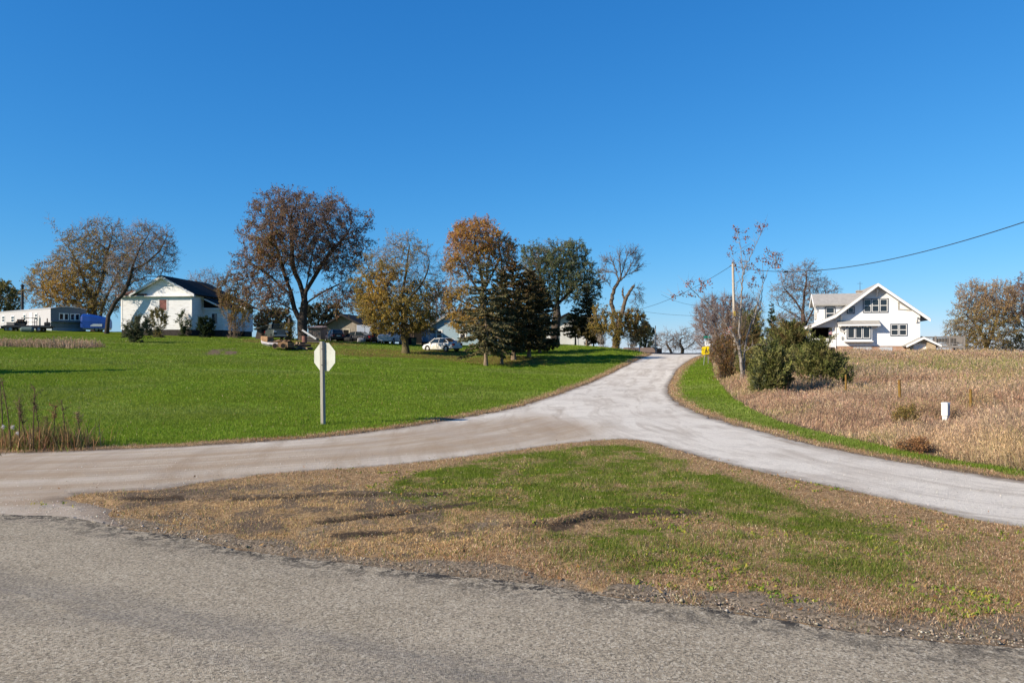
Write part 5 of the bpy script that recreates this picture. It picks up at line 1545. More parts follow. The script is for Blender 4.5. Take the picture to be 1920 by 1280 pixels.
    for xa, za, xb, zb in ((7.35, -.1, 9.15, .86), (9.15, .86, 10.95, -.05)):
        qd, a, b = slope(xa, za, xb, zb, -2.5, -.001, .14); cr.prism(qd, 'y', a, b)
    cro = cr.build('roof', SHINGLE, ce)
    cb = MB()
    for xa, za, xb, zb in ((7.3, -.2, 9.15, .78), (9.15, .78, 11.0, -.15)): cb.prism([(xa, za), (xb, zb), (xb, zb + .25), (xa, za + .25)], 'y', -2.56, -2.502)
    cb.build('barge_board', WHITEP, cro)
    MB().box(8.16, 9.54, -1.8, -1.7, -1.8, .32).build('door', WHITEP, ce)
    # deck on posts
    dk = thing('timber_deck', 'raised grey timber deck with balustrade at the right side of the white house', 'deck', root.matrix_basis @ Vector((9.42, .25, -1.4)), R(-15))
    x1, y1_, zf = 4.7, 4.2, 1.45
    MB().box(0, x1, 0, y1_, zf - .28, zf).build('floor', DECKW, dk)
    rails = MB()
    for z in (zf + .12, zf + .98):
        rails.box(0, x1, .0, .07, z, z + .08).box(x1 - .07, x1, .072, y1_, z, z + .08).box(0, x1 - .072, y1_ - .07, y1_, z, z + .08)
    rails.build('rail', DECKW, dk)
    bal = MB()
    for x in np.arange(.15, x1, .16): bal.box(x - .025, x + .025, .015, .055, zf + .2, zf + .98); bal.box(x - .025, x + .025, y1_ - .055, y1_ - .015, zf + .2, zf + .98)
    for y in np.arange(.2, y1_ - .1, .16): bal.box(x1 - .055, x1 - .015, y - .025, y + .025, zf + .2, zf + .98)
    bal.build('baluster', DECKW, dk)
    for x, y in ((.1, .035), (1.6, .035), (3.1, .035), (x1 - .05, .035), (x1 - .05, y1_ - .04), (2.4, y1_ - .04)):
        MB().box(x - .09, x + .09, y - .05, y + .05, -1.0, zf - .281).box(x - .09, x + .09, y - .075, y + .13, zf + .002, zf + 1.12).build('post', DECKW, dk)
    bench = thing('deck_bench', 'dark slatted bench standing on the raised timber deck', 'bench', dk.matrix_basis @ Vector((3.0, 1.0, zf)), R(-15))
    MB().box(-1.1, 1.1, -.25, .25, .4, .46).build('seat', DARK, bench)
    MB().box(-1.1, 1.1, .2, .26, .48, .85).build('backrest', DARK, bench)
    for x in (-1, 1): MB().box(x - .05, x + .05, -.22, .2, 0, .399).build('leg', DARK, bench)
    return root
farmhouse()

def gabled_house():
    """the old white house with the dark roof"""
    d = 105.0
    o = P(227, 618, d); s = d / F
    root = thing('gabled_house', 'old white clapboard house with a dark roof and tree shadows on its gable', 'house', o, R(-5))
    W = 9.8
    MB().prism([(0, 0), (W, 0), (W, 4.55), (0, 4.55)], 'y', 0, 12).prism([(1.95, 4.55), (W - .05, 4.55), (5.85, 6.85)], 'y', .012, 11.99).build('wall', OLDWHITE, root)
    MB().box(.05, W - .05, .05, 11.95, -2.2, 0).build('foundation', M('dark_stone', (.05, .042, .038), .95, .3, bump=.4), root)
    MB().box(W - .22, W + .02, -.03, -.002, 0, 4.3).build('corner_board', WHITEP, root)
    MB().box(-.02, .2, -.03, -.002, 0, 4.3).build('corner_board', WHITEP, root)
    # main roof, its cornice, the reddish left roof
    t = .16
    rf = MB()
    rf.prism([(5.85, 6.95), (W + .55, 4.52), (W + .6, 4.66), (5.85, 7.16)], 'y', -.55, 12.4)
    rf.prism([(1.5, 4.52), (5.85, 6.95), (5.85, 7.16), (1.45, 4.66)], 'y', -.55, 12.4)
    roof = rf.build('roof', DARKSH, root)
    MB().prism([(5.85, 6.86), (W + .54, 4.45), (W + .54, 4.49), (5.85, 6.92)], 'y', -.54, -.002).prism([(1.56, 4.45), (5.85, 6.86), (5.85, 6.92), (1.56, 4.49)], 'y', -.54, -.002).build('soffit', OLDWHITE, roof)
    bb = MB()
    bb.prism([(5.85, 6.78), (W + .6, 4.36), (W + .6, 4.64), (5.85, 7.08)], 'y', -.62, -.552)
    bb.prism([(1.45, 4.36), (5.85, 6.78), (5.85, 7.08), (1.45, 4.64)], 'y', -.62, -.552)
    bb.build('barge_board', OLDWHITE, roof)
    MB().prism([(-.004, 4.34), (-.45, 4.34), (-.45, 4.44), (-.004, 4.58)], 'x', -.35, W + .5).build('cornice', OLDWHITE, root)
    lr = MB()
    lr.add([(-.5, -.46, 4.45), (3.6, -.46, 4.45), (3.6, 4.5, 6.15), (2.1, 4.5, 6.15), (-.5, 9.5, 4.45), (3.6, 9.5, 4.45), (-.5, -.46, 4.60), (3.6, -.46, 4.60), (3.6, 4.5, 6.30), (2.1, 4.5, 6.30), (-.5, 9.5, 4.60), (3.6, 9.5, 4.60)],
           [(6, 7, 8, 9), (9, 8, 11, 10), (6, 9, 10), (0, 3, 2, 1), (3, 4, 5, 2), (0, 4, 3), (0, 1, 7, 6), (4, 0, 6, 10), (5, 4, 10, 11), (1, 2, 8, 7), (2, 5, 11, 8)])
    lr.build('side_roof', REDSH, root)
    # boarded window in the gable wall
    wb = MB().box(5.35, 6.35, -.03, -.002, 2.55, 3.95).build('window', M('red_boards', (.22, .10, .085), .9, .25, 4), root)
    MB().box(5.22, 5.35, -.05, -.002, 2.45, 4.05).box(6.35, 6.48, -.05, -.002, 2.45, 4.05).box(5.35, 6.35, -.05, -.002, 3.95, 4.07).box(5.35, 6.35, -.06, -.002, 2.42, 2.55).build('frame', OLDWHITE, wb)
    # right ell with its own little gable and the rear wing
    el = MB().prism([(W + .002, -.0), (12.6, 0), (12.6, 3.1), (W + .002, 4.2)], 'y', 3.2, 9.2)
    e = el.build('side_wing', OLDWHITE, root)
    MB().box(W + .01, 12.5, 3.25, 9.1, -2.2, -.002).build('wing_foundation', M('dark_stone'), e)
    er = MB().prism([(W + .3, 4.28), (12.95, 2.95), (13.0, 3.1), (W + .3, 4.46)], 'y', 2.7, 9.7)
    ero = er.build('wing_roof', DARKSH, e)
    eb = MB().prism([(W + .05, 4.22), (13.0, 2.78), (13.0, 3.02), (W + .05, 4.44)], 'y', 2.62, 2.698).prism([(W + .05, 2.84), (13.0, 2.78), (13.0, 2.95), (W + .05, 3.0)], 'y', 2.62, 2.697)
    eb.build('barge_board', OLDWHITE, ero)
    MB().prism([(W + .06, 3.0), (12.7, 2.96), (W + .06, 4.2)], 'y', 3.16, 3.198).build('gable_shade_panel', DARK, e)  # dark sheet painting the shadow inside the little gable
    window(e, 11.0, 11.75, .9, 2.25, 3.2, 1, frame=BLUEGREY, trim=OLDWHITE, fw=.1)
    rw = MB().prism([(W + .003, 0), (13.0, 0), (13.0, 3.4), (W + .003, 4.3)], 'y', 9.3, 12.0)
    r = rw.build('rear_wing', OLDWHITE, root)
    MB().box(W + .01, 12.9, 9.4, 11.9, -2.2, -.002).build('wing_foundation', M('dark_stone'), r)
    MB().prism([(5.85, 7.02), (13.5, 3.3), (13.5, 3.46), (5.85, 7.22)], 'y', 8.9, 12.5).build('wing_roof', DARKSH, r)
gabled_house()

def mobile_home():
    d = 104.0
    o = P(95, 621, d)
    side = M('pale_grey_siding', (.44, .43, .44), .6, .06, 1.0, stretch=(6, 6, .5), bump=.1)
    endm = M('shade_toned_siding', (.16, .185, .205), .6, .06, 1.0, stretch=(1, 1, 5), bump=.1)  # end wall siding: its bluish shade is put into the colour
    root = thing('mobile_home', 'long pale grey mobile home showing its shade darkened end wall with two windows', 'mobile home', o, 0)
    L = Vector((-.79, .62)); E = Vector((.62, .79))
    ang = math.atan2(E.y, E.x)                            # local x along the end wall, local y along the length
    root.rotation_euler.z = ang
    W, H, N = 4.5, 3.2, 20.0
    arch = [(0, .55), (W, .55), (W, 3.0), (W * .8, 3.17), (W * .5, 3.25), (W * .2, 3.17), (0, 3.0)]
    MB().prism(arch, 'y', .03, N).build('body', side, root)
    MB().prism(arch, 'y', 0, .028).build('end_wall', endm, root)
    MB().prism([(-.06, 2.98), (W * .2, 3.18), (W * .5, 3.27), (W * .8, 3.18), (W + .06, 2.98), (W + .06, 3.06), (W * .8, 3.26), (W * .5, 3.36), (W * .2, 3.26), (-.06, 3.06)], 'y', -.12, N + .1).build('roof', M('tin_roof', (.5, .5, .5), .5, .1, metal=.3), root)
    MB().box(.0, W, -.35, -.002, 1.25, 1.32).build('hitch_shelf', endm, root)
    MB().box(.15, W - .1, .06, N - .1, -.6, .548).box(.3, W - .05, -.02, .058, -.6, .42).build('skirting', M('pale_skirting', (.26, .30, .33), .7, .1), root)
    for a in (1.05, 2.45): window(root, a, a + 1.15, 1.55, 2.4, -.002, 2, frame=WHITEP, trim=WHITEP, fw=.05, rail=False)
    for y, w, z in ((4.2, .7, 1.6), (8.0, .8, 1.6), (12.0, 1.1, 1.5), (15.5, .9, 1.6)): window(root, y, y + w, z, z + .85, -.002, 1, frame=WHITEP, trim=WHITEP, fw=.06, axis='x')
    dr = MB().box(-.05, -.002, 5.9, 6.8, .75, 2.65).build('door', WHITEP, root)
    MB().box(-.07, -.051, 6.0, 6.08, 1.6, 1.7).build('handle', M('dark_metal'), dr)
    st = MB().box(-1.0, -.06, 5.9, 6.9, .0, .35).box(-.6, -.06, 5.9, 6.9, .352, .7).build('step', DECKW, root)
    # steel flue standing behind it
    b = onland(42, 116)
    fl = thing('steel_flue', 'tall dark steel pipe rising above the roof of the grey mobile home', 'pipe', b)
    top = CAMZ + (HY - 535) / F * 116 - b.z
    MB().tube((0, 0, 0), (0, 0, top), .19, .19, 12).build('pipe', M('sooty_steel', (.05, .055, .06), .6, .2, metal=.4), fl)
    MB().lathe([(.26, top - .12), (.26, top + .02), (.05, top + .18)], 12).build('cap', M('sooty_steel'), fl)
mobile_home()

def gable_shed(name, label, cat, px0, px1, base_py, eave_py, apex_px, apex_py, d, depth, rot, wallm, roofm, eave_out=.5, over=.5, trimm=None, extra=None):
    s = d / F
    o = P(px0, base_py, d)
    root = thing(name, label, cat, o, rot)
    W = (px1 - px0) * s; H = (base_py - eave_py) * s; A = (base_py - apex_py) * s; axx = (apex_px - px0) * s
    MB().prism([(0, -1.2), (W, -1.2), (W, H), (axx, A), (0, H)], 'y', 0, depth).build('wall', wallm, root)
    t = .16; kl = (A - H) / axx; kr = (A - H) / (W - axx)
    MB().prism([(-eave_out, H - kl * eave_out), (axx, A), (axx, A + t * 1.3), (-eave_out, H - kl * eave_out + t)], 'y', -over, depth + over).prism([(axx, A), (W + eave_out, H - kr * eave_out), (W + eave_out, H - kr * eave_out + t), (axx, A + t * 1.3)], 'y', -over, depth + over).build('roof', roofm, root)
    fb = MB()
    fb.prism([(-eave_out, H - kl * eave_out - .12), (axx, A - .12), (axx, A + t), (-eave_out, H - kl * eave_out + t * .8)], 'y', -over - .05, -over - .002)
    fb.prism([(axx, A - .12), (W + eave_out, H - kr * eave_out - .12), (W + eave_out, H - kr * eave_out + t * .8), (axx, A + t)], 'y', -over - .05, -over - .002)
    fb.build('barge_board', trimm or roofm, root)
    if extra: extra(root, W, H, A)
    return root
def garage_extra(root, W, H, A):
    dr = MB().box(2.45, 3.25, -.03, -.002, .15, 1.65).build('window', DARK, root)
    MB().box(2.33, 2.45, -.05, -.002, .05, 1.8).box(3.25, 3.37, -.05, -.002, .05, 1.8).box(2.45, 3.25, -.05, -.002, 1.65, 1.78).build('frame', M('tan_trim', (.5, .45, .36), .8, .15), dr)
    b = MB()
    for x in (.75, 1.5, 4.1): b.box(x - .05, x + .05, -.03, -.002, 0, H)
    b.build('batten', GREYW, root)
gable_shed('weathered_garage', 'weathered grey board garage with dark overhanging roof behind the parked cars', 'garage', 613.5, 681, 640, 609, 645, 591, 113, 9, R(-8), GREYW, M('dark_tar_roof', (.035, .033, .032), .9, .2), .3, .9, extra=garage_extra)

def low_sheds():
    def box_shed(name, label, cat, px0, px1, y0, y1, d, depth, rot, wm, rm, pitch=.35, doors=()):
        s = d / F; o = P(px0, y1, d)
        root = thing(name, label, cat, o, rot)
        W, H = (px1 - px0) * s, (y1 - y0) * s
        MB().prism([(0, -1), (depth, -1), (depth, H + pitch), (0, H)], 'x', 0, W).build('wall', wm, root)
        MB().prism([(-.3, H - .02), (depth + .3, H + pitch + .06), (depth + .3, H + pitch + .18), (-.3, H + .1)], 'x', -.25, W + .25).build('roof', rm, root)
        for x, w, h in doors:
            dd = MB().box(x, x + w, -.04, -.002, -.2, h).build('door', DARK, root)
            MB().box(x - .1, x, -.05, -.002, -.2, h + .1).box(x + w, x + w + .1, -.05, -.002, -.2, h + .1).box(x, x + w, -.05, -.002, h, h + .1).build('frame', rm, dd)
        return root
    box_shed('low_shed', 'low brown shed left of the weathered grey garage', 'shed', 578, 602, 615, 636, 116, 5, R(-4), M('brown_boards', (.30, .235, .19), .95, .25, 2, stretch=(4, 4, .6)), M('brown_tin', (.22, .17, .15), .8, .3))
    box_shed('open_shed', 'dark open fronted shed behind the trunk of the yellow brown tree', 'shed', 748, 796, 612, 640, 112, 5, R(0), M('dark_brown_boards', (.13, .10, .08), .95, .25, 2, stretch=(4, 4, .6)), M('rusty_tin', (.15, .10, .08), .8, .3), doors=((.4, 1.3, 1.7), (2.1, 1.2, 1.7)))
    # pale blue buildings behind the white sedan
    PB = M('pale_blue_siding', (.30, .40, .45), .7, .08, 1.2, stretch=(1, 1, 5), bump=.15)
    gable_shed('blue_house', 'pale blue sided house half hidden by the left edge of the conifers', 'house', 806, 905, 645, 612, 850, 585, 116, 10, R(-6), PB, SHINGLE, .4, .5,
               extra=lambda r, W, H, A: (window(r, 1.0, 1.8, .9, 2.0, 0, 1, frame=WHITEP, trim=WHITEP), window(r, 4.5, 5.3, .9, 2.0, 0, 1, frame=WHITEP, trim=WHITEP)))
    # clapboard shed behind the green tree
    gable_shed('clapboard_shed', 'white clapboard shed between the conifers and the small dark spruces', 'shed', 1022, 1110, 652, 612, 1066, 588, 117, 7, R(2), OLDWHITE, DARKSH, .35, .4,
               extra=lambda r, W, H, A: (window(r, 1.2, 2.0, 1.2, 2.3, 0, 1, frame=OLDWHITE, trim=OLDWHITE, curtain=True), MB().box(4.0, 4.9, -.04, -.002, -.4, 1.9).build('door', OLDWHITE, r)))
    # the low brown building on the crest
    o = P(1180, 668, 112)
    s = 112 / F
    root = thing('brown_shed', 'low brown roofed shed with a black end wall on the road crest', 'shed', o, R(3))
    W = 52 * s
    MB().prism([(0, -1), (5, -1), (5, .45), (2.5, 1.1), (0, .45)], 'x', 0, W).build('wall', M('tan_shed_wall', (.22, .17, .13), .9, .15), root)
    MB().prism([(-.4, .32), (2.5, 1.1), (5.4, .32), (5.4, .46), (2.5, 1.27), (-.4, .46)], 'x', -.3, W + .02).build('roof', M('brown_shingles', (.20, .145, .11), .95, .15, bump=.3), root)
    MB().box(W + .022, W + .7, -.2, 4.6, -1, 1.15).build('end_bay', M('black_boards', (.018, .018, .02), .8, .2), root)
    MB().box(W - .9, W - .4, -.02, -.002, -.2, .4).build('door', DARK, root)
low_sheds()

# ================================================================== vehicles and clutter
RUBBER = M('tyre_rubber', (.02, .02, .021), .85, .2)
RIM = M('grey_rim', (.38, .38, .38), .4, .1, metal=.6)
GLASS = M('car_glass', (.015, .022, .024), .05, .1, spec=.7)
BLACKP = M('black_plastic', (.025, .025, .027), .6, .15)
LAMP = M('clear_lamp', (.55, .55, .55), .15, .05, spec=.6)
TAIL = M('red_lamp', (.30, .012, .012), .2, .1, spec=.6)
def paint(name, c, rough=.3, dirt=None, amt=0.0, scale=1.2):
    return M(name, c, rough, .05, 1.5, spec=.5, dirt=dirt, dirt_amt=amt, dirt_scale=scale)

def loft(mb, secs):
    """secs: list of (x, [(y,z)...]) outlines with equal counts, skinned and capped"""
    n = len(secs[0][1]); vs = []
    for x, o in secs: vs += [(x, y, z) for y, z in o]
    fs = []
    for k in range(len(secs) - 1):
        for i in range(n):
            j = (i + 1) % n
            fs.append((k * n + i, k * n + j, (k + 1) * n + j, (k + 1) * n + i))
    fs += [tuple(range(n - 1, -1, -1)), tuple(range((len(secs) - 1) * n, len(secs) * n))]
    return mb.add(vs, fs)
def ring(hw, z0, z1, tuck=.06, round_=.10):
    """body cross-section: sill, flank, shoulder, top"""
    zm = z0 + (z1 - z0) * .55
    half = [(hw - tuck, z0), (hw, z0 + .12), (hw, zm), (hw - .04, z1 - round_), (hw - round_ * 1.4, z1)]
    return half + [(-y, z) for y, z in reversed(half)]
def wheel(parent, x, y, r, w=.2, rimm=None):
    wh = bpy.data.objects.new('wheel', None); COL.objects.link(wh); wh.parent = parent; wh.location = (x, y, r); wh.empty_display_size = .1
    MB().lathe([(r * .62, -w / 2), (r * .93, -w / 2), (r, -w * .34), (r, w * .34), (r * .93, w / 2), (r * .62, w / 2)], 20, axis='y').build('tyre', RUBBER, wh, smooth=False)
    s = 1 if y > 0 else -1
    rm = MB().lathe([(.03, w * .2), (r * .2, w * .24), (r * .52, w * .10), (r * .63, w * .42), (r * .63, -w * .3), (.03, -w * .3)], 20, axis='y')
    if s < 0: rm.v = [(a, -b, c) for a, b, c in rm.v]
    rm.build('rim', rimm or RIM, wh)
    return wh

def car(name, label, loc, rot, body, secs, green, wheels, r, group=None, cat='car', roofm=None, lights=True, hatch=False, tilt=0.0, grille=False):
    """secs: (x, half width, z0, z1) of the body from nose (+x) to tail; green: same for the glasshouse"""
    root = thing(name, label, cat, loc, rot, group)
    root.rotation_euler.x = tilt
    b = loft(MB(), [(x, ring(hw, z0, z1)) for x, hw, z0, z1 in secs])
    bo = b.build('body', body, root, bevel=.03)
    g = MB()
    def gring(hw, z0, z1): return [(hw, z0), (hw - .02, z0 + .05), (hw - .16, z1 - .04), (hw - .2, z1), (-hw + .2, z1), (-hw + .16, z1 - .04), (-hw + .02, z0 + .05), (-hw, z0)]
    loft(g, [(x, gring(hw, z0, z1)) for x, hw, z0, z1 in green])
    g.build('window', GLASS, root)
    top = [q for q in green if q[3] > max(k[3] for k in green) - .12]
    rf = MB()
    loft(rf, [(x, [(hw - .15, z1 - .03), (hw - .2, z1 + .025), (-hw + .2, z1 + .025), (-hw + .15, z1 - .03)]) for x, hw, z0, z1 in top])
    rf.build('roof', roofm or body, root)
    xs0, xs1 = top[0][0], top[-1][0]
    hwm = top[0][1]; zb = min(q[2] for q in green); zt = max(q[3] for q in green)
    for s in (1, -1):                                      # pillars: front, middle, rear
        for xa, xb in ((green[0][0], xs0), ((xs0 + xs1) / 2, (xs0 + xs1) / 2), (green[-1][0], xs1)):
            MB().tube((xa, s * (hwm - .0), zb + .02), (xb, s * (hwm - .17), zt), .045, n=6).build('pillar', roofm or body, root)
    for s in (1, -1):
        for x in wheels:
            wheel(root, x, s * (secs[len(secs) // 2][1] - .10), r)
            a = MB().lathe([(r * 1.02, -.02), (r * 1.16, -.02), (r * 1.16, .02), (r * 1.02, .02)], 20, c=(x, s * (secs[len(secs) // 2][1] + .002), r), axis='y')
            a.build('wheel_arch', BLACKP, root)
        # door shut lines and handles as thin proud strips
        hw = secs[len(secs) // 2][1]
        for k, x in enumerate(np.linspace(wheels[0] - .45, wheels[1] + .45, 3)):
            MB().box(x - .012, x + .012, s * hw - .004, s * hw + .006, secs[2][2] + .2, zb).build('door_gap', BLACKP, root)
        for x in (wheels[0] - 1.0, wheels[1] + .75):
            MB().box(x - .09, x + .09, s * hw - .01, s * hw + .03, zb - .17, zb - .13).build('handle', body, root)
        MB().box(green[0][0] - .35, green[0][0] - .22, s * hw - .05 if s > 0 else s * hw - .16, s * hw + .16 if s > 0 else s * hw + .05, zb + .0, zb + .14).build('mirror', body, root)
        if lights:
            x, hw0, z0, z1 = secs[0]
            MB().box(x - .2, x + .03, s * (hw0 - .18) - .17, s * (hw0 - .18) + .17, z1 - .26, z1 - .08).build('headlight', LAMP, root)
            x, hw0, z0, z1 = secs[-1]
            MB().box(x - .03, x + .22, s * (hw0 - .12) - .14, s * (hw0 - .12) + .145, z1 - .34, z1 - .10).build('tail_light', TAIL, root)
    x, hw0, z0, z1 = secs[0]
    MB().box(x - .05, x + .06, -hw0 + .08, hw0 - .08, z0 + .02, z0 + .22).build('bumper', body if not grille else RIM, root)
    gm = MB()
    if grille:
        for k in range(4): gm.box(x - .02, x + .05, -hw0 + .4, hw0 - .4, z1 - .55 + k * .13, z1 - .49 + k * .13)
    else: gm.box(x - .02, x + .045, -hw0 + .45, hw0 - .45, z1 - .24, z1 - .12)
    gm.build('grille', RIM if grille else BLACKP, root)
    x, hw0, z0, z1 = secs[-1]
    MB().box(x - .06, x + .05, -hw0 + .06, hw0 - .06, z0 + .02, z0 + .24).build('bumper', body, root)
    MB().box(x - .02, x + .0, -.26, .26, z0 + .34, z0 + .47).build('number_plate', WHITEP, root)
    return root
def sedan_shape():
    secs = [(2.28, .70, .30, .68), (2.1, .80, .24, .76), (1.4, .88, .22, .90), (.95, .90, .22, .96), (0, .91, .22, .97), (-1.3, .90, .22, 1.0), (-1.9, .86, .26, 1.02), (-2.28, .74, .34, .98)]
    green = [(1.15, .80, .93, .97), (.45, .80, .93, 1.40), (-.2, .80, .93, 1.46), (-.9, .80, .95, 1.42), (-1.75, .78, .98, 1.02)]
    return secs, green
def hatch_shape(l=0.0):
    secs = [(2.05, .70, .32, .72), (1.9, .80, .26, .80), (1.2, .86, .24, .96), (.8, .88, .24, 1.0), (-.2, .88, .24, 1.0), (-1.5, .87, .26, 1.02), (-2.0, .80, .34, 1.0)]
    green = [(1.05, .78, .97, 1.0), (.35, .78, .97, 1.52), (-.8, .78, .98, 1.58), (-1.65, .77, .99, 1.50), (-1.97, .74, 1.0, 1.04)]
    return secs, green
def van_shape():
    secs = [(2.5, .80, .40, 1.05), (2.35, .90, .34, 1.15), (1.7, .96, .32, 1.25), (0, .98, .32, 1.25), (-2.2, .97, .34, 1.25), (-2.5, .93, .40, 1.22)]
    green = [(1.95, .90, 1.22, 1.26), (1.25, .92, 1.22, 1.95), (0, .93, 1.22, 2.02), (-2.1, .92, 1.22, 2.0), (-2.46, .9, 1.2, 1.9)]
    return secs, green

# the white sedan left on the lawn
secs, green = sedan_shape()
p = onland(829, 87)
car('white_sedan', 'dirty white sedan with dented doors parked on the lawn beside the conifers', p, R(143), paint('dirty_white_paint', (.66, .65, .60), .35, (.30, .26, .15), .55, .9), secs, green, (1.38, -1.35), .33, tilt=R(-1.5))
# vehicles in the yard
secs, green = hatch_shape()
p = onland(627, 106)
car('dark_hatchback', 'dark hatchback with a red tailgate parked before the weathered grey garage', p, R(118), paint('dark_maroon_paint', (.035, .016, .018), .3), secs, green, (1.3, -1.25), .31)
secs, green = van_shape()
p = onland(707, 105)
car('dark_van', 'black van parked between the pale blue cargo trailer and the white pickup', p, R(105), paint('black_paint', (.012, .012, .014), .25), secs, green, (1.55, -1.5), .35, cat='van')
secs = [(2.7, .86, .45, 1.20), (2.55, .95, .38, 1.28), (1.3, .98, .36, 1.34), (.4, .98, .36, 1.34), (-1.2, .98, .36, 1.34), (-2.7, .97, .40, 1.30)]
green = [(1.3, .90, 1.31, 1.35), (.75, .90, 1.31, 1.95), (-.3, .9, 1.31, 2.0), (-.75, .9, 1.31, 1.96), (-.85, .9, 1.31, 1.36)]
p = onland(732, 104)
car('white_pickup', 'white pickup truck facing the lawn with a barred grille beside the yellow brown tree', p, R(-98), paint('chalky_white_paint', (.56, .57, .57), .45, (.25, .24, .22), .4), secs, green, (1.75, -1.7), .4, cat='pickup', grille=True)
p = onland(519, 96)
secs2 = [(x * .9, hw, z0, z1) for x, hw, z0, z1 in secs]; green2 = [(x * .9, hw, z0, z1) for x, hw, z0, z1 in green]
car('old_pickup', 'old dark green pickup behind the rusted hulk left of the big shade tree', p, R(-62), paint('dark_green_paint', (.03, .042, .038), .5, (.06, .05, .03), .4), secs2, green2, (1.55, -1.5), .38, cat='pickup', grille=True)
p = onland(668, 106)
secs, green = sedan_shape()
car('dark_sedan', 'low black sedan half lost among scrap right of the weathered grey garage', p, R(165), paint('black_paint', None), secs, green, (1.38, -1.35), .32)

def cargo_box(name, label, px, d, rot, L, W, H, z0, mat, cat='trailer', sidedoor=True, roofm=None):
    p = onland(px, d)
    root = thing(name, label, cat, p, rot)
    MB().box(-L / 2, L / 2, -W / 2, W / 2, z0, z0 + H).build('body', mat, root, bevel=.06)
    MB().box(-L / 2 - .02, L / 2 + .02, -W / 2 - .02, W / 2 + .02, z0 + H + .002, z0 + H + .05).build('roof', roofm or mat, root)
    MB().box(-L / 2 + .1, L / 2 - .1, -W / 2 + .1, W / 2 - .1, z0 - .14, z0 - .002).build('chassis', BLACKP, root)
    for s in (1, -1):
        wheel(root, -.3, s * (W / 2 - .02), .33); wheel(root, .45, s * (W / 2 - .02), .33)
    MB().tube((L / 2, 0, z0 - .05), (L / 2 + 1.1, 0, z0 - .1), .05).build('drawbar', BLACKP, root)
    if sidedoor:
        d_ = MB().box(-L / 2 - .03, -L / 2 - .002, -W / 2 + .12, W / 2 - .12, z0 + .08, z0 + H - .1).build('door', mat, root)
        MB().box(-L / 2 - .06, -L / 2 - .032, -.03, .03, z0 + .2, z0 + H - .3).build('latch', RIM, d_)
    return root
cargo_box('cargo_trailer', 'pale blue grey box trailer standing right of the weathered grey garage', 694, 109, R(80), 4.2, 2.3, 1.9, .5, M('pale_blue_panel', (.32, .37, .44), .5, .08))
cargo_box('blue_trailer', 'blue box trailer against the pale blue house behind the white sedan', 803, 104, R(100), 3.2, 1.5, 1.6, .5, M('mid_blue_panel', (.09, .17, .28), .45, .1))

# ---- rusted hulk
def hulk():
    d = 80.0
    a, b = P(491, 658, d), P(545, 660, d)
    p = onland(517, d)
    root = thing('rusted_hulk', 'long low rusted orange and white hulk with two dark wheel openings', 'wreck', p, R(-6))
    orange = M('rust_orange', (.30, .185, .105), .95, .35, 3.0, dirt=(.12, .065, .04), dirt_amt=.8)
    white = M('faded_white_hull', (.48, .46, .50), .7, .15, 2, dirt=(.30, .18, .10), dirt_amt=.5)
    h = MB()
    loft(h, [(x, [(hw * .6, z0), (hw, z0 + (z1 - z0) * .5), (hw, z1), (-hw, z1), (-hw, z0 + (z1 - z0) * .5), (-hw * .6, z0)]) for x, hw, z0, z1 in ((-1.5, .12, .62, .95), (-1.2, .5, .45, .78), (-.4, .8, .25, .66), (.6, .85, .18, .62), (1.5, .85, .18, .62))])
    h.build('hull', white, root)
    f = MB()
    loft(f, [(x, [(hw, z0), (hw - .03, z1), (-hw + .03, z1), (-hw, z0)]) for x, hw, z0, z1 in ((-1.52, .16, .95, 1.28), (-1.2, .54, .79, 1.30), (-.55, .8, .68, 1.22))])
    f.build('bow', orange, root)
    dk = MB()
    g = np.random.default_rng(3)
    for i in range(9):
        x0 = -.45 + i * .22
        dk.add([(x0, -.8, .66 + g.uniform(0, .1)), (x0 + .26, -.82, .68 + g.uniform(0, .1)), (x0 + .24, .1, .82 + g.uniform(0, .14)), (x0 - .02, .1, .82 + g.uniform(0, .12)), (x0, .8, .67), (x0 + .24, .8, .67)], [(0, 1, 2, 3), (3, 2, 5, 4)])
    dk.build('buckled_deck', orange, root)
    loft(MB(), [(x, [(.86, .15), (.88, z1), (-.88, z1), (-.86, .15)]) for x, z1 in ((.55, .60), (1.1, .74), (1.6, .66))]).build('stern', orange, root)
    for x in (.3, 1.15):
        MB().lathe([(.24, -.03), (.265, -.03), (.265, .0), (.24, .0)], 16, c=(x, -.90, .30), axis='y').build('wheel_opening', orange, root)
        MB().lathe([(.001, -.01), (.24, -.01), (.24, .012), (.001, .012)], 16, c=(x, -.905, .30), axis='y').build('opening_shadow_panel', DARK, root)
hulk()

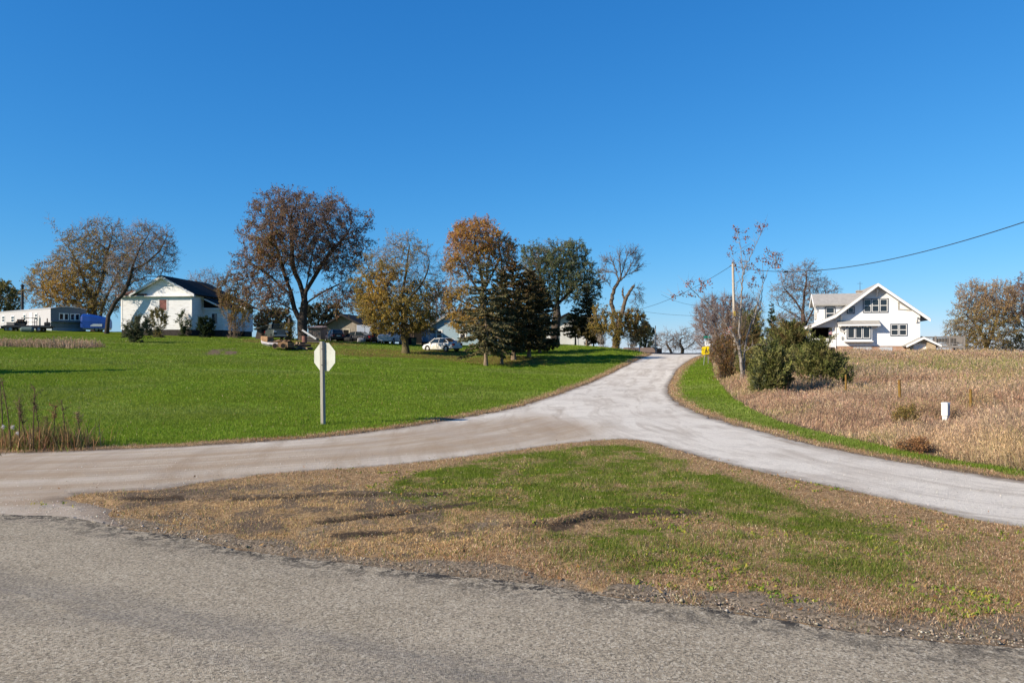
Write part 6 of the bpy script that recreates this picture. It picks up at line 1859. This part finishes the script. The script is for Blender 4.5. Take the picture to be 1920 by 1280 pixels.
# ---- log pile: each log its own
LOGM = M('log_bark', (.14, .095, .065), .95, .3, 4, bump=.5)
CUT = M('cut_wood', (.30, .22, .14), .9, .2, 6)
def logs():
    g = np.random.default_rng(5)
    proto = None
    names = ['short thick log', 'long thin log', 'crooked log', 'split log', 'stubby log', 'barkless log', 'pale log', 'mossy log', 'forked log', 'thin pole like log', 'dark wet log', 'half rotten log']
    spots = [(544, 81, 0), (551, 81, 0), (558, 81.2, 0), (565, 81, 0), (572, 81.3, 0), (580, 81.2, 0), (549, 81.6, .26), (556, 81.7, .26), (563, 81.6, .27), (571, 81.8, .26), (560, 81.9, .5), (567, 82, .5)]
    for (px, d, h), nm in zip(spots, names):
        r = g.uniform(.09, .16); L = g.uniform(.7, 1.5)
        p = onland(px, d); p.z += h + r * .9
        t = thing('cut_log', nm + ' in the heap of cut wood right of the rusted hulk', 'log', p, g.uniform(-.5, .5) + R(70), 'cut logs heaped beside the rusted hulk')
        MB().tube((-L / 2, 0, 0), (L / 2, .05, .04), r, r * .9, 9, caps=True).build('trunk_piece', LOGM, t)
        MB().tube((-L / 2 - .012, 0, 0), (-L / 2 - .002, 0, 0), r * .86, r * .86, 9).build('cut_end', CUT, t)
        MB().tube((L / 2 + .002, .05, .04), (L / 2 + .012, .05, .04), r * .78, r * .78, 9).build('cut_end', CUT, t)
logs()

def yard_scrap():
    # snag beside the old pickup
    p = onland(542, 95)
    t = thing('dead_snag', 'broken dead trunk wrapped in dry vine between the old pickup and the shade tree', 'snag', p)
    top = CAMZ + (HY - 596) / F * 95 - p.z
    sg = MB()
    for k in range(5): sg.tube((.02 * k, 0, top * k / 5), (.02 * (k + 1), 0, top * (k + 1) / 5), .36 - .03 * k, .33 - .03 * k, 9)
    sg.build('trunk', BARK, t)
    g = np.random.default_rng(8)
    n = 900
    pos = np.stack([g.normal(.1, .36, n), g.normal(-.2, .3, n), g.uniform(0, top * .8, n)], 1)
    V, Fc = leaf_faces(pos, g.uniform(.12, .26, n), g, .3)
    link('vine', mesh_np('vine', V, Fc, LEAF, np.repeat(pick(OLIVE + GREYGRN + GOLD[3:], n, .3), 4, 0)), t)
    # collapsed lean-to, overgrown
    p = onland(492, 99)
    t = thing('collapsed_shed', 'dark collapsed lean-to with a sloping roof left of the old pickup', 'shed', p, R(10))
    MB().prism([(-.9, 0), (.9, 0), (.7, 1.75), (-.6, 1.35)], 'y', 0, 2.2).build('wall', M('dark_brown_boards'), t)
    MB().prism([(-1.0, 1.2), (1.0, 1.85), (.96, 1.98), (-1.05, 1.34)], 'y', -.25, 2.5).build('roof', M('grey_tin', (.16, .145, .125), .8, .3), t)
    MB().box(-.1, .5, -.03, -.002, 0, 1.3).build('opening', DARK, t)
    # rusty drum, white leaning plank, wire panel
    p = onland(571, 91)
    dr = thing('oil_drum', 'rusty red drum standing at the foot of the big shade tree', 'drum', p)
    MB().lathe([(.001, 0), (.29, 0), (.29, .28), (.30, .30), (.29, .32), (.29, .58), (.30, .60), (.29, .62), (.29, .88), (.27, .88), (.27, .86), (.001, .86)], 16).build('barrel', M('drum_rust', (.22, .11, .09), .8, .3), dr)
    p = onland(583, 92)
    bd = MB().box(-.95, .95, -.03, .03, -.1, .1).build('white_plank', WHITEP)
    bd.location = p + Vector((-.3, .3, 1.05)); bd.rotation_euler = (0, R(33), R(8))
    prop(bd, 'white plank propped at a slant against the scrap behind the stop sign', 'plank')
    p = onland(586, 93)
    cr = thing('scrap_crate', 'dark crate of scrap under the slanted white plank', 'crate', p, R(15))
    MB().box(-.7, .7, -.5, .5, 0, .8).build('body', M('dark_brown_boards'), cr)
    for k in range(3): MB().box(-.73, .73, -.54, -.502, .08 + k * .26, .2 + k * .26).build('slat', GREYW, cr)
    for x, z in ((-.4, .8), (0, .8), (.35, .8)): MB().tube((x, 0, z), (x + g.normal(0, .2), g.normal(0, .2), z + g.uniform(.3, .7)), .06).build('scrap_pipe', M('dark_metal'), cr)
    # heaps of parts along the front of the yard
    for i, (px, d, lab) in enumerate(((653, 104, 'tangle of dark engine parts before the weathered garage window'), (678, 104, 'pale machine casing lying between the black sedan and the cargo trailer'), (776, 104, 'green wheeled bin standing in the shade right of the yellow brown tree'), (769, 104.5, 'black wheeled bin beside the green one behind the yellow brown tree'))):
        p = onland(px, d)
        if 'bin' in lab:
            t = thing('wheeled_bin', lab, 'bin', p, R(10))
            MB().prism([(-.28, .05), (.28, .05), (.34, 1.0), (-.34, 1.0)], 'y', -.3, .32).build('body', M('bin_green' if 'green w' in lab else 'bin_black', (.03, .06, .04) if 'green w' in lab else (.02, .02, .022), .6, .1), t)
            MB().prism([(-.37, 1.002), (.37, 1.002), (.3, 1.1), (-.3, 1.1)], 'y', -.36, .36).build('lid', BLACKP, t)
        else:
            t = thing('machine_scrap', lab, 'scrap', p, R(20 * i))
            m = M('scrap_dark', (.05, .048, .046), .7, .4, metal=.3) if i == 0 else M('scrap_pale', (.36, .36, .36), .6, .2)
            MB().lathe([(.05, -.5), (.3, -.5), (.34, -.2), (.34, .2), (.22, .5), (.05, .5)], 12, c=(0, 0, .36), axis='x').build('casing', m, t)
            MB().box(-.7, .6, -.3, .3, .0, .16).build('bed', M('scrap_dark', (.05, .048, .046), .7, .4, metal=.3), t)
            MB().tube((.2, 0, .5), (.35, 0, 1.0), .05).tube((.35, 0, 1.0), (.7, 0, .95), .05).build('lever', m, t)
    p = onland(735, 102)
    MBo = MB().lathe([(.001, 0), (.15, 0), (.18, .36), (.165, .36), (.14, .03), (.001, .03)], 14)
    bk = MBo.build('yellow_bucket', M('bucket_yellow', (.55, .36, .03), .5, .1)); bk.location = p
    prop(bk, 'small yellow bucket on the grass in front of the white pickup', 'bucket')
yard_scrap()

def flatbed():
    d = 98.0
    p = onland(50, d); s = d / F
    root = thing('flatbed_wagon', 'low flatbed wagon loaded with scrap in front of the mobile home', 'wagon', p, R(14))
    DK = M('dark_brown_boards'); IR = M('dark_metal')
    MB().box(-2.2, 2.9, -1.0, 1.0, .62, .76).build('deck', DK, root)
    MB().box(-2.1, 2.8, -.5, -.38, .45, .618).box(-2.1, 2.8, .38, .5, .45, .618).box(-2.2, 2.9, -1.04, -1.002, .56, .80).build('frame', IR, root)
    MB().tube((-2.2, 0, .55), (-3.3, 0, .35), .05).build('drawbar', IR, root)
    for x in (-1.5, 1.6):
        for y in (-.9, .9): wheel(root, x, y, .33)
    at = lambda x, y, z: root.matrix_basis @ Vector((x, y, z))
    rz = R(14)
    ea = thing('old_engine', 'dark old engine block standing on the flatbed wagon', 'engine', at(-.6, -.1, .76), rz)
    MB().box(-.5, .5, -.3, .3, .1, .55).box(-.35, .3, -.22, .22, .55, .8).build('block', M('scrap_dark'), ea)
    for x in (-.3, 0, .3): MB().tube((x, -.3, .4), (x + .05, -.45, .75), .05).build('pipe', M('rusty_pipe', (.2, .11, .07), .8, .3), ea)
    MB().lathe([(.05, 0), (.26, 0), (.26, .06), (.05, .06)], 14, c=(.56, 0, .4), axis='x').build('flywheel', M('scrap_dark'), ea)
    MB().box(-.5, .5, -.25, .25, 0, .1).build('mount', IR, ea)
    rk = thing('iron_rack', 'open dark iron rack standing on the flatbed wagon behind the engine', 'rack', at(.25, .2, .76), rz)
    for x in (-.7, .7):
        for y in (-.4, .4): MB().box(x - .03, x + .03, y - .03, y + .03, 0, 1.0).build('post', IR, rk)
    for z in (.45, .98): MB().box(-.75, .75, -.45, .45, z - .02, z + .02).build('shelf', IR, rk)
    wl = thing('upright_tank', 'narrow cream coloured tank standing at the right end of the flatbed wagon', 'tank', at(1.5, -.2, .76), rz)
    MB().lathe([(.001, 0), (.12, 0), (.12, .95), (.06, 1.08), (.001, 1.1)], 12).build('shell', M('cream_enamel', (.55, .52, .42), .5, .1), wl)
    MB().tube((0, 0, 1.1), (0, 0, 1.25), .03).build('valve', IR, wl)
    bx = thing('wooden_crate', 'pale wooden crate at the left end of the flatbed wagon', 'crate', at(-1.6, -.3, .76), rz)
    MB().box(-.4, .4, -.35, .35, 0, .42).build('body', M('pale_boards', (.42, .37, .31), .9, .2), bx)
    for z in (.06, .3): MB().box(-.42, .42, -.38, -.352, z, z + .09).build('slat', GREYW, bx)
    cn = thing('scrap_heap_motor', 'rusty motor with upright stack on the right end of the flatbed', 'motor', at(2.3, 0, .76), rz)
    MB().lathe([(.05, -.3), (.22, -.3), (.25, 0), (.22, .3), (.05, .3)], 12, c=(0, 0, .25), axis='x').build('casing', M('scrap_dark'), cn)
    MB().tube((0, 0, .4), (0, 0, .95), .07).build('stack', M('rusty_pipe'), cn)
    tk = thing('green_tank', 'dull green cylindrical tank on the grass under the flatbed wagon', 'tank', onland(51, 96.6), rz)
    MB().lathe([(.001, -.75), (.22, -.72), (.33, -.55), (.33, .55), (.22, .72), (.001, .75)], 14, c=(0, 0, .36), axis='x').build('shell', M('dull_green', (.10, .14, .13), .6, .15), tk)
    MB().box(-.4, -.3, -.25, .25, 0, .12).box(.3, .4, -.25, .25, 0, .12).build('cradle', DK, tk)
    ml = thing('garden_cart', 'tipped over cart with spoked wheels at the far left of the flatbed', 'cart', onland(14, 97.5), R(30))
    MB().prism([(-.6, .3), (.6, .5), (.75, .85), (-.75, .65)], 'y', -.35, .35).build('tub', M('scrap_dark'), ml)
    for y in (-.4, .4): wheel(ml, -.1, y, .28, .08)
    MB().tube((.7, -.25, .7), (1.3, -.25, 1.0), .025).tube((.7, .25, .7), (1.3, .25, 1.0), .025).build('handle', IR, ml)
    # blue tarpaulined boat or camper behind the mobile home
    d = 107.0
    p = onland(182, d); s = d / F
    t = thing('tarped_camper', 'bright blue tarpaulin over a camper beside the mobile home end wall', 'camper', p, R(12))
    blue = M('blue_tarp', (.008, .048, .24), .35, .12, 1.5, bump=.3, spec=.4)
    loft(MB(), [(x, [(hw, z0), (hw + .03, z0 + (z1 - z0) * .5), (hw - .05, z1 - .3), (hw - .45, z1), (-hw + .45, z1), (-hw + .05, z1 - .3), (-hw - .03, z0 + (z1 - z0) * .5), (-hw, z0)]) for x, hw, z0, z1 in ((-1.75, 1.1, .6, 2.25), (-1.5, 1.15, .5, 2.42), (-.6, 1.17, .48, 2.36), (.5, 1.15, .5, 2.15), (1.3, 1.12, .5, 1.95), (1.62, 1.0, .55, 1.75))]).build('tarpaulin', blue, t)
    MB().box(-1.5, 1.55, -.95, .95, .3, .7).build('body', M('camper_grey', (.28, .31, .33), .6, .15), t)
    MB().box(-.5, .95, -1.18, -1.152, .72, 1.05).build('bare_panel', M('camper_pale', (.38, .44, .48), .5, .1), t)
    for y in (-.85, .85): wheel(t, .2, y, .33)
    MB().tube((1.5, -.7, .3), (1.5, -.7, 0), .04).tube((-1.4, -.7, .3), (-1.4, -.7, 0), .04).build('jack_leg', IR, t)
flatbed()

# ================================================================== signs, poles, posts, weeds
def text_mesh(body, size, mat, name, parent, loc, rot):
    cu = bpy.data.curves.new('lettering', 'FONT'); cu.body = body; cu.size = size; cu.align_x = 'CENTER'; cu.align_y = 'CENTER'; cu.extrude = .003
    o = bpy.data.objects.new('lettering', cu); COL.objects.link(o)
    me = bpy.data.meshes.new_from_object(o.evaluated_get(bpy.context.evaluated_depsgraph_get()))
    bpy.data.objects.remove(o); bpy.data.curves.remove(cu)
    me.name = name
    me.materials.clear(); me.materials.append(mat)
    q = link(name, me, parent); q.location = loc; q.rotation_euler = rot
    return q
GALV = M('galvanised_steel', (.34, .35, .335), .5, .12, 8, metal=.55, dirt=(.2, .18, .14), dirt_amt=.3)
ALU = M('bare_aluminium', (.44, .455, .41), .6, .07, 3.0, metal=.1, dirt=(.30, .29, .24), dirt_amt=.5, dirt_scale=5)
POSTW = M('weathered_sign_post', (.30, .285, .25), .85, .2, 5, stretch=(6, 6, .5), bump=.3, dirt=(.14, .12, .10), dirt_amt=.5)

def stop_sign():
    d = 21.7
    b = Vector(P(606, 800, d)); b.z = zg(b.x, b.y) - .02
    root = thing('stop_sign', 'back of an octagonal sign on a grey post at the lawn edge', 'road sign', b, R(-30))
    H = CAMZ + (HY - 640) / F * d - b.z
    zc = CAMZ + (HY - 669) / F * d - b.z
    r = .385 / math.cos(R(22.5)) 
    oct_ = [(r * math.cos(R(22.5 + 45 * k)), zc + r * math.sin(R(22.5 + 45 * k))) for k in range(8)]
    MB().prism(oct_, 'y', .052, .056).build('plate', ALU, root)
    face = [(x * .985, zc + (z - zc) * .985) for x, z in oct_]
    MB().prism(face, 'y', .0562, .0572).build('face', M('sign_red', (.45, .02, .025), .4, .05), root)
    # square timber post on the near side of the plate
    po = MB().box(-.05, .05, -.05, .05, -.3, H).build('post', POSTW, root, bevel=.008)
    po.rotation_euler = (0, R(-1.0), 0)
    for z in (zc - .22, zc + .22):
        MB().lathe([(.001, -.012), (.012, -.012), (.012, 0), (.001, 0)], 8, c=(0, -.052, z), axis='y').build('bolt', M('dark_metal'), root)
    return root
stop_sign()

def speed_signs():
    d = 68.0
    b = onland(1319, d); s = d / F
    root = thing('slow_sign', 'bright yellow warning plate on a leaning stake on the green verge', 'road sign', b, R(-6))
    top = CAMZ + (HY - 649) / F * d - b.z; bot = CAMZ + (HY - 665) / F * d - b.z
    MB().tube((-.02, .03, -.3), (.20, .03, top), .028, .028, 6).build('post', GALV, root)
    x0 = (1319 - 1319) * s
    yp = MB().prism([(-.18, bot + .05), (-.10, bot), (.42, bot + .05), (.50, bot + .12), (.50, top - .06), (.44, top), (-.06, top - .05), (-.14, top - .1)], 'y', -.02, .0).build('plate', M('sign_yellow', (.85, .62, .01), .45, .04), root)
    BK = M('sign_black', (.02, .02, .02), .6, .05)
    fg = MB().lathe([(.001, -.003), (.05, -.003), (.05, .0), (.001, .0)], 10, c=(.24, -.0212, top - .16), axis='y').prism([(.12, bot + .14), (.17, bot + .12), (.24, bot + .32), (.32, bot + .14), (.37, bot + .16), (.29, bot + .42), (.28, top - .22), (.18, top - .24)], 'y', -.0242, -.0212)
    fg.build('figure', BK, root)
    b2 = onland(1327, 70); s2 = 70 / F
    r2 = thing('speed_limit_sign', 'white 25 speed limit plate with a green street name blade above it', 'road sign', b2, R(-4))
    t2 = CAMZ + (HY - 639) / F * 70 - b2.z; o2 = CAMZ + (HY - 648.5) / F * 70 - b2.z; tt = CAMZ + (HY - 632) / F * 70 - b2.z
    MB().tube((.05, .03, -.3), (.05, .03, tt + .1), .03, .03, 6).build('post', GALV, r2)
    MB().box(-.26, .22, -.015, 0, o2, t2).build('plate', WHITEP, r2)
    text_mesh('25', .34, BK, 'number', r2, (-.02, -.0182, o2 + (t2 - o2) * .55), (R(90), 0, 0))
    MB().box(-.36, .24, .01, .022, tt - .08, tt + .10).build('street_name_blade', M('sign_green', (.01, .16, .11), .4, .05), r2)
speed_signs()

POLEW = M('utility_pole_wood', (.47, .41, .335), .9, .15, 2.0, stretch=(8, 8, .4), bump=.3, dirt=(.22, .15, .10), dirt_amt=.5)
def catenary(name, label, a, b, sag, r, cat='wire', n=40, extra=None):
    a, b = Vector(a), Vector(b)
    pts = [a.lerp(b, i / n) - Vector((0, 0, 4 * sag * (i / n) * (1 - i / n))) for i in range(n + 1)]
    A = np.array(pts[:-1]); B = np.array(pts[1:])
    V, Fq = tubes(A, B, np.full(n, r), np.full(n, r), 5)
    o = link(name, mesh_np(name, V, Fq, M('black_cable', (.03, .03, .032), .7, .1)))
    prop(o, label, cat)
    return pts
def poles():
    d = 62.0
    p = onland(1379, d); s = d / F
    root = thing('utility_pole', 'pale wooden utility pole standing behind the cedars beside the thicket', 'utility pole', p, 0)
    top = CAMZ + (HY - 492) / F * d - p.z
    xt = (1374 - 1379) * s
    MB().tube((0, 0, -.5), (xt, 0, top), .125, .09, 12).build('pole', POLEW, root)
    ins = MB().tube((xt + .13, 0, top - .32), (xt + .26, 0, top - .32), .05, .03, 8).tube((xt - .13, 0, top - .25), (xt - .24, 0, top - .25), .05, .03, 8)
    ins.build('insulator', M('grey_ceramic', (.2, .2, .2), .4, .1), root)
    MB().box(xt * .45 - .09, xt * .45 + .09, -.115, -.09, top * .48, top * .53).build('yellow_tag', M('tag_yellow', (.55, .4, .05), .6, .1), root)
    ptop = P(1375, 499, d)
    w = catenary('power_line', 'thick overhead cable sweeping from the utility pole to the upper right corner', ptop, P(2120, 345, 25), 1.35, .019)
    k = w[14]
    sp = MB()
    sp.lathe([(.01, -.16), (.06, -.12), (.06, .12), (.01, .16)], 8, axis='x').build('cable_splice', M('dark_metal')).location = w[11]
    prop(bpy.context.scene.objects['cable_splice'], 'small dark splice on the thick overhead cable near the dormer house', 'splice')
    catenary('power_line', 'thin cable running from the utility pole left towards the pollarded tree', P(1373, 497, d), P(1125, 585, 103), 1.25, .017)
    catenary('power_line', 'faint lower cable crossing the sky above the end of the gravel road', P(1160, 574, 104), P(1330, 592, 80), .35, .014)
    catenary('power_line', 'short cable hanging left of the round bare thicket near the sapling leaves', P(1240, 552, 92), P(1345, 572, 76), .5, .014)
    # street pole on the crest
    p = onland(1230, 108)
    t = thing('thin_pole', 'thin grey pole standing beside the low brown shed on the crest', 'pole', p)
    MB().tube((0, 0, -.5), (-.08, 0, CAMZ + (HY - 612) / F * 108 - p.z), .085, .06, 8).build('pole', GALV, t)
    MB().box(-.13, -.03, -.06, .06, CAMZ + (HY - 616) / F * 108 - p.z, CAMZ + (HY - 612) / F * 108 - p.z + .1).build('cap', M('dark_metal'), t)
    p = onland(1199, 104)
    t = thing('marker_stake', 'short white stake left of the thin grey pole on the crest', 'stake', p)
    MB().box(-.06, .06, -.03, .03, -.2, CAMZ + (HY - 643) / F * 104 - p.z).build('stake', WHITEP, t)
    MB().box(-.062, .062, -.034, -.031, CAMZ + (HY - 646) / F * 104 - p.z, CAMZ + (HY - 644) / F * 104 - p.z).build('reflector', M('sign_yellow'), t)
    # faded flags
    def flag(label, loc, rot, w, h, staff):
        t = thing('flag', label, 'flag', loc, rot)
        MB().tube((0, 0, 0), staff, .014, .01, 6).build('staff', GALV, t)
        tip = Vector(staff)
        n = 9; st = 7
        cols = [M('faded_red', (.50, .14, .15), .9, .1), M('faded_white', (.70, .62, .62), .9, .08)]
        for j in range(st):
            mb = MB(); vs, fs = [], []
            for i in range(n):
                u = i / (n - 1)
                y = .05 * math.sin(u * 7 + j * .25) * w
                for k in (0, 1): vs.append((tip.x + u * w - .25 * u * 0, tip.y + y, tip.z - (j + k) * h / st - u * u * .28 * h - .003 * (1 - k)))
            fs = [(2 * i, 2 * i + 2, 2 * i + 3, 2 * i + 1) for i in range(n - 1)]
            mb.add(vs, fs).build('stripe', cols[j % 2], t)
        mb = MB(); vs = []
        for i in range(5):
            u = i / 10
            for k in (0, 1): vs.append((tip.x + u * w, tip.y + .05 * math.sin(u * 7 + k) * w - .012, tip.z - .002 - k * h * .5 - u * u * .28 * h))
        mb.add(vs, [(2 * i, 2 * i + 2, 2 * i + 3, 2 * i + 1) for i in range(4)]).build('canton', M('faded_blue', (.12, .14, .30), .9, .1), t)
    flag('faded red and white striped flag on the wooden utility pole', P(1373, 624, 61.7), R(180), .75, .62, (-.02, -.05, .5))
    flag('small striped flag hanging in the open porch of the dormer house', P(1553.5, 628, 96.4), R(0), .4, .42, (.0, -.1, .55))
poles()

def fence_posts():
    rust = M('rusty_yellow_post', (.21, .13, .035), .85, .3, 5, dirt=(.20, .07, .03), dirt_amt=.8, dirt_scale=4)
    for px, d, topy, lean, lab in ((1586, 32, 702, 0.0, 'thin yellowish fence post at the right side of the dark cedar'), (1688, 28, 712, 1.5, 'rusty yellow fence post in the dry grass, thickest of the three'), (1821, 24, 729, 1.0, 'rusty fence post tipped with yellow, rightmost in the dry grass')):
        p = onland(px, d)
        H = CAMZ + (HY - topy) / F * d - p.z
        t = thing('fence_post', lab, 'fence post', p, R(20), 'old fence posts in the dry field')
        t.rotation_euler.y = R(-lean * 2)
        w = .055 if d == 28 else .042
        MB().tube((0, 0, H - .62), (0, 0, H), w, w * .92, 10).build('sleeve', rust, t)
        MB().tube((0, 0, -.3), (0, 0, H - .622), .022, .022, 6).build('stake', M('dark_metal'), t)
    p = onland(1773, 22)
    H = CAMZ + (HY - 755) / F * 22 - p.z
    t = thing('utility_pedestal', 'white utility pedestal half sunk in the dry grass', 'pedestal', p, R(-50))
    MB().box(-.085, .085, -.085, .085, H - .36, H - .02).build('cover', M('pale_green_white', (.66, .70, .66), .5, .05, dirt=(.4, .4, .34), dirt_amt=.3), t, bevel=.012)
    MB().prism([(-.095, H - .02), (.095, H - .02), (.07, H + .015), (-.07, H + .015)], 'y', -.095, .095).build('lid', M('pale_green_white'), t)
    MB().box(-.065, .065, -.065, .065, -.1, H - .361).build('base', M('pale_green_white'), t)
    MB().box(.086, .09, -.06, .06, H - .32, H - .08).build('side_plate', M('grey_panel'), t)
fence_posts()

def weeds():
    """tall dead weeds beside the left end of the gravel road"""
    g = np.random.default_rng(17)
    d = 16.4
    G = 'tall dead weeds beside the gravel road'
    STEM = M('dead_stem', (.11, .075, .045), .9, .25)
    spots = [(6, 838, 668, 'tallest bare weed stalk at the very left edge of the picture'), (20, 835, 700, 'tall thin weed stalk with few side twigs beside the tallest'), (36, 832, 735, 'straight bare weed stalk behind the white seed heads'), (62, 832, 716, 'weed stalk with a dark nodding head above the brown clump'), (75, 834, 750, 'short weed stalk in the middle of the brown clump'),
             (100, 828, 752, 'reddish feathery weed right of the brown clump'), (124, 826, 742, 'dark weed stalk bent to the left near the lawn'), (150, 824, 765, 'pale tan plumed grass stalk, rightmost of the weeds'), (48, 836, 765, 'small twiggy weed beside the white seed heads'), (88, 834, 775, 'low brown weed leaning into the clump')]
    for px, by, ty, lab in spots:
        dd = d + g.uniform(-.5, .6)
        p = onland(px, dd); H = (by - ty) / F * dd
        t = thing('dead_weed', lab, 'weed', p, 0, G)
        lean = g.normal(-.08, .06) * H
        pts = np.array([(lean * u ** 1.6, g.normal(0, .005), H * u) for u in np.linspace(0, 1, 9)])
        parts = [tubes(pts[:-1], pts[1:], np.linspace(.014, .008, 8), np.linspace(.0135, .006, 8), 5)]
        A, B = [], []
        m = 26 if 'feathery' in lab or 'plumed' in lab or 'head' in lab else 12
        for i in range(m):
            u = g.uniform(.3, 1.0) if m == 12 else g.uniform(.62, 1.0)
            q = np.array([np.interp(u, np.linspace(0, 1, 9), pts[:, 0]), 0, H * u])
            v = rdir(g, 1)[0]; v[2] = abs(v[2]) + .5; v /= np.linalg.norm(v)
            A.append(q); B.append(q + v * g.uniform(.05, .2))
        A, B = np.array(A), np.array(B)
        parts.append(cones(A, B, np.full(len(A), .006)))
        V, Fs = merge(parts)
        link('stem', mesh_np('stem', V, Fs, STEM), t)
        k = m * 12
        j = g.integers(0, len(A), k)
        pos = A[j] + (B[j] - A[j]) * g.uniform(.2, 1.1, (k, 1)) + g.normal(0, .012, (k, 3))
        pal = [(.30, .15, .07), (.24, .12, .06)] if 'reddish' in lab else ([(.42, .29, .15), (.36, .25, .13)] if 'tan' in lab else [(.10, .07, .045), (.15, .10, .06), (.20, .14, .07)])
        V, Fc = leaf_faces(pos, g.uniform(.015, .04, k), g, .2, .4)
        link('seed_head', mesh_np('seed_head', V, Fc, LEAF, np.repeat(pick(pal, k, .2), 4, 0)), t)
    for px, py, lab in ((3, 800, 'white fluffy seed head at the very left edge of the picture'), (21, 801, 'white fluffy seed head on the inner weed stalk'), (31, 812, 'largest white fluffy seed head low among the weeds')):
        dd = d - .3
        p = onland(px, dd); h = CAMZ + (HY - py) / F * dd - p.z
        t = thing('fluffy_weed', lab, 'weed', p, 0, 'weeds with white fluffy seed heads')
        MB().tube((0, 0, 0), (.03, 0, h), .005, .004, 5).build('stem', STEM, t)
        n = 260; v = rdir(g, n) * g.uniform(.2, 1, (n, 1)) * np.array([.035, .035, .045]); V, Fc = leaf_faces(v + np.array([.03, 0, h]), g.uniform(.012, .03, n), g, 0, .3)
        link('seed_head', mesh_np('seed_head', V, Fc, LEAF, np.repeat(pick([(.75, .72, .70), (.6, .57, .55)], n, .1), 4, 0)), t)
    # the brown clump the stalks stand in
    X = np.concatenate([g.normal(-9.75, .42, 900), g.uniform(-11.2, -8.75, 700)]); Y = d + g.normal(.1, .35, 1600)
    h = np.where(np.arange(1600) < 900, g.uniform(.3, .75, 1600), g.uniform(.12, .45, 1600))
    V, Fc, c = blades(X, Y, base_z(X, Y), h, g.uniform(.009, .017, 1600), g.uniform(.1, .8, 1600), pick([(.36, .19, .09), (.28, .15, .07), (.44, .29, .15), (.20, .17, .06), (.16, .20, .04)], 1600, .25))
    prop(link('weed_clump', mesh_np('weed_clump', V, Fc, GM, c)), 'low brown tangle of dead weeds at the left end of the lawn', 'weeds', kind='stuff')
weeds()
